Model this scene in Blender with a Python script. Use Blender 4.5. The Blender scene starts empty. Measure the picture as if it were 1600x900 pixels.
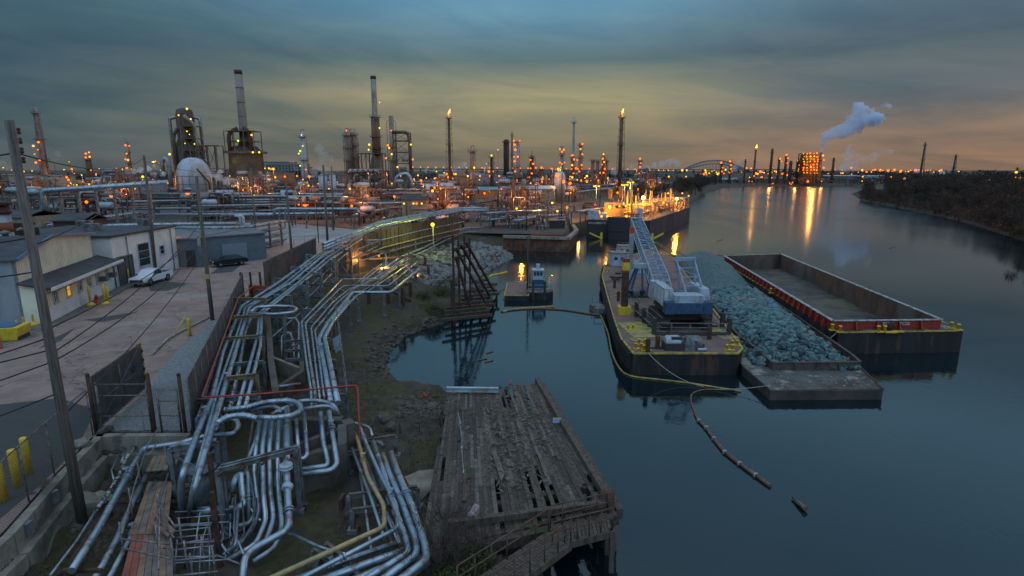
import bpy, bmesh, math, random
import numpy as np
from mathutils import Vector, Matrix, noise
random.seed(7)
R = math.radians
SC = bpy.context.scene
COL = SC.collection
F_PX = 880.0; TH = math.atan(180/880.0); SN, CS = math.sin(TH), math.cos(TH); CAM_Z = 16.0
def ray(px, py):
    dx = (px-800)/F_PX; dy = (450-py)/F_PX
    return Vector((dx, CS+dy*SN, -SN+dy*CS))
def P(px, py, z=0.0):
    d = ray(px, py); t = (z-CAM_Z)/d.z
    return Vector((d.x*t, d.y*t, z))
def PD(px, py, Y):
    d = ray(px, py); t = Y/d.y
    return Vector((d.x*t, Y, CAM_Z+d.z*t))
def ptop(base, py):
    """height of something standing at base whose top shows at row py"""
    d = ray(800, py); return CAM_Z+d.z/d.y*base.y

# ---------- materials
MATS = {}
def mat(name, col, rough=.7, metal=0.0, col2=None, scale=3.0, bump=0.0, bscale=None, detail=5, lo=.4, hi=.62, col3=None, s3=.6, stretch=None, emis=None, estr=0.0, spec=.5, cracks=0):
    if name in MATS: return MATS[name]
    m = bpy.data.materials.new(name); m.use_nodes = True; nt = m.node_tree; N = nt.nodes; L = nt.links
    b = N['Principled BSDF']; b.inputs['Base Color'].default_value = (*col, 1); b.inputs['Roughness'].default_value = rough
    b.inputs['Metallic'].default_value = metal; b.inputs['Specular IOR Level'].default_value = spec
    if emis: b.inputs['Emission Color'].default_value = (*emis, 1); b.inputs['Emission Strength'].default_value = estr
    tc = N.new('ShaderNodeTexCoord'); mp = N.new('ShaderNodeMapping'); L.new(tc.outputs['Object'], mp.inputs[0])
    if stretch: mp.inputs['Scale'].default_value = stretch
    out = None
    if col2:
        n = N.new('ShaderNodeTexNoise'); n.inputs['Scale'].default_value = scale; n.inputs['Detail'].default_value = detail
        n.inputs['Roughness'].default_value = .65; L.new(mp.outputs[0], n.inputs[0])
        r = N.new('ShaderNodeValToRGB'); r.color_ramp.elements[0].position = lo; r.color_ramp.elements[1].position = hi
        r.color_ramp.elements[0].color = (*col, 1); r.color_ramp.elements[1].color = (*col2, 1)
        L.new(n.outputs[0], r.inputs[0]); out = r.outputs[0]
        if col3:
            n3 = N.new('ShaderNodeTexNoise'); n3.inputs['Scale'].default_value = s3; n3.inputs['Detail'].default_value = 6; L.new(mp.outputs[0], n3.inputs[0])
            r3 = N.new('ShaderNodeValToRGB'); r3.color_ramp.elements[0].position = .56; r3.color_ramp.elements[1].position = .64
            r3.color_ramp.elements[0].color = (0, 0, 0, 1); r3.color_ramp.elements[1].color = (1, 1, 1, 1); L.new(n3.outputs[0], r3.inputs[0])
            mx = N.new('ShaderNodeMix'); mx.data_type = 'RGBA'; L.new(r3.outputs[0], mx.inputs[0]); L.new(out, mx.inputs[6]); mx.inputs[7].default_value = (*col3, 1); out = mx.outputs[2]
        if cracks:
            vo = N.new('ShaderNodeTexVoronoi'); vo.feature = 'DISTANCE_TO_EDGE'; vo.inputs['Scale'].default_value = cracks
            nd = N.new('ShaderNodeTexNoise'); nd.inputs['Scale'].default_value = cracks*4; nd.inputs['Detail'].default_value = 5; L.new(mp.outputs[0], nd.inputs[0])
            mv = N.new('ShaderNodeMix'); mv.data_type = 'RGBA'; mv.blend_type = 'LINEAR_LIGHT'; mv.inputs[0].default_value = .9; L.new(mp.outputs[0], mv.inputs[6]); L.new(nd.outputs[1], mv.inputs[7]); L.new(mv.outputs[2], vo.inputs[0])
            rc = N.new('ShaderNodeValToRGB'); rc.color_ramp.elements[0].color = (.25, .22, .2, 1); rc.color_ramp.elements[1].color = (1, 1, 1, 1); rc.color_ramp.elements[1].position = .022*cracks+.006; L.new(vo.outputs[0], rc.inputs[0])
            mc = N.new('ShaderNodeMix'); mc.data_type = 'RGBA'; mc.blend_type = 'MULTIPLY'; mc.inputs[0].default_value = 1; L.new(out, mc.inputs[6]); L.new(rc.outputs[0], mc.inputs[7]); out = mc.outputs[2]
        L.new(out, b.inputs['Base Color'])
        mr = N.new('ShaderNodeMapRange'); mr.inputs[3].default_value = max(.03, rough-.12); mr.inputs[4].default_value = min(1, rough+.15)
        L.new(n.outputs[0], mr.inputs[0]); L.new(mr.outputs[0], b.inputs['Roughness'])
    if bump:
        nb = N.new('ShaderNodeTexNoise'); nb.inputs['Scale'].default_value = bscale or scale*3; nb.inputs['Detail'].default_value = 5; L.new(mp.outputs[0], nb.inputs[0])
        bp = N.new('ShaderNodeBump'); bp.inputs['Strength'].default_value = bump; bp.inputs['Distance'].default_value = .1; L.new(nb.outputs[0], bp.inputs['Height']); L.new(bp.outputs[0], b.inputs['Normal'])
    MATS[name] = m
    return m
def vary(m, lo=.6, hi=1.35):
    nt = m.node_tree; b = nt.nodes['Principled BSDF']; l = b.inputs['Base Color'].links[0]; src = l.from_socket; oi = nt.nodes.new('ShaderNodeObjectInfo'); mr = nt.nodes.new('ShaderNodeMapRange'); mr.inputs[3].default_value = lo; mr.inputs[4].default_value = hi
    nt.links.new(oi.outputs['Random'], mr.inputs[0]); mx = nt.nodes.new('ShaderNodeMix'); mx.data_type = 'RGBA'; mx.blend_type = 'MULTIPLY'; mx.inputs[0].default_value = 1; nt.links.new(src, mx.inputs[6]); nt.links.new(mr.outputs[0], mx.inputs[7]); nt.links.new(mx.outputs[2], b.inputs['Base Color']); return m
def emit(name, col, s):
    if name in MATS: return MATS[name]
    m = bpy.data.materials.new(name); m.use_nodes = True; nt = m.node_tree
    nt.nodes.remove(nt.nodes['Principled BSDF']); e = nt.nodes.new('ShaderNodeEmission'); e.inputs[0].default_value = (*col, 1); e.inputs[1].default_value = s
    nt.links.new(e.outputs[0], nt.nodes['Material Output'].inputs[0])
    m.cycles.emission_sampling = 'NONE'
    MATS[name] = m
    return m

RUSTC = (.09, .035, .02)
PIPE = mat('weathered aluminium cladding', (.35, .41, .48), .30, .75, (.25, .30, .35), 1.1, .12, 6, col3=(.20, .18, .175), s3=2.2)
PIPE_B = mat('dull galvanised pipe', (.30, .34, .39), .42, .6, (.18, .20, .23), 2.2, .15, 7, col3=(.14, .08, .055), s3=1.1)
PIPE_D = mat('dark old pipe', (.14, .15, .16), .55, .3, (.07, .06, .055), 2.5, .2, 7)
PIPE_Y = mat('yellowed pipe', (.45, .31, .14), .5, .2, (.28, .2, .12), 2.5, .1)
RUST = mat('rusted steel', (.10, .045, .028), .85, .1, (.035, .02, .016), 2.5, .4, 9)
RUSTR = mat('red brown primer steel', (.20, .04, .03), .7, .1, (.09, .03, .025), 3, .2)
STEEL = mat('grey painted steel', (.19, .21, .23), .6, .3, (.09, .09, .095), 2, .15, 7, col3=(.10, .05, .035), s3=1.3)
DARK = mat('blackened steel', (.035, .035, .038), .7, .2, (.06, .045, .04), 2, .2)
FRAME = mat('dark plant steel', (.15, .13, .125), .75, .1, (.07, .055, .048), .6, 0)
TOWER = mat('weathered tower shell', (.31, .26, .225), .65, .1, (.16, .12, .095), .35, 0, col3=(.09, .055, .04), s3=.12, stretch=(1, 1, .35))
TOWER_D = mat('sooty tower shell', (.115, .09, .07), .7, .2, (.05, .035, .028), .4, 0, stretch=(1, 1, .3))
TOWER_B = mat('black stack paint', (.02, .018, .02), .6, .1, (.035, .03, .03), .4, 0)
TANKW = mat('pale tank paint', (.38, .44, .53), .5, .1, (.28, .32, .39), .3, 0, col3=(.30, .28, .26), s3=.15, stretch=(1, 1, .2))
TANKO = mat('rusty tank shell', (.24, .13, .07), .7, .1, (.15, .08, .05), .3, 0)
WHITE = mat('white painted metal', (.40, .48, .58), .45, .1, (.28, .33, .39), 2, .05, col3=(.3, .25, .22), s3=1.5)
WOODG = mat('grey weathered wood', (.115, .083, .066), .9, 0, (.05, .036, .028), 5, .4, 12, stretch=(1, 1, .12))
POLE = mat('weathered pole timber', (.17, .14, .125), .9, 0, (.075, .06, .052), 4, .5, 10, stretch=(3, 3, .15))
WOODB = mat('brown scaffold boards', (.28, .16, .10), .8, 0, (.16, .09, .06), 2, .2, 8)
WOODR = mat('reddish scaffold boards', (.30, .085, .05), .8, 0, (.2, .06, .04), 2, .2, 8)
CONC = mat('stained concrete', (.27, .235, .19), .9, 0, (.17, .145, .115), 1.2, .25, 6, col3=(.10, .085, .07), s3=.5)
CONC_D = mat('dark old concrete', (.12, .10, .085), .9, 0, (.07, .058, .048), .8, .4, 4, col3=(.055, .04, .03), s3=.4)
YEL = mat('yellow safety paint', (.70, .48, .03), .5, 0, (.52, .34, .03), 4, .05)
RED = mat('red paint', (.35, .03, .02), .5, 0, (.2, .025, .02), 3, .05)
REDH = mat('hydrant red', (.5, .04, .03), .5)
BLUE = mat('blue crane paint', (.03, .09, .19), .45, .1, (.02, .05, .1), 3, .05)
GLASS = mat('dark glass', (.02, .03, .04), .08, 0, spec=.8)
RUBBER = mat('black rubber', (.02, .02, .02), .8)
MESHF = mat('fence mesh cloth', (.075, .075, .075), .9, 0, (.045, .04, .04), 1.2)
ROPE = mat('pale rope', (.32, .29, .25), .9)
WIRE = mat('black cable', (.012, .012, .012), .7)
TWIG = mat('bare twigs', (.055, .034, .027), .9, 0, (.03, .02, .017), .15)
TWIG2 = mat('olive brown foliage', (.06, .05, .018), .9, 0, (.04, .028, .014), .2)
TWIG3 = mat('reddish brown twigs', (.075, .035, .025), .9, 0, (.04, .024, .018), .15)
for _m in (TWIG, TWIG2, TWIG3): vary(_m, .7, 1.3)
BARK = mat('dark bark', (.05, .04, .033), .9, 0, (.03, .025, .02), 3)
GREEN = mat('dull green leaves', (.07, .085, .025), .85, 0, (.05, .05, .02), 1)
L_OR = emit('sodium lamp glow', (1.0, .135, .003), 3.4)
L_YE = emit('yellow lamp glow', (1.0, .36, .012), 2.8)
L_GR = emit('greenish lamp glow', (.95, .80, .04), 1.7)
L_WH = emit('warm white lamp glow', (1.0, .55, .12), 9)
L_RD = emit('red beacon glow', (1.0, .03, .01), 2.2)
L_FL = emit('gas flame', (1.0, .38, .04), 4.5)

# ---------- mesh builder
class MB:
    def __init__(s): s.v = []; s.f = []; s.sm = []
    def add(s, vs, fs, smooth=False):
        o = len(s.v); s.v.extend([tuple(v) for v in vs]); s.f.extend([tuple(i+o for i in f) for f in fs]); s.sm.extend([smooth]*len(fs)); return s
    def box(s, c, size, rz=0.0, taper=1.0):
        cx, cy, cz = c; a, b, h = size[0]/2, size[1]/2, size[2]/2; cr, sr = math.cos(rz), math.sin(rz); vs = []
        for z, k in ((-h, 1), (h, taper)):
            for x, y in ((-a, -b), (a, -b), (a, b), (-a, b)):
                x *= k; y *= k; vs.append((cx+x*cr-y*sr, cy+x*sr+y*cr, cz+z))
        return s.add(vs, [(3, 2, 1, 0), (4, 5, 6, 7), (0, 1, 5, 4), (1, 2, 6, 5), (2, 3, 7, 6), (3, 0, 4, 7)])
    def beam(s, p, q, w, h=None, w2=None):
        p, q = Vector(p), Vector(q); h = h or w; d = q-p
        if d.length < 1e-6: return s
        d.normalize(); up = Vector((0, 0, 1)) if abs(d.z) < .95 else Vector((0, 1, 0))
        x = d.cross(up).normalized(); y = x.cross(d).normalized(); vs = []
        for c, k in ((p, 1), (q, (w2/w) if w2 else 1)):
            for a, b in ((-1, -1), (1, -1), (1, 1), (-1, 1)): vs.append(c+x*a*w/2*k+y*b*h/2*k)
        return s.add(vs, [(0, 1, 2, 3), (7, 6, 5, 4), (4, 5, 1, 0), (5, 6, 2, 1), (6, 7, 3, 2), (7, 4, 0, 3)])
    def tube(s, pts, r, seg=8, bend=None, r2=None, cap=True):
        pts = [Vector(p) for p in pts]
        if bend and len(pts) > 2:
            out = [pts[0]]
            for i in range(1, len(pts)-1):
                a, b, c = pts[i-1], pts[i], pts[i+1]; u = a-b; w = c-b
                k = min(bend, u.length*.48, w.length*.48)
                if u.length < 1e-4 or w.length < 1e-4 or u.angle(w) > math.pi-.06: out.append(b); continue
                s0 = b+u.normalized()*k; s1 = b+w.normalized()*k
                for t in (0, .25, .5, .75, 1): out.append(s0*(1-t)**2+b*2*t*(1-t)+s1*t*t)
            out.append(pts[-1]); pts = out
        n = len(pts); vs = []; fs = []; x = None
        for i, p in enumerate(pts):
            d = ((pts[min(i+1, n-1)]-p).normalized()+(p-pts[max(i-1, 0)]).normalized())
            if d.length < 1e-6: d = Vector((0, 0, 1))
            d.normalize()
            if x is None:
                up = Vector((0, 0, 1)) if abs(d.z) < .9 else Vector((0, 1, 0)); x = d.cross(up).normalized()
            x = (x-d*x.dot(d)).normalized(); y = d.cross(x)
            rr = r if r2 is None else r+(r2-r)*i/(n-1)
            for k in range(seg):
                a = 2*math.pi*k/seg; vs.append(p+x*math.cos(a)*rr+y*math.sin(a)*rr)
        for i in range(n-1):
            for k in range(seg):
                k2 = (k+1) % seg; fs.append((i*seg+k, i*seg+k2, (i+1)*seg+k2, (i+1)*seg+k))
        s.add(vs, fs, True)
        if cap:
            o = len(s.v)-len(vs)
            s.f.append(tuple(o+k for k in range(seg))[::-1]); s.sm.append(False)
            s.f.append(tuple(o+(n-1)*seg+k for k in range(seg))); s.sm.append(False)
        return s
    def lathe(s, c, prof, seg=16, axis='z', smooth=True):
        c = Vector(c); vs = []; fs = []
        for r, h in prof:
            for k in range(seg):
                a = 2*math.pi*k/seg; u, w = r*math.cos(a), r*math.sin(a)
                vs.append(c+(Vector((u, w, h)) if axis == 'z' else Vector((h, u, w)) if axis == 'x' else Vector((w, h, u))))
        n = len(prof)
        for i in range(n-1):
            for k in range(seg):
                k2 = (k+1) % seg; fs.append((i*seg+k, i*seg+k2, (i+1)*seg+k2, (i+1)*seg+k))
        s.add(vs, fs, smooth); o = len(s.v)-len(vs)
        s.f.append(tuple(o+k for k in range(seg))[::-1]); s.sm.append(False)
        s.f.append(tuple(o+(n-1)*seg+k for k in range(seg))); s.sm.append(False)
        return s
    def prism(s, poly, z0, z1):
        n = len(poly); vs = [(p[0], p[1], z0) for p in poly]+[(p[0], p[1], z1) for p in poly]
        fs = [tuple(range(n))[::-1], tuple(range(n, 2*n))]+[(i, (i+1) % n, n+(i+1) % n, n+i) for i in range(n)]
        return s.add(vs, fs)
    def slab(s, tops, th, dirv=(0, 0, -1)):
        """solid sheet: polygon of 3D points extruded along dirv*th"""
        n = len(tops); d = Vector(dirv)*th; vs = [Vector(t) for t in tops]; vs += [v+d for v in vs]
        fs = [tuple(range(n)), tuple(range(n, 2*n))[::-1]]+[(i, n+i, n+(i+1) % n, (i+1) % n) for i in range(n)]
        return s.add(vs, fs)
    def quad(s, a, b, c, d): return s.add([a, b, c, d], [(0, 1, 2, 3)])
    def ball(s, c, r, seg=10, rings=6, sz=1.0):
        return s.lathe(c, [(max(.001, r*math.sin(math.pi*i/rings)), -r*sz*math.cos(math.pi*i/rings)) for i in range(rings+1)], seg)
    def rock(s, c, r, seed, flat=.75, sub=1):
        bm = bmesh.new(); bmesh.ops.create_icosphere(bm, subdivisions=sub, radius=1)
        rnd = random.Random(seed); ax = (rnd.uniform(.7, 1.25), rnd.uniform(.7, 1.25), flat*rnd.uniform(.8, 1.2)); q = Matrix.Rotation(rnd.uniform(0, 6), 3, 'Z') @ Matrix.Rotation(rnd.uniform(-.5, .5), 3, 'X')
        bm.verts.ensure_lookup_table(); vs = []
        for v in bm.verts:
            k = 1+rnd.uniform(-.34, .26); w = Vector((v.co.x*ax[0], v.co.y*ax[1], v.co.z*ax[2]))*k
            m = max(abs(w.x), abs(w.y), abs(w.z)); w = w.lerp(w/m*.8 if m > 0 else w, .35); vs.append(Vector(c)+(q@w)*r)
        fs = [tuple(v.index for v in f.verts) for f in bm.faces]; bm.free()
        return s.add(vs, fs)
    def build(s, name, m, parent=None, smooth=None):
        off = Vector(parent['_w']) if parent is not None and '_w' in parent else Vector((0, 0, 0))
        if parent is None:   # give single-mesh things an origin at their base
            a = np.array(s.v) if s.v else np.zeros((1, 3)); off = Vector(((a[:, 0].min()+a[:, 0].max())/2, (a[:, 1].min()+a[:, 1].max())/2, a[:, 2].min()))
        me = bpy.data.meshes.new(name); me.from_pydata([(v[0]-off.x, v[1]-off.y, v[2]-off.z) for v in s.v], [], s.f)
        me.polygons.foreach_set('use_smooth', s.sm); me.materials.append(m); me.update()
        o = bpy.data.objects.new(name, me); COL.objects.link(o)
        if parent is not None: o.parent = parent; o['_w'] = tuple(off)
        else: o.location = off
        return o
def tag(o, label=None, cat=None, group=None, kind=None):
    if label: o['label'] = label
    if cat: o['category'] = cat
    if group: o['group'] = group
    if kind: o['kind'] = kind
    return o
def thing(name, label, cat, loc=(0, 0, 0), group=None, rz=0.0):
    o = bpy.data.objects.new(name, None); o.empty_display_size = .5; COL.objects.link(o); o.location = loc; o['_w'] = tuple(loc); o.rotation_euler.z = rz
    return tag(o, label, cat, group)
def copy_tree(o, loc=None, rz=None, sc=None, parent=None, label=None):
    c = o.copy(); COL.objects.link(c)
    if parent is not None: c.parent = parent
    if loc is not None: c.location = loc
    if rz is not None: c.rotation_euler.z = rz
    if sc is not None: c.scale = sc if hasattr(sc, '__len__') else (sc, sc, sc)
    if label: c['label'] = label
    for ch in list(o.children): copy_tree(ch, parent=c)
    return c
LIGHTS = []; LK = 2.2
def lamp_light(loc, col, power, r=.25):
    l = bpy.data.lights.new('lamp_light', 'POINT'); l.color = col; l.energy = power*LK; l.shadow_soft_size = r
    o = bpy.data.objects.new('lamp_light', l); COL.objects.link(o); o.location = loc; LIGHTS.append(o); return o
OR = (1.0, .42, .08); YE = (1.0, .75, .18); GR = (.8, 1.0, .15)
# ---------- camera
cam = bpy.data.cameras.new('camera'); co = bpy.data.objects.new('camera', cam); COL.objects.link(co)
co.location = (0, 0, CAM_Z); co.rotation_euler = (math.pi/2-TH, 0, 0); cam.sensor_width = 36; cam.lens = F_PX/1600*36; cam.clip_start = .1; cam.clip_end = 20000
SC.camera = co
SC.view_settings.view_transform = 'Standard'; SC.view_settings.look = 'None'; SC.view_settings.gamma = 1; SC.view_settings.exposure = 0.0; SC.view_settings.use_curve_mapping = False
SC.cycles.use_denoising = True; SC.cycles.max_bounces = 6; SC.cycles.diffuse_bounces = 2; SC.cycles.glossy_bounces = 3; SC.cycles.transparent_max_bounces = 8; SC.cycles.volume_bounces = 7
SC.cycles.sample_clamp_indirect = 2.5; SC.cycles.use_light_tree = True; SC.cycles.volume_step_rate = 2; SC.cycles.volume_max_steps = 64
try: SC.cycles.denoising_prefilter = 'ACCURATE'
except Exception: pass
SC.cycles.use_adaptive_sampling = True; SC.cycles.adaptive_threshold = .02
# ---------- sky
w = bpy.data.worlds.new('World'); SC.world = w; w.use_nodes = True; nt = w.node_tree; N = nt.nodes; L = nt.links
bg = N['Background']; bg.inputs[1].default_value = 1.0
def vm(op, a, b=None):
    n = N.new('ShaderNodeMath'); n.operation = op
    for i, q in enumerate((a, b)):
        if q is None: continue
        if isinstance(q, (int, float)): n.inputs[i].default_value = q
        else: L.new(q, n.inputs[i])
    return n.outputs[0]
def mixc(f, a, b, mode='MIX'):
    n = N.new('ShaderNodeMix'); n.data_type = 'RGBA'; n.blend_type = mode
    for i, q in ((0, f), (6, a), (7, b)):
        if isinstance(q, (int, float)): n.inputs[i].default_value = q
        elif isinstance(q, tuple): n.inputs[i].default_value = (*q, 1)
        else: L.new(q, n.inputs[i])
    return n.outputs[2]
def ramp(x, stops, interp='LINEAR'):
    r = N.new('ShaderNodeValToRGB'); cr = r.color_ramp; cr.interpolation = interp
    while len(cr.elements) < len(stops): cr.elements.new(.5)
    for e, (p, c) in zip(cr.elements, stops): e.position = p; e.color = (*c, 1) if hasattr(c, '__len__') else (c, c, c, 1)
    if x is not None: L.new(x, r.inputs[0])
    return r.outputs[0]
tc = N.new('ShaderNodeTexCoord'); sx = N.new('ShaderNodeSeparateXYZ'); L.new(tc.outputs['Generated'], sx.inputs[0])
X, Y, Z = sx.outputs
SUN_EL, SUN_AZ = 5.0, 62.0    # low sun placed far to the right, out of view, for warm side light
sky = N.new('ShaderNodeTexSky'); sky.sky_type = 'NISHITA'; sky.sun_disc = False; sky.sun_elevation = R(SUN_EL); sky.sun_rotation = R(SUN_AZ); sky.air_density = 1.3; sky.dust_density = 3
def SR(*c): return tuple(((v/255+.055)/1.055)**2.4 for v in c)
def vramp(st): return ramp(Z, [(p, SR(*c)) for p, c in st]+[(.34, SR(116, 160, 190)), (.55, SR(116, 156, 184)), (.68, SR(150, 180, 202)), (.85, (.46, .58, .74)), (1.0, (.60, .74, .93))])
az = vm('ARCTAN2', X, Y)
gl = vramp([(0, (90, 92, 92)), (.03, (82, 94, 98)), (.08, (78, 96, 100)), (.12, (70, 92, 102)), (.18, (66, 92, 106)), (.26, (70, 102, 120))])
gc = vramp([(0, (122, 108, 94)), (.03, (118, 110, 94)), (.08, (138, 131, 108)), (.125, (160, 152, 120)), (.18, (98, 118, 120)), (.26, (104, 150, 176))])
gr = vramp([(0, (138, 110, 92)), (.03, (140, 115, 97)), (.07, (126, 113, 104)), (.12, (100, 110, 116)), (.18, (80, 98, 110)), (.26, (82, 112, 134))])
wl = ramp(vm('ADD', vm('MULTIPLY', az, .6), .5), [(.06, 0), (.5, 1)], 'EASE'); wr_ = ramp(vm('ADD', vm('MULTIPLY', az, .6), .5), [(.56, 0), (.84, 1)], 'EASE')
mpz = vm('MAXIMUM', Z, .015)
cx = N.new('ShaderNodeCombineXYZ'); den = vm('ADD', mpz, .10)
L.new(vm('MULTIPLY', vm('DIVIDE', X, den), .55), cx.inputs[0]); L.new(vm('DIVIDE', Y, den), cx.inputs[1])
n1 = N.new('ShaderNodeTexNoise'); n1.inputs['Scale'].default_value = .85; n1.inputs['Detail'].default_value = 7; n1.inputs['Roughness'].default_value = .52; n1.inputs['Distortion'].default_value = .6; L.new(cx.outputs[0], n1.inputs[0])
cl = ramp(n1.outputs[0], [(.34, 0), (.66, 1)])
# long lens-like streaks close to the horizon
cx2 = N.new('ShaderNodeCombineXYZ'); L.new(vm('MULTIPLY', az, 2.2), cx2.inputs[0]); L.new(vm('ADD', vm('MULTIPLY', Z, 12.0), vm('MULTIPLY', az, 1.3)), cx2.inputs[1])
n2 = N.new('ShaderNodeTexNoise'); n2.inputs['Scale'].default_value = 1.5; n2.inputs['Detail'].default_value = 8; n2.inputs['Roughness'].default_value = .6; n2.inputs['Distortion'].default_value = 1.1; L.new(cx2.outputs[0], n2.inputs[0])
st = ramp(n2.outputs[0], [(.38, 0), (.64, 1)])
base = mixc(wr_, mixc(wl, gl, gc), gr)
warmer = mixc(1.0, base, (1.16, 1.11, 1.04), 'MULTIPLY'); cooler = mixc(1.0, base, (.82, .89, .95), 'MULTIPLY')
low = ramp(Z, [(0, 1.0), (.12, .8), (.3, .35), (1, .2)])
c1 = mixc(cl, warmer, cooler); c2 = mixc(1.0, c1, mixc(low, (1, 1, 1), ramp(n2.outputs[0], [(.38, (1.14, 1.10, 1.06)), (.50, (1.0, 1.0, 1.0)), (.62, (.78, .87, .94))])), 'MULTIPLY')
nis = mixc(1.0, sky.outputs[0], (.0012, .0012, .0012), 'MULTIPLY')
backs = ramp(vm('ADD', vm('MULTIPLY', Y, -.5), .5), [(.5, (1, 1, 1)), (.7, (1.9, 1.9, 1.9)), (1, (2.7, 2.6, 2.5))])
L.new(mixc(1.0, mixc(1.0, c2, backs, 'MULTIPLY'), nis, 'ADD'), bg.inputs[0])
sun = bpy.data.lights.new('sun', 'SUN'); sun.energy = .22; sun.angle = R(16); sun.color = (1, .58, .44)
so = bpy.data.objects.new('sun', sun); COL.objects.link(so); so.rotation_euler = (R(90-10), 0, R(180-SUN_AZ))
so.location = (0, 0, 60)

# ---------- terrain height
river = [(6, -60), (5, 0), (3.2, 14), (1.2, 19), (1.8, 23), (1.2, 29), (.2, 33.4), (-2, 35)]
river += [tuple(P(x, y, 0)[:2]) for x, y in [(690, 606), (640, 608), (616, 596), (603, 572), (612, 545), (640, 522), (690, 507), (730, 492), (752, 470), (752, 445), (742, 434), (770, 417), (797, 404), (797, 398)]]
river += [(-1.6, 118.2), (11.2, 114.6), (14.8, 130.0), (15.5, 143), (42, 197), (66, 245), (90, 290)]
river += [tuple(P(x, y, 0)[:2]) for x, y in [(1088, 312), (1092, 303), (1130, 293), (1200, 291), (1330, 291), (1352, 296), (1328, 303), (1345, 314), (1400, 325), (1460, 337), (1510, 349), (1550, 362), (1600, 378)]]
river += [(124, 100), (140, 40), (150, -60)]
high = [(-16.5, -60), (-16.9, 8), (-18.6, 18.3), (-20.0, 22.6), (-21.0, 26.4), (-16.3, 26.6), (-27.3, 57), (-28.6, 66), (-30.6, 90), (-29, 112), (-14, 124), (-2, 124), (11, 121), (14, 135), (14.8, 143.5), (41, 198), (65, 246), (89, 292), (150, 380), (200, 500), (240, 640), (245, 720), (1e4, 1.2e3), (1e4, 2e4), (-2e4, 2e4), (-2e4, -60)]
def inside(x, y, poly):
    r = np.zeros(x.shape, bool); n = len(poly)
    for i in range(n):
        x1, y1 = poly[i]; x2, y2 = poly[(i+1) % n]
        if y1 == y2: continue
        c = ((y1 > y) != (y2 > y)) & (x < (x2-x1)*(y-y1)/(y2-y1)+x1); r ^= c
    return r
def pdist(x, y, poly, closed=True):
    d = np.full(x.shape, 1e9); n = len(poly)
    for i in range(n if closed else n-1):
        x1, y1 = poly[i]; x2, y2 = poly[(i+1) % n]; dx, dy = x2-x1, y2-y1; l = dx*dx+dy*dy
        t = np.clip(((x-x1)*dx+(y-y1)*dy)/max(l, 1e-9), 0, 1); d = np.minimum(d, np.hypot(x-x1-t*dx, y-y1-t*dy))
    return d
def sms(a, b, t): t = np.clip((t-a)/(b-a), 0, 1); return t*t*(3-2*t)
def vnoise(x, y, s, seed=0):
    return np.array([noise.noise(Vector((a*s, b*s, seed))) for a, b in zip(x.ravel(), y.ravel())]).reshape(x.shape)
def hfun(x, y):
    x = np.asarray(x, float); y = np.asarray(y, float)
    d = pdist(x, y, river); d = np.where(inside(x, y, river), -d, d)
    hd = pdist(x, y, high); hd = np.where(inside(x, y, high), hd, -hd)
    t = 1.25+.35*sms(60, 110, y)
    rip = sms(50, 62, y)*(1-sms(110, 118, y))*(x > -25)*(x < 10)
    t = t+1.0*rip*sms(2, 8, d)
    rb = (x > 60) & (x > 60+.2*y*0); rb = rb & (x > 118-2000*(y < 130)*0) & ~inside(x, y, high)
    t = np.where(rb, 1.6+2.2*sms(5, 60, d), t)
    t = t+(2.92-t)*sms(-.55, -.05, hd)
    bankw = np.where(y > 110, np.where(hd > -3, 1.5, 6), 2.2)
    h = np.where(d > 0, t*sms(0, 1, (d/bankw)*.9+.08), -.15-np.minimum(-d, 3)*.6)
    # far hills
    h = h+sms(1500, 3500, np.hypot(x, y))*24
    return h, d, hd
print('terrain')
NX, NY = 330, 400
u = np.linspace(-1, 1, NX); gx = 12*np.sinh(u*6.9)-6; vv = np.linspace(0, 1, NY); gy = 13*np.sinh(vv*7.1-.8)+13
GX, GY = np.meshgrid(gx, gy); H, D, HD = hfun(GX, GY)
amp = np.clip(.09-.09*sms(-.8, -.2, HD)*1.0, 0, 1)+.38*(1-sms(0, 3, np.abs(D-1)))*(GY < 112)
nz = vnoise(GX, GY, .9)+.5*vnoise(GX, GY, 2.3, 5)
H = H+nz*np.where(D > 0, amp, 0)*(np.hypot(GX, GY) < 400)
verts = np.stack([GX.ravel(), GY.ravel(), H.ravel()], 1)
idx = np.arange(NX*NY).reshape(NY, NX); fc = np.stack([idx[:-1, :-1].ravel(), idx[:-1, 1:].ravel(), idx[1:, 1:].ravel(), idx[1:, :-1].ravel()], 1)
def hz(x, y): return float(hfun(np.array([x]), np.array([y]))[0][0])
gm = bpy.data.materials.new('mud grass and gravel ground'); gm.use_nodes = True
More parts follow.
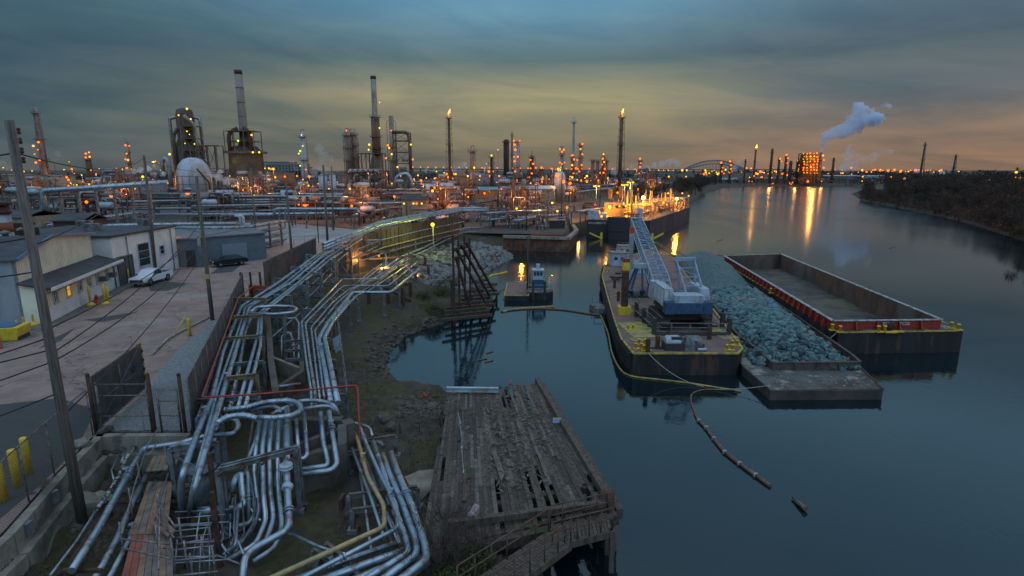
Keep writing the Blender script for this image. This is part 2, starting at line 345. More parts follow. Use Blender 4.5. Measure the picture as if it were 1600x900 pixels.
def ground_nodes(m):
    nt = m.node_tree; N = nt.nodes; L = nt.links; b = N['Principled BSDF']; tc = N.new('ShaderNodeTexCoord')
    def nz(s, d=6, r=.6): n = N.new('ShaderNodeTexNoise'); n.inputs['Scale'].default_value = s; n.inputs['Detail'].default_value = d; n.inputs['Roughness'].default_value = r; L.new(tc.outputs['Object'], n.inputs[0]); return n.outputs[0]
    def rp(x, st):
        r = N.new('ShaderNodeValToRGB'); cr = r.color_ramp
        while len(cr.elements) < len(st): cr.elements.new(.5)
        for e, (p, c) in zip(cr.elements, st): e.position = p; e.color = (*c, 1)
        L.new(x, r.inputs[0]); return r.outputs[0]
    def mx(f, a, c):
        n = N.new('ShaderNodeMix'); n.data_type = 'RGBA'
        L.new(f, n.inputs[0]); L.new(a, n.inputs[6]); L.new(c, n.inputs[7]); return n.outputs[2]
    soil = rp(nz(1.4), [(.3, (.030, .021, .016)), (.5, (.055, .040, .032)), (.7, (.105, .09, .075))])
    grass = rp(nz(3.0), [(.3, (.03, .024, .012)), (.55, (.058, .048, .018)), (.7, (.08, .055, .032))])
    peb = N.new('ShaderNodeTexVoronoi'); peb.inputs['Scale'].default_value = 9; L.new(tc.outputs['Object'], peb.inputs[0])
    f = rp(nz(.35, 5), [(.44, (0, 0, 0)), (.54, (1, 1, 1))])
    c = mx(f, soil, grass)
    g = N.new('ShaderNodeNewGeometry'); sp = N.new('ShaderNodeSeparateXYZ'); L.new(g.outputs['Position'], sp.inputs[0])
    mud = rp(nz(2), [(.35, (.028, .02, .015)), (.65, (.06, .042, .03))])
    mr = N.new('ShaderNodeMapRange'); mr.inputs[1].default_value = .45; mr.inputs[2].default_value = 1.1; mr.inputs[3].default_value = 1; mr.inputs[4].default_value = 0; L.new(sp.outputs[2], mr.inputs[0])
    c = mx(mr.outputs[0], c, mud); L.new(c, b.inputs['Base Color']); b.inputs['Roughness'].default_value = .95
    bp = N.new('ShaderNodeBump'); bp.inputs['Strength'].default_value = .7; bp.inputs['Distance'].default_value = .12; L.new(nz(5, 8, .7), bp.inputs['Height']); L.new(bp.outputs[0], b.inputs['Normal'])
ground_nodes(gm)
me = bpy.data.meshes.new('ground'); me.from_pydata(verts.tolist(), [], fc.tolist()); me.polygons.foreach_set('use_smooth', [True]*len(me.polygons)); me.materials.append(gm)
g = bpy.data.objects.new('ground', me); COL.objects.link(g); g['kind'] = 'structure'
# ---------- water
wm = bpy.data.materials.new('still river water'); wm.use_nodes = True; nt = wm.node_tree; b = nt.nodes['Principled BSDF']
b.inputs['Base Color'].default_value = (.003, .010, .014, 1); b.inputs['IOR'].default_value = 1.77
tc = nt.nodes.new('ShaderNodeTexCoord')
def wn(scale, det, st=None, dist=0):
    mp = nt.nodes.new('ShaderNodeMapping'); nt.links.new(tc.outputs['Object'], mp.inputs[0])
    if st: mp.inputs['Scale'].default_value = st
    n = nt.nodes.new('ShaderNodeTexNoise'); n.inputs['Scale'].default_value = scale; n.inputs['Detail'].default_value = det; n.inputs['Distortion'].default_value = dist; nt.links.new(mp.outputs[0], n.inputs[0]); return n.outputs[0]
patch = nt.nodes.new('ShaderNodeValToRGB'); patch.color_ramp.elements[0].position = .46; patch.color_ramp.elements[1].position = .56; nt.links.new(wn(.022, 5, (1, .32, 1), 1.2), patch.inputs[0])
mr = nt.nodes.new('ShaderNodeMapRange'); nt.links.new(patch.outputs[0], mr.inputs[0]); mr.inputs[3].default_value = .012; mr.inputs[4].default_value = .06; sp = nt.nodes.new('ShaderNodeSeparateXYZ'); nt.links.new(tc.outputs['Object'], sp.inputs[0]); mch = nt.nodes.new('ShaderNodeMapRange'); nt.links.new(sp.outputs[1], mch.inputs[0]); mch.inputs[1].default_value = 60-4460; mch.inputs[2].default_value = 200-4460; mch.inputs[3].default_value = 0; mch.inputs[4].default_value = .17   # the open channel is wind rippled, the basin lies still
ad = nt.nodes.new('ShaderNodeMath'); ad.operation = 'ADD'; nt.links.new(mr.outputs[0], ad.inputs[0]); nt.links.new(mch.outputs[0], ad.inputs[1]); nt.links.new(ad.outputs[0], b.inputs['Roughness'])
def bump(h, st, dist, prev=None, sf=None):
    n = nt.nodes.new('ShaderNodeBump'); n.inputs['Strength'].default_value = st; n.inputs['Distance'].default_value = dist; nt.links.new(h, n.inputs['Height'])
    if prev is not None: nt.links.new(prev, n.inputs['Normal'])
    if sf is not None: nt.links.new(sf, n.inputs['Strength'])
    return n.outputs[0]
m2 = nt.nodes.new('ShaderNodeMapRange'); nt.links.new(patch.outputs[0], m2.inputs[0]); m2.inputs[3].default_value = .03; m2.inputs[4].default_value = .8
b1 = bump(wn(.9, 3), .12, .016); b2 = bump(wn(3.5, 3, (1, .6, 1)), .2, .01, b1, m2.outputs[0]); nt.links.new(b2, b.inputs['Normal'])
mb = MB(); mb.quad((-9000, -80, 0), (9000, -80, 0), (9000, 9000, 0), (-9000, 9000, 0))
wo = mb.build('river_water', wm); wo['kind'] = 'structure'

# ---------- road, yards
ASPH = mat('worn road surface', (.28, .185, .155), .9, 0, (.20, .135, .115), .5, .3, 14, col3=(.30, .22, .19), s3=.12, cracks=.22)
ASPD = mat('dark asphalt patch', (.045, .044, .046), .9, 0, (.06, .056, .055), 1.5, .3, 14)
GRAV = mat('pale gravel', (.26, .27, .28), .95, 0, (.14, .14, .14), 9, .8, 22)
APRON = mat('concrete yard slab', (.17, .155, .14), .9, 0, (.12, .105, .095), .4, .2, 9, cracks=.3)
def sheet(name, poly, z, m, t=.03):
    o = MB().prism([(p[0], p[1]) for p in poly], z-t, z).build(name, m); o['kind'] = 'structure'; return o
rl = [(-16.9, 8), (-18.75, 18.3), (-20.15, 22.6), (-21.2, 26.55), (-21.6, 31), (-24.6, 40), (-28.3, 57), (-29.3, 66), (-31.2, 90), (-30, 112), (-34, 130), (-60, 150), (-90, 152), (-90, 30), (-60, 8)]
sheet('road', rl, 2.99, ASPH, .06)
sheet('gravel_verge', [(-16.5, 26.8), (-21.1, 26.8), (-21.9, 31), (-24.9, 40), (-28.2, 55), (-27.2, 55.5)], 3.015, GRAV, .07)
sheet('concrete_yard', [(-38.5, 44), (-43.5, 60), (-46, 76), (-90, 76), (-90, 30), (-41, 30)], 2.996, APRON, .05)
YARD = mat('pale yard surface', (.24, .26, .27), .9, 0, (.17, .18, .185), .1, .1)
sheet('pale_yard', [(-52, 98), (-36, 104), (-34, 130), (-60, 150), (-100, 150), (-100, 98)], 3.0, YARD, .06)
sheet('plant_yard', [(-29, 128), (-8, 124), (11, 121.2), (13.6, 136), (14.3, 144), (40, 199), (64, 247), (40, 300), (-200, 330), (-400, 330), (-400, 152), (-100, 152), (-60, 151)], 2.985, mat('oily plant yard', (.06, .052, .048), .9, 0, (.035, .03, .028), .08, .1, col3=(.09, .075, .065), s3=.04), .06)
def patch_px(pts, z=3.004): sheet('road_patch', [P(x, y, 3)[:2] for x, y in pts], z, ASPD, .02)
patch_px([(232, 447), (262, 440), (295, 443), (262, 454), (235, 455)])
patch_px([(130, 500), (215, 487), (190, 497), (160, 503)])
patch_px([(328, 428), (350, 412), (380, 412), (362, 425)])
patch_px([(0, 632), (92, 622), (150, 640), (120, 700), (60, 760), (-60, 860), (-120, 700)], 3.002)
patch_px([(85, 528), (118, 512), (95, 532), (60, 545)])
mb = MB(); k0 = [P(x, y, 3) for x, y in [(236, 556), (262, 530), (300, 510), (326, 497)]]
for a, c in zip(k0, k0[1:]): mb.beam(a+Vector((0, 0, .03)), c+Vector((0, 0, .03)), .25, .16)
tag(mb.build('kerb', CONC), kind='structure')
Z3 = 3.0
SIDING = mat('cream ribbed siding', (.78, .70, .56), .6, 0, (.66, .59, .47), .8, .05)
WALLG = mat('grey rendered wall', (.27, .30, .335), .85, 0, (.22, .24, .27), .5, .1)
WALLW = mat('pale rendered wall', (.66, .65, .66), .8, 0, (.54, .53, .54), .6, .1)
ROOFD = mat('dark felt roof', (.055, .055, .065), .8, 0, (.035, .035, .042), .5, .1)
TRIM = mat('blue roof trim', (.05, .16, .26), .5)
LITW = emit('lit window glow', (1.0, .55, .06), .75)
def V2(p, z): return Vector((p[0], p[1], z))
def opening(p, q, u0, u1, z0, z1, out, th):
    """box standing on a wall line p->q between distances u0..u1, heights z0..z1, out proud"""
    d = (q-p).normalized(); n = Vector((d.y, -d.x, 0)); a = p+d*u0+n*out; c = p+d*u1+n*out
    pts = [V2(a, z0), V2(c, z0), V2(c, z1), V2(a, z1)]
    return MB().slab(pts, th, -n)
def window(par, p, q, u0, u1, z0, z1, pane=GLASS, bars=1, nm='window', lit=False, ac=False):
    d = (q-p).normalized(); n = Vector((d.y, -d.x, 0)); m = MB(); fr = .07
    A = lambda u, z, o=.04: V2(p+d*u+n*o, z)
    for s in ((A(u0, z0), A(u1, z0)), (A(u0, z1), A(u1, z1)), (A(u0, z0), A(u0, z1)), (A(u1, z0), A(u1, z1))): m.beam(*s, .09)
    for k in range(1, bars+1): m.beam(A(u0, z0+(z1-z0)*k/(bars+1)), A(u1, z0+(z1-z0)*k/(bars+1)), .05)
    m.beam(A(u0-.1, z0-.08, .08), A(u1+.1, z0-.08, .08), .12, .08)
    w = m.build(nm, WHITE if not lit else YEL, par)
    opening(p, q, u0, u1, z0, z1, .02, .03).build('pane', pane, w)
    return w
# --- cream building
A = Vector((-40.9, 48.1, 0)); B = Vector((-45.7, 63.6, 0)); d = (B-A).normalized(); nrm = Vector((d.y, -d.x, 0)); back = -nrm
bt = thing('workshop_building', 'cream ribbed metal building with grey end wall, dark lean-to roof and one lit yellow window', 'building', tuple(V2((A+B)/2, Z3)))
L0 = (B-A).length; A1 = A+back*1.7; B1 = B+back*1.7; W = 18
wall = MB(); prof = [(0, Z3), (L0, Z3), (L0, 9.25), (L0*.42, 10.0), (0, 8.75)]
wall.slab([V2(A1+d*u, z) for u, z in prof], .25, back)
k = int(L0/.28)
for i in range(k):
    u = .14+i*.28; zt = 8.75+(10-8.75)*u/(L0*.42) if u < L0*.42 else 10-.75*(u-L0*.42)/(L0*.58)
    wall.beam(V2(A1+d*u+nrm*.02, 5.9), V2(A1+d*u+nrm*.02, zt-.05), .05, .05)
MB().slab([V2(A1, Z3), V2(A1, 8.7), V2(A1+back*18, 8.7), V2(A1+back*18, Z3)], .2, d).build('end_wall', WALLG, bt)
wall.slab([V2(B1, Z3), V2(B1, 9.25), V2(B1+back*W, 9.25), V2(B1+back*W, Z3)], .2, -d)
wall.build('gable_wall', SIDING, bt)
rf = MB(); 
rf.slab([V2(A1+d*-.3+nrm*.3, 8.72), V2(A1+d*L0*.42+nrm*.3, 10.1), V2(A1+d*L0*.42+back*W, 10.1), V2(A1+d*-.3+back*W, 8.72)], .12, (0, 0, -1))
rf.slab([V2(A1+d*(L0*.42+.01)+nrm*.3, 10.1), V2(A1+d*(L0+.3)+nrm*.3, 9.3), V2(A1+d*(L0+.3)+back*W, 9.3), V2(A1+d*(L0*.42+.01)+back*W, 10.1)], .12, (0, 0, -1))
rf.build('roof', ROOFD, bt)
tr = MB(); tr.beam(V2(A1+d*-.3+nrm*.36, 8.74), V2(A1+d*L0*.42+nrm*.36, 10.12), .1, .3); tr.beam(V2(A1+d*L0*.42+nrm*.36, 10.12), V2(A1+d*(L0+.3)+nrm*.36, 9.32), .1, .3)
tr.build('roof_trim', TRIM, bt)
ln = MB(); ln.slab([V2(A, Z3), V2(B, Z3), V2(B, 6.1), V2(A, 6.1)], .2, back); ln.slab([V2(A, Z3), V2(A, 6.1), V2(A1, 6.5), V2(A1, Z3)], .2, d); ln.slab([V2(B, Z3), V2(B, 6.1), V2(B1, 6.5), V2(B1, Z3)], .2, -d)
for i in range(int(L0/.3)): ln.beam(V2(A+d*(.15+i*.3)+nrm*.015, 4.3), V2(A+d*(.15+i*.3)+nrm*.015, 6.1), .04)
ln.build('lean_to_wall', SIDING, bt)
MB().slab([V2(A+nrm*.02+d*.02, Z3), V2(B+nrm*.02-d*.02, Z3), V2(B+nrm*.02-d*.02, 4.25), V2(A+nrm*.02+d*.02, 4.25)], .1, -nrm*.15).build('plinth', WALLW, bt)
MB().slab([V2(A-d*.4+nrm*.7, 6.15), V2(B+d*1.2+nrm*.7, 6.15), V2(B1+d*1.2, 6.75), V2(A1-d*.4, 6.75)], .16, (0, 0, -1)).build('lean_to_roof', ROOFD, bt)
fa = MB(); fa.beam(V2(A-d*.4+nrm*.78, 6.02), V2(B+d*1.2+nrm*.78, 6.02), .08, .32); fa.build('fascia', WALLW, bt)
for u, lit, ac in ((1.5, 0, 0), (4.1, 1, 0), (6.7, 0, 0), (9.0, 0, 0), (11.2, 0, 1), (13.8, 0, 1)):
    ww = window(bt, A, B, u, u+.85, 4.5, 5.8, LITW if lit else GLASS, lit=bool(lit))
    if ac: 
        c = A+d*(u+1.1)+nrm*.35; MB().box((c.x, c.y, 4.75), (.6, .7, .5), math.atan2(d.y, d.x)).build('air_conditioner', mat('grille grey', (.12, .12, .12), .7), bt)
EW = A1+back*18; 
window(bt, EW, A1, 14.8, 16.2, 4.1, 5.4, bars=1)
opening(EW, A1, 13.4, 14.5, 6.9, 7.7, .05, .06).build('louvre_vent', DARK, bt)
# --- concrete building with garage door
C0 = Vector((-45.9, 64.2, 0)); C1 = Vector((-46.4, 77.5, 0)); dc = (C1-C0).normalized(); nc = Vector((dc.y, -dc.x, 0))
cb = thing('garage_building', 'flat roofed pale grey building with dark roller garage door behind the white pickup', 'building', tuple(V2((C0+C1)/2, Z3)))
m = MB(); m.prism([C0[:2], C1[:2], (C1-nc*14)[:2], (C0-nc*14)[:2]], Z3, 8.7); m.build('wall', WALLW, cb)
m = MB(); m.prism([(C0-dc*.2+nc*.2)[:2], (C1+dc*.2+nc*.2)[:2], (C1+dc*.2-nc*14.2)[:2], (C0-dc*.2-nc*14.2)[:2]], 8.71, 8.95); m.build('roof', ROOFD, cb)
dr = opening(C0, C1, .5, 3.3, Z3, 6.3, .06, .08).build('garage_door', mat('door dark', (.08, .08, .085), .7), cb)
fm = MB()
for u in (.5, 3.3, 1.9): fm.beam(V2(C0+dc*u+nc*.1, Z3), V2(C0+dc*u+nc*.1, 6.3), .1)
fm.beam(V2(C0+dc*.5+nc*.1, 6.35), V2(C0+dc*3.3+nc*.1, 6.35), .12); fm.build('door_frame', STEEL, dr)
window(cb, C0, C1, 4.6, 6.9, 4.6, 7.4, bars=2)
window(cb, C0, C1, 9.2, 10.2, 5.5, 6.6, bars=1)
ax = thing('annex_building', 'low blue grey annex with pale door behind the dark parked car', 'building', (-45, 82, Z3))
MB().prism([(-46.2, 78), (-43.5, 78.2), (-43.5, 80.3), (-37.8, 86), (-42, 92), (-54, 92), (-54, 78)], Z3, 6.9).build('wall', mat('slate blue wall', (.12, .145, .18), .8, 0, (.09, .11, .135), .6), ax)
MB().prism([(-46.4, 77.8), (-43.3, 78.0), (-43.3, 80.2), (-37.5, 86), (-42, 92.2), (-54.2, 92.2), (-54.2, 77.8)], 6.91, 7.1).build('roof', mat('grey annex roof', (.13, .14, .16), .7, 0, (.09, .095, .11), .5), ax)
dd = opening(Vector((-46.2, 77.95, 0)), Vector((-43.5, 78.15, 0)), .7, 1.9, Z3, 5.4, .06, .08).build('door', DARK, ax)
opening(Vector((-43.3, 80.4, 0)), Vector((-37.7, 86.0, 0)), 1.5, 5.0, 3.2, 5.8, .06, .08).build('roller_door', mat('slate roller door', (.18, .21, .25), .6), ax)
m = MB()
for i in range(5): q = A1+d*(2+i*3)+back*4; m.lathe(V2(q, 9.3), [(.25, 0), (.25, .9), (.4, .95), (.4, 1.15), (.05, 1.3)], 10)
m.build('roof_vent', STEEL, bt)
m = MB(); m.tube([V2(A-d*.4+nrm*.85, 5.85), V2(B+d*1.2+nrm*.85, 5.85)], .07, 6); m.tube([V2(A+nrm*.85, 5.85), V2(A+nrm*.1, 5.6), V2(A+nrm*.1, 3.1)], .05, 6); m.tube([V2(B+nrm*.85, 5.85), V2(B+nrm*.1, 5.6), V2(B+nrm*.1, 3.1)], .05, 6); m.build('gutter', STEEL, bt)
for u in (2.6, 7.4, 12.0): q = C0+dc*u+nc*.12; MB().tube([V2(q, 3), V2(q, 8.6)], .06, 6).build('downpipe', STEEL, cb)
for i, (x_, y_) in enumerate([(-52, 70), (-56, 74), (-50, 77)]): MB().box((x_, y_, 9.4), (1.6, 1.2, .9), .3).build('roof_unit', STEEL, cb)
# rooftop plant behind the cream building
rt = thing('rooftop_boiler_stack', 'short fat grey stack with a rust band standing behind the cream workshop roof', 'stack', (-56, 62, Z3))
MB().lathe((-56, 62, Z3), [(.9, 0), (.9, 8.6)], 14).build('shell', mat('stack steel', (.30, .33, .37), .55, .4, (.2, .21, .23), 1), rt)
MB().lathe((-56, 62, 9.6+Z3-3), [(.93, 0), (.93, 1.1)], 14).build('rust_band', mat('rust band', (.22, .07, .03), .8), rt)
MB().lathe((-56, 62, Z3+8.6), [(1.0, 0), (1.0, .35), (.8, .36), (.8, .9), (1.1, .95), (1.1, 1.3)], 14).build('cowl', RUST, rt)
# ribbed white container-like cooler
cl_ = thing('cooler_housing', 'ribbed pale blue metal housing on the dark roof beside the short stack', 'equipment housing', (-62, 62, 9))
mm = MB(); mm.box((-62, 62, 10.2), (5.2, 3, 2.4), .1)
for i in range(12): mm.beam((-64.5+i*.45, 60.35+.045*i, 9), (-64.5+i*.45, 60.35+.045*i, 11.3), .12)
mm.build('housing', mat('ribbed pale housing', (.34, .38, .43), .5, .4, (.25, .2, .17), 2), cl_)
MB().box((-62, 62, 9.0), (5.6, 3.4, .25), .1).build('skid', DARK, cl_)
MB().box((-57.5, 66, 9.4), (2.2, 1.6, 1.8), .1).build('rusty_box', RUST, cl_)

# --- pickup
def vehicle(name, label, cat, base, rz, body_m, pickup=True, lights=True):
    t = thing(name, label, cat, (0, 0, 0)); w = .95
    def prof(pts, hw, m, nm, inset=0, par=t):
        b = bmesh.new(); vs1 = [b.verts.new((x, -hw*(1-(inset if z > 1.1 else 0)), z)) for x, z in pts]; vs2 = [b.verts.new((x, hw*(1-(inset if z > 1.1 else 0)), z)) for x, z in pts]
        b.faces.new(vs1); b.faces.new(vs2[::-1]); n = len(pts)
        for i in range(n): b.faces.new((vs1[(i+1) % n], vs1[i], vs2[i], vs2[(i+1) % n]))
        bmesh.ops.bevel(b, geom=[e for e in b.edges], offset=.035, segments=2, affect='EDGES'); bmesh.ops.recalc_face_normals(b, faces=b.faces)
        me = bpy.data.meshes.new(nm); b.to_mesh(me); b.free(); me.materials.append(m)
        o = bpy.data.objects.new(nm, me); COL.objects.link(o); o.parent = par; o['_w'] = (0, 0, 0); return o
    if pickup:
        body = [(2.75, .45), (2.78, .8), (2.65, 1.02), (1.25, 1.12), (-2.7, 1.14), (-2.75, .5), (-2.1, .45), (-2.0, .8), (-1.7, .95), (-1.25, .8), (-1.15, .42), (1.2, .42), (1.3, .8), (1.7, .95), (2.05, .8), (2.15, .45)]
        prof(body, w, body_m, 'body')
        prof([(1.3, 1.1), (.55, 1.72), (-.55, 1.76), (-.85, 1.1)], w*.96, body_m, 'cab', .14)
        prof([(1.22, 1.16), (.55, 1.66), (.5, 1.66), (1.05, 1.16)], w*.90, GLASS, 'windscreen', .1)
        for s in (-1, 1): MB().slab([(1.0, s*.91, 1.17), (.5, s*.83, 1.62), (-.45, s*.83, 1.66), (-.65, s*.91, 1.17)], .02, (0, s, 0)).build('side_window', GLASS, t)
        MB().box((-1.75, 0, 1.15), (1.7, 1.6, .03)).build('cargo_bed', DARK, t)
        fx = 2.74
    else:
        body = [(2.3, .4), (2.35, .75), (1.2, .98), (-2.2, 1.02), (-2.35, .5), (-1.8, .4), (-1.7, .68), (-1.4, .75), (-1.05, .68), (-.95, .35), (1.0, .35), (1.1, .68), (1.4, .75), (1.75, .68), (1.85, .4)]
        prof(body, .9, body_m, 'body'); prof([(1.2, .95), (.5, 1.45), (-1.2, 1.48), (-2.0, 1.0)], .84, body_m, 'cab', .16)
        prof([(1.14, 1.0), (.5, 1.42), (.45, 1.42), (1.0, 1.0)], .78, GLASS, 'windscreen', .12)
        for s in (-1, 1): MB().slab([(.9, s*.78, 1.02), (.4, s*.72, 1.38), (-1.1, s*.72, 1.4), (-1.7, s*.78, 1.04)], .05, (0, s, 0)).build('side_window', GLASS, t)
        fx = 2.3
    MB().box((fx+.02, 0, .72), (.08, 1.5, .28)).build('grille', DARK, t); MB().box((fx+.05, 0, .5), (.16, 1.85, .18)).build('bumper', STEEL, t)
    for s in (-1, 1):
        MB().box((fx+.0, s*.72, .8), (.1, .3, .2)).build('headlight', mat('headlamp glass', (.6, .6, .6), .2), t)
        MB().box((1.0, s*1.02, 1.2), (.12, .18, .16)).build('mirror', DARK, t)
        for x in ((1.72, -1.6) if pickup else (1.4, -1.38)):
            r = .4 if pickup else .33; wh = MB().lathe((x, s*(w-.1), r), [(r*.6, -.12), (r, -.1), (r, .1), (r*.6, .12)], 18, 'y').build('wheel', RUBBER, t)
            MB().lathe((x, s*(w-.03), r), [(.05, -.03), (r*.55, -.05), (r*.5, .05), (.05, .06)], 12, 'y').build('rim', STEEL, wh)
    t.location = base; t.rotation_euler.z = rz; return t
pb = P(224, 446, 3)
vehicle('pickup_truck', 'white pickup truck parked facing the road beside the cream building', 'pickup truck', (pb.x+.2, pb.y+1.4, 3.03), R(-105)+.25, mat('white car paint', (.62, .68, .74), .25, .1))
vehicle('parked_car', 'black car parked in front of the blue grey annex', 'car', (-40.3, 79.5, 3.03), R(-140), mat('black car paint', (.02, .022, .03), .2, .3), False)

# --- bollards etc
def bollard(px, py, top, label, lean=0, r=.11, skirt=False, grp='yellow steel bollards'):
    b = P(px, py, 3); h = max(.7, ptop(b, top)-3); t = thing('bollard', label, 'bollard', tuple(b), grp)
    m = MB(); m.lathe(b, [(r, 0), (r, h-.08), (r*.8, h-.02), (.02, h)], 12); m.build('post', YEL, t)
    if skirt: MB().lathe(b, [(.42, 0), (.38, .1), (.14, .32)], 12).build('base', YEL, t)
    if lean: t.rotation_euler = (0, lean, 0)
    return t
bollard(142, 477, 447, 'yellow bollard with flared base before the lit window of the cream building', skirt=True)
bollard(165, 475, 444, 'yellow bollard with flared base just past the red hydrant', skirt=True)
bollard(170, 474, 448, 'shorter yellow bollard touching the one past the hydrant')
bollard(202, 443, 420, 'yellow bollard at the dark garage door beside the pickup')
bollard(204, 440, 415, 'taller yellow bollard by the garage window')
bollard(231, 421, 393, 'slender yellow bollard at the pale building corner beside the pole', r=.08)
bollard(340, 407, 390, 'yellow bollard at the pipe stand beside the road')
bollard(357, 406, 388, 'yellow bollard at the corner of the dark pipe stand')
bollard(297, 525, 497, 'yellow bollard standing on the pale gravel', r=.13)
b_ = thing('marker_rod', 'thin yellow rod leaning at the gravel edge', 'marker', tuple(P(271, 528, 3)))
p0 = P(271, 528, 3); MB().tube([p0, p0+Vector((.9, .4, 1.7))], .04).build('rod', YEL, b_)
bollard(6, 783, 722, 'thick yellow bollard nearest the frame edge behind the chain link fence', r=.17)
bollard(28, 760, 702, 'thick yellow bollard in the middle of the three behind the fence', r=.16)
bollard(46, 740, 683, 'thick yellow bollard farthest of the three behind the fence', r=.15)
for i, (x, y, t_) in enumerate([(28, 518, 500), (39, 516, 495), (53, 508, 490)]):
    bollard(x, y, t_, ['yellow parking post beside the yellow dumpster', 'yellow parking post with round foot in the middle below the grey window', 'yellow parking post with round foot at the grey building corner'][i], skirt=True, r=.08)
hyd = P(152, 473, 3); ht = thing('fire_hydrant', 'red fire hydrant between two yellow bollards', 'hydrant', tuple(hyd))
MB().lathe(hyd, [(.2, 0), (.2, .08), (.13, .1), (.13, .6), (.17, .62), (.16, .72), (.05, .85), (.01, .9)], 12).build('barrel', REDH, ht)
MB().lathe(hyd+Vector((-.25, 0, .5)), [(.07, 0), (.07, .5)], 10, 'x').build('nozzle', REDH, ht); MB().lathe(hyd+Vector((0, -.28, .42)), [(.09, 0), (.09, .2)], 10, 'y').build('nozzle', REDH, ht)
dp = P(12, 530, 3); dt = thing('dumpster', 'yellow skip with blue lid beside the grey building', 'dumpster', tuple(dp))
m = MB(); m.box(dp+Vector((-.6, 0, .55)), (3.2, 1.7, 1.0), .25, 1.12); m.build('bin', YEL, dt); MB().box(dp+Vector((-.6, 0, 1.1)), (2.6, 1.3, .1), .25).build('lid', mat('blue lid', (.04, .12, .3), .5), dt)
for s in (-1, 1): MB().box(dp+Vector((-.6+s*1.5, s*.35, .15)), (.3, 1.6, .3), .25).build('foot', DARK, dt)
rb = P(0, 545, 3); tag(MB().box(rb+Vector((-.2, 0, .5)), (.5, .5, 1.0), .2, .8).build('marker_block', mat('faded orange', (.45, .12, .05), .7)), 'faded orange block at the frame edge beside the yellow skip', 'block')

# --- utility poles
TOPS = {}
def pole(key, top, bot, label, r=.16, arm=False, insul=0, y=None):
    b = P(*bot, 3) if y is None else PD(bot[0], bot[1], y); b = Vector((b.x, b.y, hz(b.x, b.y) if y is None else b.z))
    tp = PD(top[0], top[1], b.y); t = thing('utility_pole', label, 'utility pole', tuple(b), 'timber utility poles')
    m = MB(); m.tube([b-Vector((0, 0, .3)), b.lerp(tp, .5), tp], r, 12, r2=r*.72); m.build('shaft', POLE, t)
    for k in range(insul):
        q = tp+Vector((r*.9+.1, 0, -.5-k*.35)); MB().lathe(q, [(.03, 0), (.07, .06), (.04, .12), (.07, .18), (.03, .24)], 8).build('insulator', RUST, t)
    if arm:
        q = tp-Vector((0, 0, .5)); MB().beam(q-Vector((1.1, .15, 0)), q+Vector((1.1, -.15, 0)), .1, .12).build('crossarm', WOODG, t)
    TOPS[key] = (b, tp); return t
pole('near', (14, 188), (120, 762), 'tall leaning grey utility pole nearest the camera with rusty insulators', .21, insul=4)
pole('a', (225, 242), (244, 430), 'dark utility pole beside the pale garage building', .2)
pole('b', (307, 275), (332, 500), 'brown utility pole with a small yellow notice at the road edge', .18)
pole('c', (392, 262), (401, 390), 'slender dark pole in the pale yard beyond the yellow bollards', .16)
pole('d', (447, 285), (457, 412), 'dark pole behind the screened fence with wires', .19)
pole('e', (505, 258), (512, 380), 'dark pole carrying an orange street lamp', .24)
pole('f', (518, 260), (521, 360), 'dark pole just behind the lamp carrying pole', .2)
pole('g', (634, 290), (636, 345), 'short dark pole near the lit pump shed', .16, y=120)
tb = P(326, 470, 3); bb, bt_ = TOPS['b']
sg = bb.lerp(bt_, .32); MB().box(sg+Vector((0, -.24, 0)), (.55, .04, .42)).build('notice', mat('faded yellow notice', (.38, .28, .10), .7), [o for o in COL.objects if o.name == 'utility_pole.002'][0])
mt = bb.lerp(bt_, .56); MB().box(mt+Vector((-.3, -.1, 0)), (.3, .25, .8)).build('meter_box', mat('green grey box', (.25, .27, .2), .6), [o for o in COL.objects if o.name == 'utility_pole.002'][0])
def wire(p, q, sag, label, r=.022, m=WIRE, grp='overhead wires'):
    pts = [p.lerp(q, t/14)-Vector((0, 0, sag*4*(t/14)*(1-t/14))) for t in range(15)]
    return tag(MB().tube(pts, r, 5).build('overhead_wire', m), label, 'wire', grp)
nt_ = TOPS['near'][1]; nb_ = TOPS['near'][0]
def onp(k, f): return TOPS[k][0].lerp(TOPS[k][1], f)
W0 = [('near', .93, 'a', .98, 1.0), ('near', .72, 'a', .9, 1.0), ('a', .95, 'c', .95, .8), ('b', .6, 'd', .75, .8), ('d', .45, 'e', .5, .8), ('near', .52, 'b', .62, .5), ('near', .44, 'b', .57, .8), ('near', .46, 'b', .70, .7), ('near', .30, 'b', .5, .6), ('b', .62, 'a', .55, .4)]
WL = ['cable from the top of the leaning pole to the garage pole', 'sagging cable below the pole top wire crossing to the garage pole', 'wire from the garage pole to the pole in the pale yard', 'wire from the noticed pole over the fence', 'wire sagging towards the lamp pole', 'cable crossing the cream wall to the noticed pole', 'lower cable crossing the lean-to windows', 'upper cable over the cream gable wall', 'lowest cable crossing above the hydrant', 'short cable linking the noticed pole and garage pole']
for (a, fa_, c, fc_, sg_), lb in zip(W0, WL): wire(onp(a, fa_), onp(c, fc_), sg_, lb, .03 if a == 'near' else .022)
for i, (f0, dx, dy, dz) in enumerate([(.93, -14, 0, -1.0), (.74, -14, 1, -1.2), (.66, -12, -1, -.6), (.5, -14, -6, -3.5), (.44, -14, -7, -3.6), (.47, -14, -3, -2.2), (.36, -13, -8, -3.5)]):
    wire(onp('near', f0), onp('near', f0)+Vector((dx, dy, dz)), .3, ['thick top cable running out of frame from the leaning pole', 'second cable running out of frame from the leaning pole', 'third cable running out of frame below the insulators', 'cable dropping over the road to the frame edge', 'lower cable dropping over the dark asphalt', 'cable level with the grey window', 'lowest cable dropping towards the fence'][i], .03)

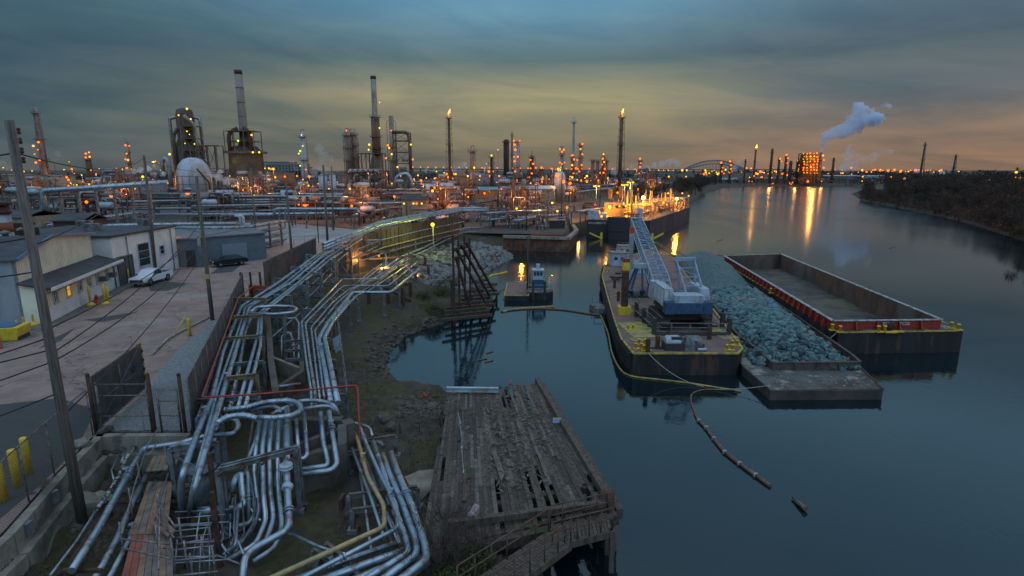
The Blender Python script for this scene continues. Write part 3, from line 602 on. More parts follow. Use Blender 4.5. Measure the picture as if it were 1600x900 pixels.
# --- fences
def fence(label, pts, h, post_m=STEEL, mesh_m=MESHF, base_z=None, mesh=True, rail=True, step=2.6, name='chain_link_fence', braces=(), dense=True):
    b0 = pts[0]; t = thing(name, label, 'fence', tuple(b0)); pan = MB(); rl_ = MB()
    for a, c in zip(pts, pts[1:]):
        n = max(1, round((c-a).length/step))
        for i in range(n+(c is pts[-1])):
            q = a.lerp(c, i/n); MB().tube([q, q+Vector((0, 0, h))], .035 if name != 'screened_fence' else .045, 7).build('post', post_m, t)
        rl_.tube([a+Vector((0, 0, h-.03)), c+Vector((0, 0, h-.03))], .028, 6)
        if mesh == 'solid': 
            nn = (c-a).cross(Vector((0, 0, 1))).normalized()*.02
            pan.slab([a+Vector((0, 0, .1)), c+Vector((0, 0, .1)), c+Vector((0, 0, h-.1)), a+Vector((0, 0, h-.1))], 1, nn)
    if rail: rl_.build('rail', post_m, t)
    if mesh == 'solid': pan.build('screen', mesh_m, t)
    elif mesh:
        wm_ = MB(); 
        for a, c in zip(pts, pts[1:]):
            L_ = (c-a).length; dd_ = (c-a).normalized(); st_ = .14; k = int(L_/st_)
            for i in range(-int(h/st_), k):
                for s in (0, 1):
                    u0 = i*st_; z0_ = 0; u1 = u0+h; z1_ = h
                    if u0 < 0: z0_ = -u0; u0_ = 0
                    else: u0_ = u0
                    if u1 > L_: z1_ = h-(u1-L_); u1 = L_
                    if z1_ <= z0_: continue
                    A_ = a+dd_*(u0_ if s == 0 else L_-u0_)+Vector((0, 0, z0_)); B_ = a+dd_*(u1 if s == 0 else L_-u1)+Vector((0, 0, z1_))
                    x = Vector((0, 0, 1)).cross(dd_)*.006; y_ = Vector((0, 0, .009)); wm_.add([A_-y_, B_-y_, B_+y_, A_+y_], [(0, 1, 2, 3)])
        wm_.build('wire_mesh', mat('galvanised wire', (.13, .12, .11), .6, .3), t)
    return t
def V(x, y, z): return Vector((x, y, z))
RPIPE = mat('rust stained galvanised post', (.22, .20, .19), .6, .4, (.10, .05, .035), 4, .1)
fence('rusty chain link fence along the retaining wall before the yellow bollards', [V(-17.6, 12, 3.05), V(-18.7, 18.3, 3.05), V(-20.1, 22.6, 3.05), V(-21.1, 26.3, 3.05)], 2.45, RPIPE)
fence('tall grey screened fence between the road and the pipe rack', [V(-16.3, 26.7, 3.0), V(-27.9, 57.4, 3.0)], 2.9, STEEL, mesh='solid', name='screened_fence', step=2.2)
fence('dark boarded fence running uphill past the brown poles', [V(-28.6, 64, 3.0), V(-31.0, 88.5, 3.0)], 3.0, DARK, mat('grey board', (.10, .09, .088), .9, 0, (.06, .055, .052), .7), mesh='solid', name='boarded_fence', step=2.0)
fence('pale chain link fence around the far pale yard', [V(-58, 88, 3), V(-46, 97, 3), V(-36, 103, 3)], 1.8, STEEL, mesh=False, step=2)
g1 = thing('wide_gate', 'wide chain link gate leaf swung open with yellow and black striped edge', 'gate', (-21.2, 26.8, 3.0))
ga, gb_ = V(-21.2, 26.8, 3.05), V(-22.4, 32.6, 3.05)
m = MB()
for z in (.1, 1.4, 2.9): m.tube([ga+V(0, 0, z), gb_+V(0, 0, z)], .035, 6)
for f in (0, .5, 1): m.tube([ga.lerp(gb_, f)+V(0, 0, .1), ga.lerp(gb_, f)+V(0, 0, 2.9)], .04, 6)
m.tube([ga+V(0, 0, .1), gb_+V(0, 0, 2.9)], .03, 6); m.build('gate_frame', RPIPE, g1)
MB().slab([ga+V(0, 0, .15), gb_+V(0, 0, .15), gb_+V(0, 0, 2.85), ga+V(0, 0, 2.85)], .015, (1, .1, 0)).build('screen', MESHF, g1)
MB().lathe(ga.lerp(gb_, .75)+V(.05, 0, 1.75), [(.16, 0), (.16, .04)], 12, 'x').build('round_sign', DARK, g1)
for k in range(9):
    MB().box(gb_+V(.06, -.05, .45+k*.28), (.06, .12, .14)).build('stripe', YEL if k % 2 == 0 else DARK, g1)
g2 = thing('cross_gate', 'rusty double chain link gate standing across the gravel verge', 'gate', (-19, 26.7, 3.0))
m = MB()
for a, c, z_ in ((V(-20.9, 26.7, 3), V(-18.4, 26.75, 3), 2.6), (V(-17.9, 26.75, 3), V(-16.9, 26.75, 3), 2.3)):
    for z in (.1, .9, z_-.6, z_): m.tube([a+V(0, 0, z), c+V(0, 0, z)], .03, 6)
    for q in (a, c): m.tube([q, q+V(0, 0, z_+.1)], .05, 7)
m.build('gate_frame', RPIPE, g2)
m = MB()
for a in (V(-21.15, 26.6, 3), V(-18.15, 26.6, 3), V(-16.6, 26.6, 3)): m = MB(); m.tube([a-V(0, 0, .4), a+V(0, 0, 3.1)], .09, 8); m.ball(a+V(0, 0, 3.15), .1, 8, 5); m.build('gate_post', RUST, g2)
# orange barrier netting posts beyond
ob = thing('orange_barrier', 'orange netting barrier with dark posts between road fence and pipes', 'barrier', (-27, 58, 3))
MB().slab([V(-27.6, 57.8, 3), V(-24.8, 57.2, 3), V(-24.8, 57.2, 4.5), V(-27.6, 57.8, 4.5)], .03, (0, 1, 0)).build('netting', mat('orange netting', (.50, .07, .03), .8, 0, (.3, .06, .03), 6), ob)
for x in (-28.2, -27.2, -26.2, -25.2): MB().box((x, 57.6, 4.4), (.16, .16, 3.0)).build('post', RUST, ob)
# --- retaining wall with brackets
rw = thing('retaining_wall', 'stained concrete retaining wall below the rusty chain link fence', 'wall', (-18.5, 18, 1))
line = [V(-16.6, 6, 0), V(-18.55, 18.3, 0), V(-19.95, 22.6, 0), V(-21.0, 26.5, 0), V(-16.3, 26.55, 0)]
m = MB()
for a, c in zip(line, line[1:]):
    n_ = (c-a).normalized(); pr = Vector((n_.y, -n_.x, 0))*.35
    m.prism([a[:2], c[:2], (c+pr)[:2], (a+pr)[:2]], .6, 3.06); m.prism([(a+pr)[:2], (c+pr)[:2], (c+pr*1.9)[:2], (a+pr*1.9)[:2]], .6, 2.2)
m.build('wall', CONC, rw)
for f in (.5, .62, .74, .86): q = line[0].lerp(line[1], f)+V(.42, 0, 2.75); MB().box(q, (.2, .3, .5)).build('bracket', STEEL, rw)
for f in (.2, .7): q = line[1].lerp(line[2], f)+V(.42, 0, 2.75); MB().box(q, (.2, .3, .5)).build('bracket', STEEL, rw)
for i, (x, y, s, lb) in enumerate([(100, 765, .75, 'square concrete footing at the foot of the leaning pole'), (133, 778, .7, 'broken concrete block beside the leaning pole'), (155, 770, .55, 'smaller cracked concrete block next to the broken one'), (170, 712, .45, 'pale concrete lump on the rubble below the gate'), (137, 735, .5, 'rounded concrete lump on the slope beneath the gate')]):
    q = P(x, y, 1.7); bm_ = MB(); bm_.rock(V(q.x, q.y, hz(q.x, q.y)+s*.4), s, 50+i, .6, 1) if i > 0 else bm_.box(V(q.x, q.y, 1.9), (1.1, 1.0, 1.5), .4)
    tag(bm_.build('concrete_block', CONC_D if i in (3,) else CONC), lb, 'concrete block')
# pallets / little things in yard
tag(MB().box(P(575, 305+75, 3)+V(0, 0, .4), (4, .6, .9)).build('water_barrier', mat('red plastic', (.5, .05, .03), .6)), 'red plastic road barrier behind the lamp carrying pole', 'barrier')
# pipes are drawn from image points at a stated height
def X_(pts): return [P(x, y, z) for x, y, z in pts]
CR = random.Random(99)
def clad(par, pts, r, m=PIPE, bend=.5, seg=10, rings=True, nm='pipe'):
    """one insulated pipe: tube with band joints"""
    r *= .88; mb = MB(); mb.tube(pts, r, seg, bend)
    if rings:
        for a, c in zip(pts, pts[1:]):
            L_ = (c-a).length; k = int(L_/2.6)
            for i in range(1, k+1):
                q = a.lerp(c, i/(k+1)); d_ = (c-a).normalized()*.05
                mb.tube([q-d_, q+d_], r*1.09, seg)
            if r > .07 and L_ > 2 and CR.random() < .3:
                q = a.lerp(c, CR.uniform(.2, .8)); d_ = (c-a).normalized()
                for o_ in (-.07, .07): mb.tube([q+d_*(o_-.03), q+d_*(o_+.03)], r*1.55, seg)
                if CR.random() < .5: mb.tube([q, q+V(0, 0, r+.25)], .04, 6); mb.tube([q+V(0, 0, r+.25), q+V(0, 0, r+.29)], r*1.1, 8)
    return mb.build(nm, m, par)
def crossbeam(par, a, b, w=.18, h=.22, m=STEEL, legs=True, lm=None, zb=None, nm='cross_beam'):
    mb = MB()
    for s in (-1, 1): mb.beam(a+V(0, 0, s*h/2), b+V(0, 0, s*h/2), w, .03)
    mb.beam(a, b, .03, h); mb.build(nm, m, par)
    if legs and zb is None and (a-b).length > 1.2:
        br = MB(); zl = max(hz(a.x, a.y), hz(b.x, b.y))+.9
        if a.z-zl > 1.2: br.beam(V(a.x, a.y, zl), V(b.x, b.y, zl), .12); br.beam(V(a.x, a.y, zl), b-V(0, 0, .3), .09); br.beam(V(b.x, b.y, zl+.0), a-V(0, 0, .3), .09); br.build('brace', m, par)
    if legs:
        for q in (a, b):
            z0 = zb if zb is not None else hz(q.x, q.y)-.2
            l = MB(); l.beam(V(q.x, q.y, z0), q, .18); l.box((q.x, q.y, max(z0+.2, hz(q.x, q.y)+.1)), (.4, .4, .3)); l.build('leg', lm or m, par)
OCHRE = mat('ochre beam paint', (.22, .16, .09), .75, .1, (.13, .09, .06), 2, .1)
wr = thing('pipe_rack', 'long elevated rack of silver pipes running beside the screened fence', 'pipe rack', (-18, 32, 1.3))
z = 4.3
WR = [
 ([(287, 817, 1.6), (282, 762, 3.4), (286, 738, 4.1), (300, 700, z), (316, 658, z), (330, 627, z), (348, 552, z), (377, 479, 4.5), (431, 445, 5.2), (500, 395, 6.4), (548, 366, 7.4)], .16),
 ([(294, 822, 1.6), (300, 762, 3.6), (316, 702, z), (340, 611, z), (348, 587, z), (379, 496, 4.5), (384, 480, 4.6), (440, 447, 5.2), (503, 396, 6.4), (551, 368, 7.4)], .10),
 ([(300, 805, 1.6), (304, 763, 3.6), (322, 700, z), (350, 610, z), (370, 543, z), (390, 480, 4.6), (455, 442, 5.2), (506, 399, 6.4), (555, 370, 7.4)], .17),
 ([(371, 640, 4.0), (388, 577, z), (399, 538, z), (403, 520, z), (405, 489, 4.6), (462, 445, 5.2), (512, 402, 6.3), (560, 372, 7.3)], .13),
 ([(382, 640, 4.0), (398, 578, z), (407, 540, z), (409, 490, 4.6), (474, 440, 5.2), (518, 404, 6.2), (566, 373, 7.2)], .13),
 ([(358, 640, 3.6), (372, 580, 3.7), (382, 520, 3.8), (395, 489, 4.2), (448, 448, 4.9), (490, 418, 5.6)], .17),
 ([(345, 640, 3.6), (360, 585, 3.7), (372, 525, 3.8), (386, 489, 4.2)], .08),
]
for pts, r in WR: clad(wr, X_(pts), r, PIPE, .7)
for (x0, y0, x1, y1, zz, m_) in [(366, 474, 416, 474, 4.75, OCHRE), (358, 504, 416, 500, 4.45, OCHRE), (349, 538, 411, 533, 4.1, OCHRE), (366, 570, 412, 566, 4.1, STEEL), (355, 601, 402, 596, 4.1, OCHRE), (304, 627, 404, 620, 4.05, STEEL), (308, 653, 345, 650, 4.05, STEEL), (400, 455, 452, 455, 4.9, STEEL), (428, 436, 480, 440, 5.2, STEEL), (455, 418, 500, 424, 5.5, STEEL), (478, 398, 525, 408, 6.0, STEEL)]:
    a, b = P(x0, y0, zz), P(x1, y1, zz); a.z += .38*(m_ is OCHRE); b.z += .38*(m_ is OCHRE); crossbeam(wr, a, b, m=m_, lm=m_)
a, b = P(266, 700, 4.05), P(338, 690, 4.05); crossbeam(wr, a, b, .3, .2, PIPE_B, lm=STEEL)
for (x0, y0, x1, y1, zt) in [(440, 446, 478, 448, 5.1), (468, 425, 502, 428, 5.6), (492, 405, 522, 408, 6.1), (515, 390, 548, 392, 6.6), (420, 462, 455, 464, 4.8)]:
    a, b = P(x0, y0, zt), P(x1, y1, zt); crossbeam(wr, a, b, m=STEEL)
    for f_ in (.35, .7): zz_ = 1.5+(zt-1.5)*f_; MB().beam(V(a.x, a.y, zz_), V(b.x, b.y, zz_), .14).build('strut', FRAME, wr)
for (p0_, p1_, z0_, z1_) in [((378, 480), (440, 446), 3.6, 4.0), ((416, 500), (478, 448), 2.8, 3.2), ((478, 448), (522, 408), 3.2, 4.0), ((478, 448), (548, 392), 4.2, 5.4)]:
    MB().tube([P(*p0_, 4.5)+V(0, 0, z0_-4.5), P(*p1_, 5.2)+V(0, 0, z1_-5.2)], .07, 6).build('strut', PIPE_B, wr)
# expansion loop on top of the rack
ap = [(392, 488, 4.95), (400, 480, 5.0), (430, 478, 5.0), (458, 479, 5.0), (464, 483, 5.0), (458, 488, 5.0), (430, 491, 5.0), (388, 490, 4.9)]
clad(wr, X_(ap), .14, PIPE, .35, nm='expansion_loop', rings=False)
pp = P(443, 488, 5); l_ = MB(); l_.beam((pp.x, pp.y, 1), (pp.x, pp.y, 4.8), .22); l_.build('leg', STEEL, wr)
# small curls near the top bend
for (x, y, n) in ((480, 412, 4), (500, 398, 4), (466, 424, 3)):
    for k in range(n):
        q = P(x+k*9, y-k*3, 5.6); MB().tube([q+V(-.4, 0, 0), q+V(-.2, .3, .35), q+V(.2, .3, .35), q+V(.4, 0, 0)], .06, 7, .15).build('branch_pipe', PIPE_B, wr)
for i in range(6):
    o_ = CR.uniform(-18, 14); rr0 = CR.uniform(.035, .07); clad(wr, X_([(322+o_*.9, 650, 3.9), (345+o_, 585, 3.9), (372+o_, 500, 4.2), (435+o_, 448, 4.9), (500+o_*.7, 402, 6.1)]), rr0, CR.choice((PIPE_B, PIPE_D, RUST, PIPE)), .4, rings=False)
# red fire line
rl1 = thing('red_pipe', 'thin red pipe edging the silver rack, crossing it and dropping to the grass', 'pipe', tuple(P(316, 622, 4.6)))
MB().tube(X_([(397, 446, 5.6), (372, 466, 5.2), (315, 621, 4.75), (400, 616, 4.75), (470, 610, 4.75), (556, 602, 4.75), (559, 608, 4.6), (566, 765, 1.2)]), .055, 8, .12).build('pipe', RED, rl1)
mm = MB()
for f in (.2, .5, .8):
    q = P(316, 622, 4.75).lerp(P(556, 602, 4.75), f); mm.tube([q, V(q.x, q.y, 4.2)], .03, 5)
mm.build('bracket', STEEL, rl1)

# --- east rack
er = thing('pipe_rack', 'rack of thick and thin silver pipes bending past the grass bank', 'pipe rack', (-11, 32, 1.3)); z = 4.0
ER = [
 ([(487, 637, 4.0), (486, 611, z), (478, 560, z), (471, 503, z), (531, 440, z), (535, 436, 4.1), (592, 436, 4.1), (636, 402, 4.1)], .09, PIPE),
 ([(493, 637, 4.0), (492, 611, z), (484, 560, z), (477, 505, z), (530, 452, z), (538, 446, z), (606, 447, 4.0), (652, 409, 4.1)], .09, PIPE_B),
 ([(500, 624, 3.9), (493, 570, 3.9), (486, 512, 3.9), (520, 472, 3.9), (545, 452, 3.9), (570, 444, 4.0), (625, 409, 4.0)], .07, PIPE),
 ([(507, 624, 3.9), (500, 570, 3.9), (492, 516, 3.9), (526, 474, 3.9), (550, 453, 3.9), (600, 425, 3.9), (640, 404, 4.0)], .07, PIPE_B),
 ([(517, 630, 3.8), (508, 580, 3.8), (498, 530, 3.8), (512, 505, 3.8), (551, 457, 3.8), (610, 457, 3.8), (656, 420, 3.8)], .19, PIPE),
 ([(528, 630, 3.8), (518, 580, 3.8), (507, 528, 3.8), (520, 503, 3.8), (545, 470, 3.8)], .19, PIPE),
 ([(524, 500, 3.8), (556, 462, 3.8), (575, 455, 3.9), (640, 412, 3.9)], .08, PIPE),
 ([(540, 480, 3.7), (566, 455, 3.8), (590, 441, 3.9), (632, 408, 3.9)], .08, PIPE_B),
 ([(560, 440, 4.0), (585, 420, 4.2), (600, 410, 4.4)], .10, PIPE_Y),
 ([(564, 442, 4.0), (590, 421, 4.2), (606, 410, 4.4)], .08, PIPE),
]
for pts, r, m_ in ER: clad(er, X_(pts), r, m_, .6)
for (x0, y0, x1, y1, zz) in [(472, 485, 514, 483, 3.75), (474, 506, 522, 505, 3.7), (478, 531, 515, 530, 3.65), (483, 566, 524, 564, 3.6), (500, 578, 526, 578, 3.6), (494, 622, 540, 618, 3.6), (500, 470, 545, 473, 3.7), (530, 452, 560, 470, 3.6), (590, 440, 600, 462, 3.6), (612, 430, 624, 452, 3.6), (632, 412, 648, 430, 3.7)]:
    crossbeam(er, P(x0, y0, zz), P(x1, y1, zz), m=STEEL)
for i in range(5):
    o_ = CR.uniform(-6, 22); clad(er, X_([(492+o_, 628, 3.5), (480+o_, 560, 3.5), (474+o_*.9, 510, 3.5), (520+o_*.6, 464, 3.6)]), CR.uniform(.035, .07), CR.choice((PIPE_B, PIPE_D, RUST)), .4, rings=False)
for i in range(5):
    o_ = CR.uniform(-20, 20); clad(er, X_([(560+o_, 690, 2.3), (590+o_, 770, 2.2), (625+o_, 850, 2.0)]), CR.uniform(.04, .09), CR.choice((PIPE_B, PIPE_D, PIPE)), .4)
# guard rails of the east rack
mm = MB()
pts = X_([(520, 475, 4.9), (531, 500, 4.9), (540, 520, 4.9)]); 
for k in range(8):
    f = k/7; q = P(523+18*f, 478+150*f, 3.7); mm.tube([q, q+V(.1, 0, 1.0)], .025, 5)
    if k: mm.tube([last+V(.1, 0, 1.0), q+V(.1, 0, 1.0)], .02, 5); mm.tube([last+V(.05, 0, .5), q+V(.05, 0, .5)], .015, 5)
    last = q
mm.build('guard_rail', STEEL, er)
tag(MB().slab(X_([(519, 530, 3.4), (531, 522, 3.8), (535, 545, 3.2), (524, 552, 2.9)]), .04, (0, 1, 0)).build('leaning_panel', mat('grey blue panel', (.16, .19, .22), .7, 0, (.1, .1, .11), 3)), 'grey sheet panel leaning on the outer side of the silver pipe rack', 'panel')

# --- rusty pile legs of the eastern branch
tr_ = thing('pile_bent', 'rusty timber pile bents under the end of the eastern pipe branch', 'pile supports', (-10, 55, 1))
for (x, y, t_) in [(642, 470, 440), (650, 448, 425), (665, 425, 402), (630, 480, 455), (577, 482, 458), (607, 480, 460), (670, 442, 420)]:
    b = P(x, y, 1.5); MB().beam((b.x, b.y, .5), (b.x, b.y, 3.7), .34).build('pile', RUST, tr_)
for (a, b) in [((642, 470), (600, 450)), ((650, 448), (610, 440)), ((665, 425), (640, 415))]:
    MB().beam(P(*a, 1.9), P(*b, 3.2), .2).build('brace', RUST, tr_)
MB().beam(P(655, 413, 3.4), P(670, 415, 3.4), .25).build('cap_beam', RUST, tr_)

# --- crossover flexible hoses and the loop near the middle
hz1 = thing('flexible_duct', 'ribbed silver flexible duct bent in a loop across the pipe rack', 'duct', tuple(P(440, 640, 4.6)))
def ribbed(par, pts, r, nm):
    pv = X_(pts); mb = MB(); mb.tube(pv, r, 12, .6)
    tot = 0
    for a, c in zip(pv, pv[1:]):
        n = max(1, int((c-a).length/.22))
        for i in range(n):
            q = a.lerp(c, i/n); d_ = (c-a).normalized()*.03; mb.tube([q-d_, q+d_], r*1.07, 12)
    mb.build(nm, PIPE, par)
ribbed(hz1, [(352, 640, 4.55), (385, 637, 4.6), (410, 629, 4.6), (448, 625, 4.6), (468, 630, 4.6), (471, 642, 4.6), (455, 650, 4.6), (425, 653, 4.6), (405, 652, 4.6)], .13, 'duct')
ribbed(hz1, [(402, 654, 4.5), (380, 648, 4.6), (355, 651, 4.55), (338, 662, 4.5)], .14, 'duct')
# other loops
for i, (pts, r) in enumerate([([(392, 640, 4.35), (425, 633, 4.35), (438, 640, 4.35), (436, 646, 4.3)], .13), ([(424, 648, 4.3), (470, 626, 4.3), (500, 626, 4.3), (522, 632, 4.2), (530, 650, 3.6)], .13), ([(470, 640, 4.2), (505, 634, 4.2), (520, 636, 4.1), (527, 655, 3.4)], .11), ([(330, 680, 3.6), (365, 678, 3.6), (373, 668, 3.8), (370, 655, 4.0), (350, 655, 4.1)], .14)]):
    clad(hz1, X_(pts), r, PIPE_B, .35, rings=False, nm='loop_pipe')

# --- vertical / sloping bundle in the middle foreground, hanging off the bunker
bd = thing('pipe_bundle', 'bundle of parallel silver pipes falling steeply beside the dark concrete bunker', 'pipe bundle', (-10, 21, 1.0))
def drop(pts, r, m_=PIPE, bend=.3, rings=True): clad(bd, X_(pts), r, m_, bend, rings=rings)
drop([(407, 655, 4.2), (400, 690, 3.7), (388, 718, 3.2)], .13, PIPE_B)
drop([(406, 655, 4.2), (400, 700, 3.8), (397, 740, 3.0), (405, 800, 2.1), (392, 830, 1.9), (355, 866, 1.6)], .12, PIPE)
drop([(417, 655, 4.2), (410, 700, 3.8), (412, 780, 2.7), (416, 812, 2.1), (400, 850, 1.8), (357, 874, 1.6)], .12)
drop([(426, 655, 4.2), (421, 700, 3.8), (422, 770, 2.7), (428, 810, 2.1), (415, 848, 1.8), (380, 876, 1.6)], .12)
drop([(436, 655, 4.2), (434, 700, 3.8), (434, 760, 2.7), (441, 820, 2.0), (430, 856, 1.7), (395, 878, 1.6)], .12)
drop([(449, 640, 4.25), (448, 700, 3.8), (447, 726, 3.6)], .18)
clad(bd, X_([(447, 728, 3.8), (449, 760, 3.4), (452, 820, 2.9), (446, 830, 2.7), (395, 858, 2.5), (382, 872, 2.4), (379, 915, 1.9)]), .16, PIPE, .35)
fl = MB(); q = P(447, 729, 3.85); fl.lathe(q-V(0, 0, .1), [(.27, 0), (.27, .07), (.2, .08), (.2, .12), (.27, .13), (.27, .2)], 14); q = P(449, 761, 3.4); fl.tube([q-V(0, .1, .05), q+V(0, .1, .05)], .22, 12)
fl.build('flange', WHITE, bd)
drop([(463, 655, 4.1), (466, 705, 3.5)], .10); drop([(475, 645, 4.1), (480, 710, 3.4), (476, 716, 3.3), (464, 718, 3.3)], .11)
drop([(501, 645, 4.1), (505, 690, 3.4), (512, 720, 2.9), (511, 728, 2.8), (462, 734, 2.8)], .14)
drop([(514, 643, 4.1), (523, 700, 3.2), (527, 725, 2.8), (518, 735, 2.7), (464, 742, 2.7)], .15)
drop([(390, 745, 2.9), (400, 800, 2.0), (391, 818, 1.8), (350, 826, 1.7)], .12, PIPE_B)
drop([(362, 770, 2.4), (370, 745, 2.9), (378, 742, 3.0), (382, 790, 2.2), (365, 796, 2.1), (305, 800, 2.0)], .2)
drop([(310, 800, 2.2), (340, 797, 2.2)], .24, PIPE)
drop([(385, 735, 3.2), (388, 742, 3.2), (390, 820, 1.6)], .10, PIPE_B)
for i, (x0, y0, x1, y1, zz) in enumerate([(341, 744, 462, 712, 4.0)]):
    for o_ in (0, .28): a, b = P(x0, y0, zz)+V(0, o_, .25), P(x1, y1, zz)+V(0, o_, .25); crossbeam(bd, a, b, .12, .16, STEEL, zb=1.0)
for k in range(12):
    a, b = P(341, 744, 4.2), P(462, 712, 4.2); q = a.lerp(b, k/11); 
    if k % 3 == 0: MB().beam(q, q+V(0, .3, 0), .08).build('spacer', RUST, bd)
for (x, y, h_) in [(392, 800, 1.8), (344, 880, 3.0), (340, 820, 3.3)]:
    q = P(x, y, 1.4); MB().beam((q.x, q.y, .9), (q.x, q.y, 1.4+h_), .16).build('support_post', RUST, bd)
for i in range(16):
    r0 = CR.uniform(.035, .08); x = 338+i*4.2+CR.uniform(-2, 2); y0 = CR.uniform(745, 800); z0 = CR.uniform(1.6, 2.6)
    drop([(x, y0, z0), (x+CR.uniform(-6, 8), y0+CR.uniform(25, 60), z0-CR.uniform(.1, .5)), (x+CR.uniform(-45, 30), y0+CR.uniform(60, 95), z0-.5)], r0, CR.choice((PIPE_B, PIPE_D, RUST, PIPE)), .2, False)
for i in range(9): y = 800+i*10; drop([(268+CR.uniform(-4, 10), y, 2.4), (345+CR.uniform(-20, 30), y-4+CR.uniform(-4, 4), 2.4)], .03, PIPE_B, .1, False)
for i in range(9): x = 275+i*9; q = P(x, 880, 1.4); MB().tube([V(q.x, q.y+CR.uniform(-1, 2), 1.0), V(q.x, q.y+CR.uniform(-1, 2), CR.uniform(2.2, 3.2))], .03, 6).build('scaffold_tube', PIPE_B, bd)
for i in range(7): x = 395+i*9; drop([(x, 655+CR.uniform(-2, 6), 3.6), (x-6, 700, 3.2), (x-10, 760, 2.4)], .06, CR.choice((PIPE_B, PIPE_D)), .2, False)
# bunker wall
bk = thing('concrete_bunker', 'dark stained concrete bunker wall between the two pipe racks', 'concrete wall', (-8.5, 24, 1))
def wall_px(par, pts, z0, th, m_, nm='wall'):
    tops = X_(pts); mb = MB()
    for a, c in zip(tops, tops[1:]):
        n_ = (c-a); n_ = Vector((n_.y, -n_.x, 0)).normalized()*th
        mb.add([V(a.x, a.y, z0), V(c.x, c.y, z0), c, a, V(a.x, a.y, z0)-n_, V(c.x, c.y, z0)-n_, c-n_, a-n_], [(0, 1, 2, 3), (7, 6, 5, 4), (3, 2, 6, 7), (0, 4, 5, 1), (0, 3, 7, 4), (1, 5, 6, 2)])
    return mb.build(nm, m_, par)
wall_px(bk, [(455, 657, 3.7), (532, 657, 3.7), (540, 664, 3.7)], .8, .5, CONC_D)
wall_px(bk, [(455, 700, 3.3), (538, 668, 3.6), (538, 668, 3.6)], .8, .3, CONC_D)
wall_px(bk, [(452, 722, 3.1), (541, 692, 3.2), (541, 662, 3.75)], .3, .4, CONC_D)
for (x, y) in [(525, 755), (532, 790)]: MB().box(P(x, y, 2.0)+V(0, .2, 0), (.12, .5, .6)).build('rusty_bracket', RUST, bk)
p_ = thing('concrete_pit', 'dark concrete walls of the open pit beneath the pipe racks', 'pit wall', (-15, 38, 1))
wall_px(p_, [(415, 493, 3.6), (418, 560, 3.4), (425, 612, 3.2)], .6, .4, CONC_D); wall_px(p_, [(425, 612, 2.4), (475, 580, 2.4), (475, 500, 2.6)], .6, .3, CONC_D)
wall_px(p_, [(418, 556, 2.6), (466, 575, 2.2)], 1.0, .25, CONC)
# pipes inside the pit
pitp = thing('pit_pipework', 'small pipes and valves standing inside the pit between the racks', 'pipework', (-14, 36, 1))
for pts, r in [([(428, 630, 1.5), (430, 605, 2.6), (470, 600, 2.6)], .13), ([(445, 498, 3.8), (462, 497, 3.8), (467, 505, 3.6), (467, 560, 2.5)], .10), ([(440, 560, 1.6), (440, 525, 3.0), (452, 520, 3.1), (458, 530, 2.9), (460, 560, 2.0)], .09), ([(436, 520, 3.0), (455, 519, 3.0), (456, 535, 2.6)], .08)]:
    clad(pitp, X_(pts), r, PIPE_B, .25, rings=False)
for (x0, y0, x1, y1, zz) in [(446, 534, 472, 532, 3.2), (446, 548, 472, 547, 2.9), (448, 562, 470, 561, 2.5), (430, 486, 478, 484, 4.2)]:
    crossbeam(pitp, P(x0, y0, zz), P(x1, y1, zz), .12, .15, STEEL, zb=1.0)
for s in ((448, 534, 470, 548), (470, 534, 448, 548)): MB().beam(P(s[0], s[1], 3.1), P(s[2], s[3], 2.8), .08).build('brace', STEEL, pitp)

# --- right foreground pipes going to the lower corner
rg = thing('pipe_rack', 'right hand foreground rack where silver pipes turn beside the bare bush', 'pipe rack', (-4, 20, 1.2))
RG = [
 ([(542, 673, 2.9), (552, 673, 2.9), (560, 690, 2.8), (575, 745, 2.7), (600, 790, 2.6), (601, 823, 2.6), (420, 905, 2.6)], .11, PIPE_Y),
 ([(540, 662, 3.1), (560, 661, 3.1), (575, 700, 3.0), (598, 750, 2.9), (620, 790, 2.8), (622, 825, 2.7), (430, 925, 2.7)], .10, PIPE),
 ([(560, 662, 3.0), (578, 668, 3.0), (582, 682, 2.8)], .09, PIPE),
 ([(583, 690, 2.9), (600, 740, 2.9), (612, 780, 2.8), (632, 835, 2.7), (640, 862, 2.6), (570, 905, 2.5)], .13, PIPE),
 ([(598, 710, 2.8), (608, 740, 2.8), (630, 790, 2.7), (648, 840, 2.6), (652, 866, 2.5), (585, 915, 2.4)], .16, PIPE),
 ([(611, 708, 2.8), (622, 740, 2.8), (645, 795, 2.7), (664, 850, 2.6), (668, 874, 2.5), (600, 925, 2.4)], .17, PIPE),
 ([(550, 700, 2.7), (580, 780, 2.6), (600, 840, 2.4)], .08, PIPE_B),
 ([(563, 740, 2.4), (572, 800, 2.3), (580, 860, 2.1)], .07, PIPE_B),
 ([(460, 905, 2.0), (560, 868, 2.2), (620, 848, 2.3)], .12, PIPE),
 ([(480, 915, 2.0), (575, 880, 2.1), (640, 858, 2.2)], .17, PIPE),
 ([(510, 925, 2.0), (600, 888, 2.0), (660, 872, 2.0)], .19, PIPE),
 ([(600, 922, 2.3), (640, 900, 2.3), (668, 878, 2.3)], .16, PIPE),
 ([(450, 832, 2.0), (500, 855, 2.0), (560, 872, 1.9)], .07, PIPE_B),
 ([(575, 692, 2.5), (592, 690, 2.6), (600, 698, 2.5)], .13, PIPE_D),
]
for pts, r, m_ in RG: clad(rg, X_(pts), r, m_, .3)
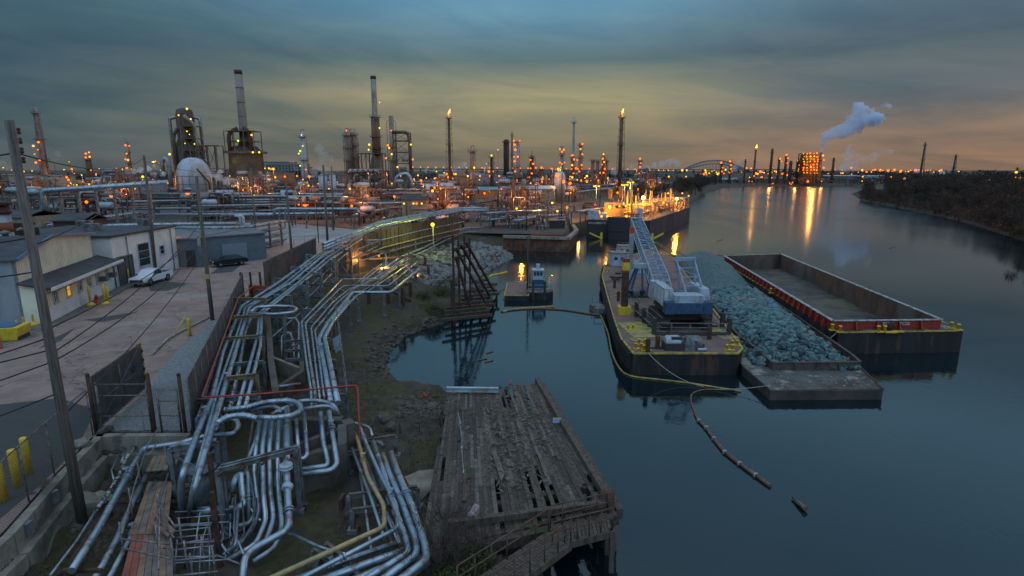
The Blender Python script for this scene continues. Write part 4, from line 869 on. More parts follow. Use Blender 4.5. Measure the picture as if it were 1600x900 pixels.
for (x0, y0, x1, y1, zz) in [(545, 775, 652, 762, 2.35), (550, 798, 645, 788, 2.3), (543, 708, 570, 705, 2.5), (565, 690, 618, 682, 2.5), (490, 860, 560, 900, 1.9), (510, 850, 545, 880, 1.9)]:
    crossbeam(rg, P(x0, y0, zz), P(x1, y1, zz), .14, .2, mat('weathered beam', (.14, .115, .10), .8, .1, (.08, .06, .05), 2, .1), zb=.9, lm=STEEL)

# --- left foreground: big pipes, scaffold walkway
lf = thing('foreground_pipeline', 'thick silver pipe with thinner companions running along the rubble slope', 'pipeline', (-16, 20, 1.2))
clad(lf, X_([(112, 892, 2.3), (150, 832, 2.4), (190, 760, 2.6), (222, 704, 2.7), (228, 700, 2.75), (280, 693, 2.9), (330, 678, 3.2), (345, 660, 3.4)]), .16, PIPE, .3)
clad(lf, X_([(78, 900, 2.0), (120, 845, 2.0), (150, 798, 2.1), (172, 768, 2.2)]), .06, PIPE_B, .2)
clad(lf, X_([(148, 905, 1.8), (182, 845, 1.9), (205, 790, 2.0), (228, 745, 2.0)]), .15, PIPE_B, .3)
clad(lf, X_([(170, 905, 1.8), (202, 845, 1.9), (222, 800, 1.9), (245, 750, 2.0)]), .12, PIPE_B, .3)
clad(lf, X_([(178, 750, 2.2), (174, 735, 2.2), (192, 698, 2.3)]), .05, PIPE, .1); clad(lf, X_([(190, 725, 2.1), (197, 700, 2.2)]), .09, PIPE_B, .1)
clad(lf, X_([(150, 798, 2.3), (176, 760, 2.4), (190, 735, 2.4), (198, 715, 2.4), (215, 694, 2.5)]), .09, mat('torn lagging', (.45, .45, .45), .7, .2, (.05, .045, .04), 6, .8, 14, lo=.45, hi=.52), .2)
clad(lf, X_([(98, 900, 1.7), (130, 850, 1.8), (165, 790, 1.9)]), .14, RUST, .2)
for (x, y) in [(118, 880), (184, 775), (222, 706)]:
    q = P(x, y, 2.3); m = MB(); m.beam((q.x-.5, q.y, 2.0), (q.x+.9, q.y, 2.0), .12); m.beam((q.x-.4, q.y, 1), (q.x-.4, q.y, 2), .1); m.build('saddle', RUST, lf)
wk = thing('scaffold_walkway', 'boarded scaffold walkway with reddish planks and tube handrails between the pipes', 'walkway', (-14, 19, 1.5))
def board_strip(a0, a1, b0, b1, n, m_, nm='board'):
    """n boards side by side from line a0-a1 to line b0-b1"""
    for i in range(n):
        p0, p1 = a0.lerp(a1, i/n), a0.lerp(a1, (i+.93)/n); q0, q1 = b0.lerp(b1, i/n), b0.lerp(b1, (i+.93)/n)
        MB().slab([p0, p1, q1, q0], .05+.004*(i % 3), (0, 0, -1)).build(nm, m_[i % len(m_)], wk)
za = 2.0; W1 = mat('grey scaffold boards', (.20, .16, .135), .85, 0, (.12, .095, .08), 2, .2, 8)
board_strip(P(188, 908, za), P(272, 908, za), P(208, 832, za), P(268, 832, za), 7, [WOODR, WOODR, WOODB, W1, W1, WOODB, W1])
board_strip(P(203, 834, za+.06), P(262, 834, za+.06), P(232, 752, za+.06), P(270, 752, za+.06), 5, [WOODB, W1, WOODB, W1, WOODB])
board_strip(P(228, 736, 2.7), P(262, 733, 2.7), P(240, 712, 2.7), P(268, 710, 2.7), 4, [WOODB, W1])
board_strip(P(250, 728, 2.4), P(275, 728, 2.4), P(262, 706, 2.4), P(283, 706, 2.4), 3, [W1])
for pts in ([(234, 816), (262, 838), (268, 832), (240, 814)], [(238, 800), (268, 838), (274, 828), (248, 802)]):
    MB().slab([P(x, y, 2.3) for x, y in pts], .05).build('loose_board', WOODB, wk)
m = MB()
rails = [[(190, 835, 3.1), (210, 760, 3.2), (232, 690, 3.3)], [(248, 890, 3.1), (250, 780, 3.1), (263, 740, 3.1)], [(188, 842, 2.6), (265, 850, 2.6)], [(190, 856, 3.0), (266, 873, 3.0)], [(245, 783, 3.2), (275, 825, 3.0)], [(247, 803, 2.8), (272, 840, 2.7)], [(272, 900, 2.8), (340, 893, 2.8)], [(272, 876, 2.9), (330, 870, 2.9)], [(275, 850, 3.0), (335, 846, 3.0)], [(272, 822, 3.2), (330, 820, 3.2)], [(305, 855, 2.2), (385, 885, 2.2)], [(225, 705, 3.8), (248, 668, 4.0)], [(233, 712, 3.8), (246, 690, 4.0)]]
for rr in rails: m.tube(X_(rr), .036, 6)
for (x, y, t_) in [(190, 842, 2.9), (205, 790, 3.0), (218, 745, 3.2), (247, 850, 3.0), (250, 800, 3.1), (272, 880, 3.2), (284, 846, 3.2), (300, 892, 2.9), (318, 868, 3.0), (330, 845, 3.2), (335, 885, 3.0), (218, 720, 3.6), (228, 690, 3.9), (262, 735, 3.4), (292, 880, 3.1)]:
    q = P(x, y, 2.4); m.tube([V(q.x, q.y, 1.2), V(q.x, q.y, t_+.2)], .036, 6)
m.build('handrail', mat('scaffold tube', (.24, .24, .25), .5, .6, (.13, .10, .09), 4, .1), wk)
# tank-like dark drum between
tk = thing('valve_drum', 'dark vertical drum half hidden below the curved pipes', 'drum', tuple(P(320, 770, 1.3)))
q = P(322, 790, 1.2); MB().lathe(q, [(.5, 0), (.55, .1), (.55, 1.6), (.45, 1.7), (.45, 1.8)], 18).build('shell', PIPE_D, tk); MB().lathe(q+V(0, 0, 1.8), [(.62, 0), (.62, .1), (.3, .14)], 18).build('lid', STEEL, tk)
for (x, y, lb) in [(425, 855, 'crumpled dark pipe elbow on the grass below the bundle')]: pass

# --- the tall main line running away to the riverside
ml = thing('elevated_pipeline', 'tall rack of pale pipes curving away above the brown windscreen wall', 'pipe rack', (-18, 85, 3))
for off, r, m_ in ((0, .28, PIPE), (5, .22, PIPE), (9, .16, PIPE_B)):
    clad(ml, X_([(505, 382+off, 7.0), (545, 366+off*.9, 7.8), (595, 347+off*.8, 8.5), (655, 336+off*.6, 8.7), (722, 325+off*.5, 8.8), (764, 325+off*.5, 8.8)]), r, m_, 1.2, 10)
ctr = X_([(505, 388, 6.6), (545, 371, 7.4), (595, 352, 8.1), (655, 340, 8.3), (722, 329, 8.4)])
for a, c in zip(ctr, ctr[1:]):
    n = max(2, int((c-a).length/5))
    for i in range(n):
        q = a.lerp(c, i/n); MB().beam((q.x, q.y, hz(q.x, q.y)-.2), q, .22).build('leg', FRAME, ml)
for zf, m_ in ((.62, PIPE_B), (.4, PIPE_Y), (.25, PIPE)):
    MB().tube([V(p.x+.4, p.y-.5, 2.5+(p.z-2.5)*zf) for p in ctr[1:]], .12, 8).build('pipe', m_, ml)
bw = thing('windscreen_wall', 'tall brown corrugated wall beneath the elevated pipeline', 'wall', tuple(V(ctr[2].x, ctr[2].y, 2.5)))
mb = MB()
for a, c in zip(ctr[1:], ctr[2:]):
    n_ = (c-a); n_ = Vector((-n_.y, n_.x, 0)).normalized()*.6; a2, c2 = a+n_, c+n_
    mb.slab([V(a2.x, a2.y, 2.2), V(c2.x, c2.y, 2.2), V(c2.x, c2.y, c.z-.9), V(a2.x, a2.y, a.z-.9)], .1, n_.normalized())
    k = int((c2-a2).length/1.2)
    for i in range(k): q = a2.lerp(c2, i/k); mb.beam(V(q.x, q.y, 2.3), V(q.x, q.y, q.z-1), .14)
mb.build('panelling', mat('brown corrugated', (.15, .10, .065), .8, 0, (.09, .06, .04), .6, .1), bw)
# low parallel pipes along the foot
lp = thing('low_pipeline', 'low pair of pipes at the foot of the brown wall beside the rubble bank', 'pipeline', tuple(P(660, 385, 2.6)))
for off, r, m_ in ((0, .2, PIPE), (6, .14, PIPE_B)):
    clad(lp, X_([(590, 428+off, 3.4), (625, 402+off, 3.4), (660, 388+off, 3.4), (697, 369+off, 3.5), (726, 357+off, 3.6), (756, 355+off, 3.6)]), r, m_, .8)
clad(lp, X_([(697, 369, 3.5), (698, 345, 5.5), (702, 342, 5.8), (730, 334, 6.0)]), .17, PIPE, .4); clad(lp, X_([(688, 370, 3.5), (688, 360, 4.2), (680, 358, 4.3)]), .12, PIPE, .3)
for (x, y) in [(640, 400), (675, 386), (710, 368), (740, 360)]: q = P(x, y, 3.2); MB().beam((q.x, q.y, 2), (q.x, q.y, 3.2), .25).build('support', STEEL, lp)
# concrete apron ramps / brown hopper between the racks
hp = thing('soil_heap', 'dark brown sloping spoil heap behind the pipe racks under the elevated pipeline', 'heap', tuple(P(560, 425, 1.5)))
b0 = P(548, 436, 1.2); m = MB(); rr_ = random.Random(3); vs = []; fs = []
n = 22
for j in range(n):
    for i in range(n):
        u_, v_ = i/(n-1)*2-1, j/(n-1)*2-1; h_ = max(0, 1-math.hypot(u_, v_)**1.2)*4.6; vs.append((b0.x-.5+u_*5.5, b0.y+3+v_*7, 1.0+h_+rr_.uniform(-.12, .12)))
for j in range(n-1):
    for i in range(n-1): a = j*n+i; fs.append((a, a+1, a+n+1, a+n))
m.add(vs, fs, True); m.build('soil', mat('dark spoil', (.06, .045, .035), .95, 0, (.035, .026, .02), 1.5, .6, 5), hp)
# frames with ochre lit piping behind the heap
of = thing('valve_platform', 'orange lit steel valve platform with pipes beneath the elevated line', 'platform', tuple(P(585, 425, 2)))
for (x, y) in [(562, 440), (600, 440), (640, 425), (575, 420), (620, 415), (650, 405)]:
    q = P(x, y, 2); MB().beam((q.x, q.y, 1.2), (q.x, q.y, 5.2), .16).build('leg', FRAME, of)
for pts, r, m_ in [([(560, 395, 4.5), (600, 393, 4.5), (603, 400, 4.2), (603, 425, 2.5)], .16, PIPE), ([(545, 408, 4.4), (590, 384, 5.0), (598, 382, 5.0)], .14, PIPE), ([(532, 386, 5.8), (560, 380, 5.8), (590, 378, 5.9)], .2, PIPE), ([(535, 380, 6.2), (555, 376, 6.2), (592, 375, 6.2), (598, 376, 6.2)], .16, PIPE), ([(555, 412, 3.5), (600, 395, 3.8)], .1, PIPE_Y), ([(580, 440, 2.6), (640, 408, 2.8)], .14, PIPE_Y)]:
    clad(of, X_(pts), r, m_, .5, rings=False)
for (x0, y0, x1, y1, zz) in [(545, 366, 600, 362, 6.6), (560, 395, 610, 393, 4.8), (575, 405, 650, 400, 4.6), (580, 420, 640, 416, 3.5)]:
    crossbeam(of, P(x0, y0, zz), P(x1, y1, zz), .16, .2, FRAME, legs=False)
HULL = mat('dark tarred hull', (.024, .021, .027), .6, .1, (.014, .011, .011), .8, .1, 6, col3=(.075, .038, .026), s3=1.3, stretch=(1, 1, .22))
DECKP = mat('worn pinkish barge deck', (.19, .115, .10), .8, .1, (.13, .085, .075), .6, .15, 6, col3=(.10, .06, .05), s3=.3)
DECKG = mat('dirty grey barge deck', (.105, .10, .098), .85, .1, (.055, .042, .036), .8, .2, 8, col3=(.22, .21, .19), s3=.7)
ROCKB = vary(mat('blue green quarry stone', (.085, .15, .16), .8, 0, (.035, .06, .068), .9, .3, 5, col3=(.12, .125, .12), s3=.35), .45, 1.5)
GRVB = mat('blue green crushed stone', (.10, .155, .155), .95, 0, (.055, .085, .088), 3, .9, 9)
RIPR = mat('grey riprap stone', (.17, .18, .20), .9, 0, (.10, .095, .10), 1, .3, 4, col3=(.20, .14, .12), s3=.3)
def pxl(pts, z): return [P(x, y, z) for x, y in pts]
def hull(par, top, zt, rake=0, zb=-.8, m=HULL, nm='hull'): return MB().prism([p[:2] for p in top], zb, zt).build(nm, m, par)
def inset(poly, k):
    c = sum((Vector(p[:2]) for p in poly), Vector((0, 0)))/len(poly); return [Vector(p[:2])+(c-Vector(p[:2])).normalized()*k for p in poly]
def bitt(par, q, s=1.0, m=YEL, two=True):
    mb = MB(); mb.box(q+V(0, 0, .04*s), (1.0*s if two else .5*s, .4*s, .08*s))
    for k in ((-.28, .28) if two else (0,)): mb.lathe(q+V(k*s, 0, .05), [(.12*s, 0), (.12*s, .45*s), (.16*s, .46*s), (.16*s, .54*s), (.05, .56*s)], 12)
    return mb.build('bitt', m, par)
# ---- deck barge
DB = pxl([(945, 414), (941, 432), (949, 462), (960, 500), (971, 530), (990, 553), (1153, 553), (1160, 545), (1105, 472), (1050, 402), (1008, 392)], 1.8)
db = thing('deck_barge', 'pinkish decked crane barge with yellow edged gunwale and dark hull', 'barge', (17, 65, 0))
hull(db, DB, 1.78); MB().prism([p[:2] for p in inset(DB, .25)], 1.78, 1.82).build('deck', DECKP, db)
m = MB(); pts = [Vector((p.x, p.y, 1.84)) for p in DB]
for a, c in zip(pts, pts[1:]+pts[:1]): m.beam(a, c, .16, .12)
m.build('gunwale', mat('worn yellow edge', (.50, .36, .05), .7, 0, (.16, .11, .06), 1.5), db)
m = MB()   # tyre fenders down the port side
for a, c in zip(DB[0:6], DB[1:6]):
    k = int((c-a).length/.55)
    for i in range(k):
        q = a.lerp(c, i/k); n_ = (c-a).normalized(); o = Vector((n_.y, -n_.x, 0))*(-1 if False else 1); o = Vector((-abs(o.x), -abs(o.y)*.2, 0)).normalized()*.16
        m.beam(V(q.x, q.y, .55)+o, V(q.x, q.y, 1.72)+o, .34, .2)
m.build('fender_strip', RUBBER, db)
for (x, y) in [(997, 545), (1003, 538), (1148, 540), (1140, 547), (985, 515), (966, 462), (1093, 470), (948, 425), (1010, 548)]: bitt(db, P(x, y, 1.84), .8)
for (x, y) in [(990, 455), (1008, 470)]: pass
for (x, y) in [(960, 450), (966, 470), (1012, 550), (1108, 530), (1027, 553-8)]: q = P(x, y, 1.82); MB().beam(q, q+V(0, 0, 1.1), .3).build('stub_post', RUST, db)
for i, (x, y, sx, sy) in enumerate([(998, 515, 2.6, 5.2), (1118, 515, 1.6, 6.0), (1000, 531, 1.6, .8)]): q = P(x, y, 1.82); MB().box(q+V(0, 0, .02), (sx, sy, .03), .1).build('yellow_marking', mat('faded yellow deck paint', (.36, .29, .08), .8, 0, (.2, .14, .08), 1.2), db)
# spud piles
def spud(px, bot, top, w, body, bands, label, foot=None, yb=None):
    b = P(px, bot, 1.8); zt = ptop(b, top); t = thing('spud_pile', label, 'pile', tuple(b), 'spud piles on the crane barge')
    MB().beam((b.x, b.y, -1), (b.x, b.y, zt), w).build('shaft', body, t)
    z_ = zt
    for m_, h_ in bands: MB().beam((b.x, b.y, z_-h_), (b.x, b.y, z_+.01), w*1.06).build('band', m_, t); z_ -= h_+.01
    if foot: MB().box((b.x, b.y, 2.2), (w*2, w*2, .8)).build('collar', foot, t)
spud(975, 490, 404, .62, RUST, [(RED, .35), (YEL, .8), (RED, .2)], 'rusty brown spud pile with red and yellow bands and a yellow collar', YEL)
spud(984, 440, 355, .5, mat('pale spud steel', (.36, .40, .45), .6, .3, (.22, .24, .27), 1), [(REDH, .8)], 'pale grey spud pile with a red top behind the blue grab bucket')
# white deck houses
for (x, y, s, lb) in [(965, 413, (2.6, 3.2, 1.9), 'white deckhouse with small dark windows at the far end of the crane barge'), (990, 425, (2.6, 2.8, 1.7), 'low white machinery box beside the pale spud pile'), (975, 398, (2.2, 2.6, 1.6), 'white tank like housing behind the deckhouse')]:
    q = P(x, y, 1.82); t = thing('deck_house', lb, 'deckhouse', tuple(q), 'white housings on the crane barge'); MB().box(q+V(0, 0, s[2]/2), s, .1, .93).build('wall', WHITE, t)
    MB().box(q+V(0, 0, s[2]+.05), (s[0]*1.02, s[1]*1.02, .1), .1).build('roof', STEEL, t)
    for k in (-.6, .5): MB().box(q+V(k, -s[1]/2-.0, s[2]*.6), (.5, .12, .45), .1).build('window', GLASS, t)
    m = MB()
    for k in range(4): m.beam(q+V(-s[0]/2+k*s[0]/3, 0, s[2]), q+V(-s[0]/2+k*s[0]/3, 0, s[2]+.6), .06)
    m.beam(q+V(-s[0]/2, 0, s[2]+.6), q+V(s[0]/2, 0, s[2]+.6), .05); m.build('roof_rail', STEEL, t)
# clamshell bucket
cb_ = P(1000, 462, 1.82); gb_t = thing('grab_bucket', 'blue clamshell grab bucket standing under the lattice boom', 'grab bucket', tuple(cb_)); top_ = cb_+V(0, 0, 3.6)
m = MB(); m.box(top_, (1.8, 1.2, .5)); m.lathe(top_+V(-.5, 0, .2), [(.4, -.15), (.4, .15)], 12, 'y'); m.build('head', mat('pale head', (.35, .4, .45), .5, .2), gb_t)
for (x, y) in [(-1.3, -.9), (1.3, -.9), (-1.3, .9), (1.3, .9), (0, -1.1)]:
    m = MB(); m.beam(top_+V(x*.4, y*.4, -.2), cb_+V(x, y, .8), .2); m.build('arm', BLUE, gb_t)
    m = MB(); m.beam(cb_+V(x*1.1, y, .9), cb_+V(x*.7, y*.6, .05), .7, .3, .25); m.build('tine', BLUE, gb_t)
MB().box(cb_+V(0, 0, .15), (3.6, 2.4, .2)).build('skid', DARK, gb_t)
# crawler crane
ccx = PD(1060, 500, 52.0); CX, CY = 16.0, 52.5
cr = thing('crawler_crane', 'blue and white crawler crane with lattice boom laid low over the barge', 'crane', (CX, CY, 1.82))
m = MB()
for s in (-1, 1):
    prof = [(-2.8, .5), (-2.5, .1), (2.5, .1), (2.8, .5), (2.8, .8), (2.5, 1.05), (-2.5, 1.05), (-2.8, .8)]
    m.slab([V(CX+s*1.9-.38, CY+y, 1.82+z) for y, z in prof], .76, (1, 0, 0))
    for k in range(22): m.box((CX+s*1.9, CY-2.6+k*.25, 1.82+1.07), (.84, .12, .06)); m.box((CX+s*1.9, CY-2.6+k*.25, 1.82+.08), (.84, .12, .06))
    for k in range(6): m.lathe((CX+s*1.9, CY-2.2+k*.88, 1.82+.45), [(.3, -.42), (.3, .42)], 10, 'x')
    m.build('crawler_track', DARK, cr); m = MB()
MB().box((CX, CY, 2.9), (3.1, 3.4, .7)).build('car_body', DARK, cr)
# house: lower blue, white upper cabinets
MB().box((CX, CY-.3, 3.45), (3.9, 4.6, .3)).build('turntable', DARK, cr)
q = V(CX, CY, 0); MB().box((CX, CY-2.6, 3.98), (4.0, .9, 1.0)).build('counterweight', BLUE, cr); MB().box((CX-1.72, CY-2.62, 4.0), (.8, 1.0, 1.08)).build('counterweight_block', BLUE, cr); MB().box((CX+1.72, CY-2.62, 4.0), (.8, 1.0, 1.08)).build('counterweight_block', BLUE, cr)
MB().box((CX, CY-2.2, 4.8), (2.6, 1.6, .7)).build('hood', WHITE, cr)
for s, y0, L_ in ((-1, -.2, 4.2), (1, -.4, 3.6)):
    MB().box((CX+s*1.65, CY+y0, 4.75), (.85, L_, 1.7), 0, .94).build('side_cabinet', WHITE, cr)
    m = MB()
    for k in range(3): m.box((CX+s*2.09, CY+y0-1.3+k*1.2, 4.8), (.03, .9, 1.2))
    m.build('cabinet_door', mat('off white door', (.5, .54, .58), .5), cr)
MB().box((CX-1.7, CY+2.7, 4.6), (1.0, 1.3, 1.7), 0, .9).build('cab', WHITE, cr); MB().box((CX-1.7, CY+3.2, 4.9), (.9, .4, .9)).build('cab_window', GLASS, cr)
m = MB(); m.box((CX, CY-.2, 4.2), (2.2, 3.8, .8))
for k in range(3): m.lathe((CX, CY-1.2+k*1.2, 4.75), [(.5, -.8), (.5, -.7), (.33, -.68), (.33, .68), (.5, .7), (.5, .8)], 14, 'x')
m.build('winch', STEEL, cr)
m = MB()
for s in (-1, 1): m.beam((CX+s*1.0, CY-2.9, 3.9), (CX+s*1.0, CY-3.1, 5.2), .14, .1)
m.build('grab_rail', WHITE, cr)
# gantry
gt = [PD(1056, 405, CY-.2), PD(1084, 404, CY-.2)]; LAT = mat('pale blue lattice paint', (.28, .40, .56), .45, .2, (.24, .27, .30), 3)
m = MB(); lo = [V(CX+.15, CY-1.6, 4.9), V(CX+1.75, CY-1.6, 4.9)]; lo2 = [V(CX+.15, CY+.6, 4.9), V(CX+1.75, CY+.6, 4.9)]
for i in range(2): m.beam(lo[i], gt[i], .16); m.beam(lo2[i], gt[i]+V(0, .2, 0), .12)
for f in (.25, .5, .75): m.beam(lo[0].lerp(gt[0], f), lo[1].lerp(gt[1], f), .08)
m.beam(lo[0].lerp(gt[0], .25), lo[1].lerp(gt[1], .5), .05); m.beam(lo[1].lerp(gt[1], .5), lo[0].lerp(gt[0], .75), .05); m.beam(gt[0]-V(.15, 0, 0), gt[1]+V(.15, 0, 0), .3, .3); m.build('gantry', LAT, cr)
# boom
b0 = PD(1040, 464, CY+3.2); b1 = PD(992, 342, 84)
bx = (b1-b0).normalized(); sxv = bx.cross(V(0, 0, 1)).normalized(); uz = sxv.cross(bx)
def lattice(m, p, q, w0, h0, w1, h1, n, ch, br, sx_, uz_):
    C = []
    for i in range(n+1):
        f = i/n; c = p.lerp(q, f)
        w_, h_ = (w0+(w1-w0)*f)/2, (h0+(h1-h0)*f)/2; C.append([c+sx_*a*w_+uz_*b*h_ for a, b in ((-1, -1), (1, -1), (1, 1), (-1, 1))])
    for i in range(n):
        for k in range(4):
            m.tube([C[i][k], C[i+1][k]], ch, 6, cap=False); k2 = (k+1) % 4
            m.tube([C[i][k], C[i][k2]], br, 4, cap=False)
            m.tube([C[i][k if i % 2 else k2], C[i+1][k2 if i % 2 else k]], br, 4, cap=False)
    for k in range(4): m.tube([C[n][k], C[n][(k+1) % 4]], ch, 6)
m = MB(); f1 = b0.lerp(b1, .14); f2 = b0.lerp(b1, .93)
lattice(m, b0, f1, 1.5, .5, 1.75, 1.5, 4, .07, .035, sxv, uz); lattice(m, f1, f2, 1.75, 1.5, 1.55, 1.35, 22, .075, .036, sxv, uz); lattice(m, f2, b1, 1.55, 1.35, 1.1, .5, 3, .07, .035, sxv, uz); m.build('boom', LAT, cr)
m = MB()
for k in (-.5, -.2, .2, .5): m.lathe(b1+sxv*k+bx*.2, [(.55, -.05), (.45, 0), (.55, .05)], 14, 'x')
m.beam(b1-sxv*1.0, b1+sxv*1.0, .25); m.beam(b1-sxv*.8+bx*.4+uz*.6, b1+sxv*.8+bx*.4+uz*.6, .16); m.build('sheave_head', RED, cr)
m = MB()
for s in (-.5, .5):
    m.tube([gt[0].lerp(gt[1], .5)+sxv*s, b0.lerp(b1, .5)+uz*1.6+sxv*s, b1+uz*.3+sxv*s], .03, 5)
m.build('pendant_rope', WIRE, cr)
m = MB()
for k in range(2): m.tube([b1+bx*.7+sxv*(k*.4-.2), b1+bx*.7+sxv*(k*.4-.2)-V(0, 0, 4)], .02, 4)
m.build('hoist_rope', WIRE, cr); q = b1+bx*.7-V(0, 0, 4.4); MB().box(q, (.5, .4, .9), 0, .7).build('hook_block', RUST, cr)
# crane mats & odds
mt_ = thing('timber_mat', 'dark timber crane mats with stub posts under the crawler tracks', 'timber mats', (CX, CY, 1.82)); m = MB()
for k in range(7): m.box((CX, CY-4.2+k*.35 if k < 2 else CY-3.6+k*1.1, 1.9), (6.6, .3, .18))
m.build('beams', DARK, mt_)
m = MB()
for (x, y) in [(-3.3, -3.9), (3.4, -3.9), (3.4, 1), (-3.3, 0), (-3.5, 2.5), (3.5, -2)]: MB().beam((CX+x, CY+y, 1.82), (CX+x, CY+y, 3.3), .35).build('post', DARK, mt_)
ra = thing('guard_rail', 'galvanised guard rail standing behind the crane on the barge deck', 'railing', (CX, 48.5, 1.82)); m = MB()
for z_ in (.25, .65, 1.05): m.beam((CX-3.4, 48.6, 1.82+z_), (CX+3.2, 48.4, 1.82+z_), .07)
for k in range(5): m.beam((CX-3.4+k*1.65, 48.55, 1.82), (CX-3.4+k*1.65, 48.55, 2.9), .08)
m.build('rail', STEEL, ra)
ld = thing('side_stair', 'pale steel stair and walkway frame lying beside the crane tracks', 'stair', (CX-3, 53, 1.82)); m = MB()
for s in (-.35, .35): m.beam((CX-3.5+s, 56.5, 2.6), (CX-2.7+s, 49.5, 2.2), .08); m.beam((CX-3.5+s, 56.5, 3.5), (CX-2.7+s, 49.5, 3.1), .05)
for k in range(18): m.beam((CX-3.85+.8*k/18, 56.5-7*k/18, 2.6-.4*k/18), (CX-3.15+.8*k/18, 56.5-7*k/18, 2.6-.4*k/18), .06)
m.build('frame', STEEL, ld)
for i, (x, y, lb, mm_) in enumerate([(1051, 545, 'silver winch engine on a dark skid behind the guard rail', WHITE), (1082, 545, 'grey domed winch housing with a small red mark behind the guard rail', STEEL)]):
    q = P(x, y, 1.82); t = thing('deck_winch', lb, 'winch', tuple(q)); MB().box(q+V(0, 0, .3), (1.6, 1.1, .6)).build('skid', DARK if i == 0 else STEEL, t)
    MB().lathe(q+V(-.7, 0, .65), [(.3, 0), (.5, .1), (.5, 1.1), (.4, 1.3)], 14, 'x').build('housing', mm_, t); 
    if i: MB().box(q+V(.1, -.56, .75), (.18, .04, .16)).build('mark', RED, t)
    else: MB().box(q+V(.2, 0, 1.0), (.9, .9, .2)).build('cover', DARK, t)
m = MB().tube([P(1000, 541, 1.95), P(1040, 543, 1.95)], .1); tag(m.build('steel_pipe', STEEL), 'loose grey pipe lying on deck beside the stub posts', 'pipe')
m = MB().tube([P(1090, 546, 1.95), P(1104, 546, 1.95)], .12); tag(m.build('steel_pipe', WHITE), 'short white pipe lying next to the grey winch', 'pipe')
rr_ = random.Random(5); m = MB()
for k in range(5):
    q = P(958+k*4, 432+rr_.uniform(-4, 6), 1.85); m.box(q+V(0, 0, .12), (rr_.uniform(.5, 1.2), .25, .2), rr_.uniform(0, 3))
tag(m.build('scrap_metal', RUST), 'small heap of dark scrap beside the white deckhouse', 'scrap', kind='stuff')

# ---- stone barge
RB = pxl([(1152, 558), (1160, 572), (1204, 610), (1380, 609), (1345, 575), (1250, 500), (1109, 398), (1040, 398)], .75)
sb = thing('stone_barge', 'low laden barge with dirty grey bow deck carrying crushed stone and boulders', 'barge', (27, 65, 0))
hull(sb, RB, .72, m=mat('brown rusty hull', (.085, .06, .055), .75, .1, (.045, .032, .03), .9, .1)); MB().prism([p[:2] for p in inset(RB, .12)], .72, .76).build('deck', DECKG, sb)
cp = pxl([(1182, 556), (1207, 578), (1343, 577), (1330, 565), (1240, 500), (1106, 405)], .78); cpl = pxl([(1182, 556), (1150, 530), (1050, 402)], .78)
m = MB()
for a, c in list(zip(cp, cp[1:]))+list(zip(cpl, cpl[1:])): m.beam(a+V(0, 0, .3), c+V(0, 0, .3), .1, .62); m.beam(a+V(0, 0, .62), c+V(0, 0, .62), .22, .06)
for f in (.25, .5, .75): q = cp[1].lerp(cp[2], f); m.beam(q+V(0, -.1, 0), q+V(0, -.1, .62), .1)
m.build('coaming', mat('brown coaming steel', (.11, .075, .06), .8, .1, (.06, .04, .035), 1.5, .1), sb)
m = MB(); e = [V(p.x, p.y, .77) for p in RB]
for a, c in zip(e[3:7], e[4:7]): m.beam(a, c, .15, .1)
m.build('gunwale', RUST, sb)
rr_ = random.Random(9); m = MB()
for k in range(120):
    q = P(rr_.uniform(1195, 1350), rr_.uniform(586, 603), .77); m.rock(q, rr_.uniform(.04, .13), k, .5, 1)
tag(m.build('spilled_gravel', mat('dusty rubble', (.20, .20, .19), .95, 0, (.1, .09, .08), 3)), 'scattered chips and dust on the bow deck of the stone barge', 'rubble', kind='stuff')
# axis frame of the stone barge
a0 = P(1262, 577, .76); a1 = P(1078, 402, .76); al = (a1-a0); LB = al.length; al.normalize(); ac = Vector((al.y, -al.x, 0))
def heap_h(u, v):
    """height of the load above deck; u metres from the near coaming, v across"""
    hw = 3.6+.4*sms(0, 30, np.array(u)); e_ = max(0., 1-(abs(v)/float(hw))**2.0)
    b = 1.35*float(sms(0, 4, np.array(u)))*(1-float(sms(24, 30, np.array(u))))
    g_ = 3.0*float(sms(23, 40, np.array(u)))*(1-.85*float(sms(LB-14, LB, np.array(u))))
    return (b+g_)*e_**.8+.05
m = MB(); NU, NV = 110, 30; vs = []; fs = []; rr_ = random.Random(2)
for i in range(NU):
    for j in range(NV):
        u_ = .3+(LB-.8)*i/(NU-1); v_ = (j/(NV-1)*2-1)*(3.7+.4*min(1, u_/30)); q = a0+al*u_+ac*v_; h_ = heap_h(u_, v_)
        w_ = noise.noise(Vector((u_*.5, v_*.5, 3)))*.3+noise.noise(Vector((u_*2, v_*2, 7)))*.08; vs.append((q.x, q.y, .78+max(0, h_-.15+w_*min(1, h_))))
for i in range(NU-1):
    for j in range(NV-1): k = i*NV+j; fs.append((k, k+1, k+NV+1, k+NV))
m.add(vs, fs, True); tag(m.build('crushed_stone_heap', GRVB), 'long blue green heap of crushed stone filling the laden barge', 'stone heap', kind='stuff')
RKM = []
for k in range(8):
    o_ = MB().rock((0, 0, 0), 1, 100+k, .75, 1); me_ = bpy.data.meshes.new('boulder'); me_.from_pydata([tuple(v) for v in o_.v], [], o_.f)
    me_.materials.append(ROCKB); RKM.append(me_)
def scatter_rock(nm, me_, loc, s, label, cat, grp, rnd):
    o = bpy.data.objects.new(nm, me_); COL.objects.link(o); o.location = loc; o.scale = (s, s*rnd.uniform(.8, 1.2), s*rnd.uniform(.7, 1.1)); o.rotation_euler = (rnd.uniform(0, 6), rnd.uniform(-.6, .6), rnd.uniform(0, 6)); return tag(o, label, cat, grp)
rr_ = random.Random(21); cand = []
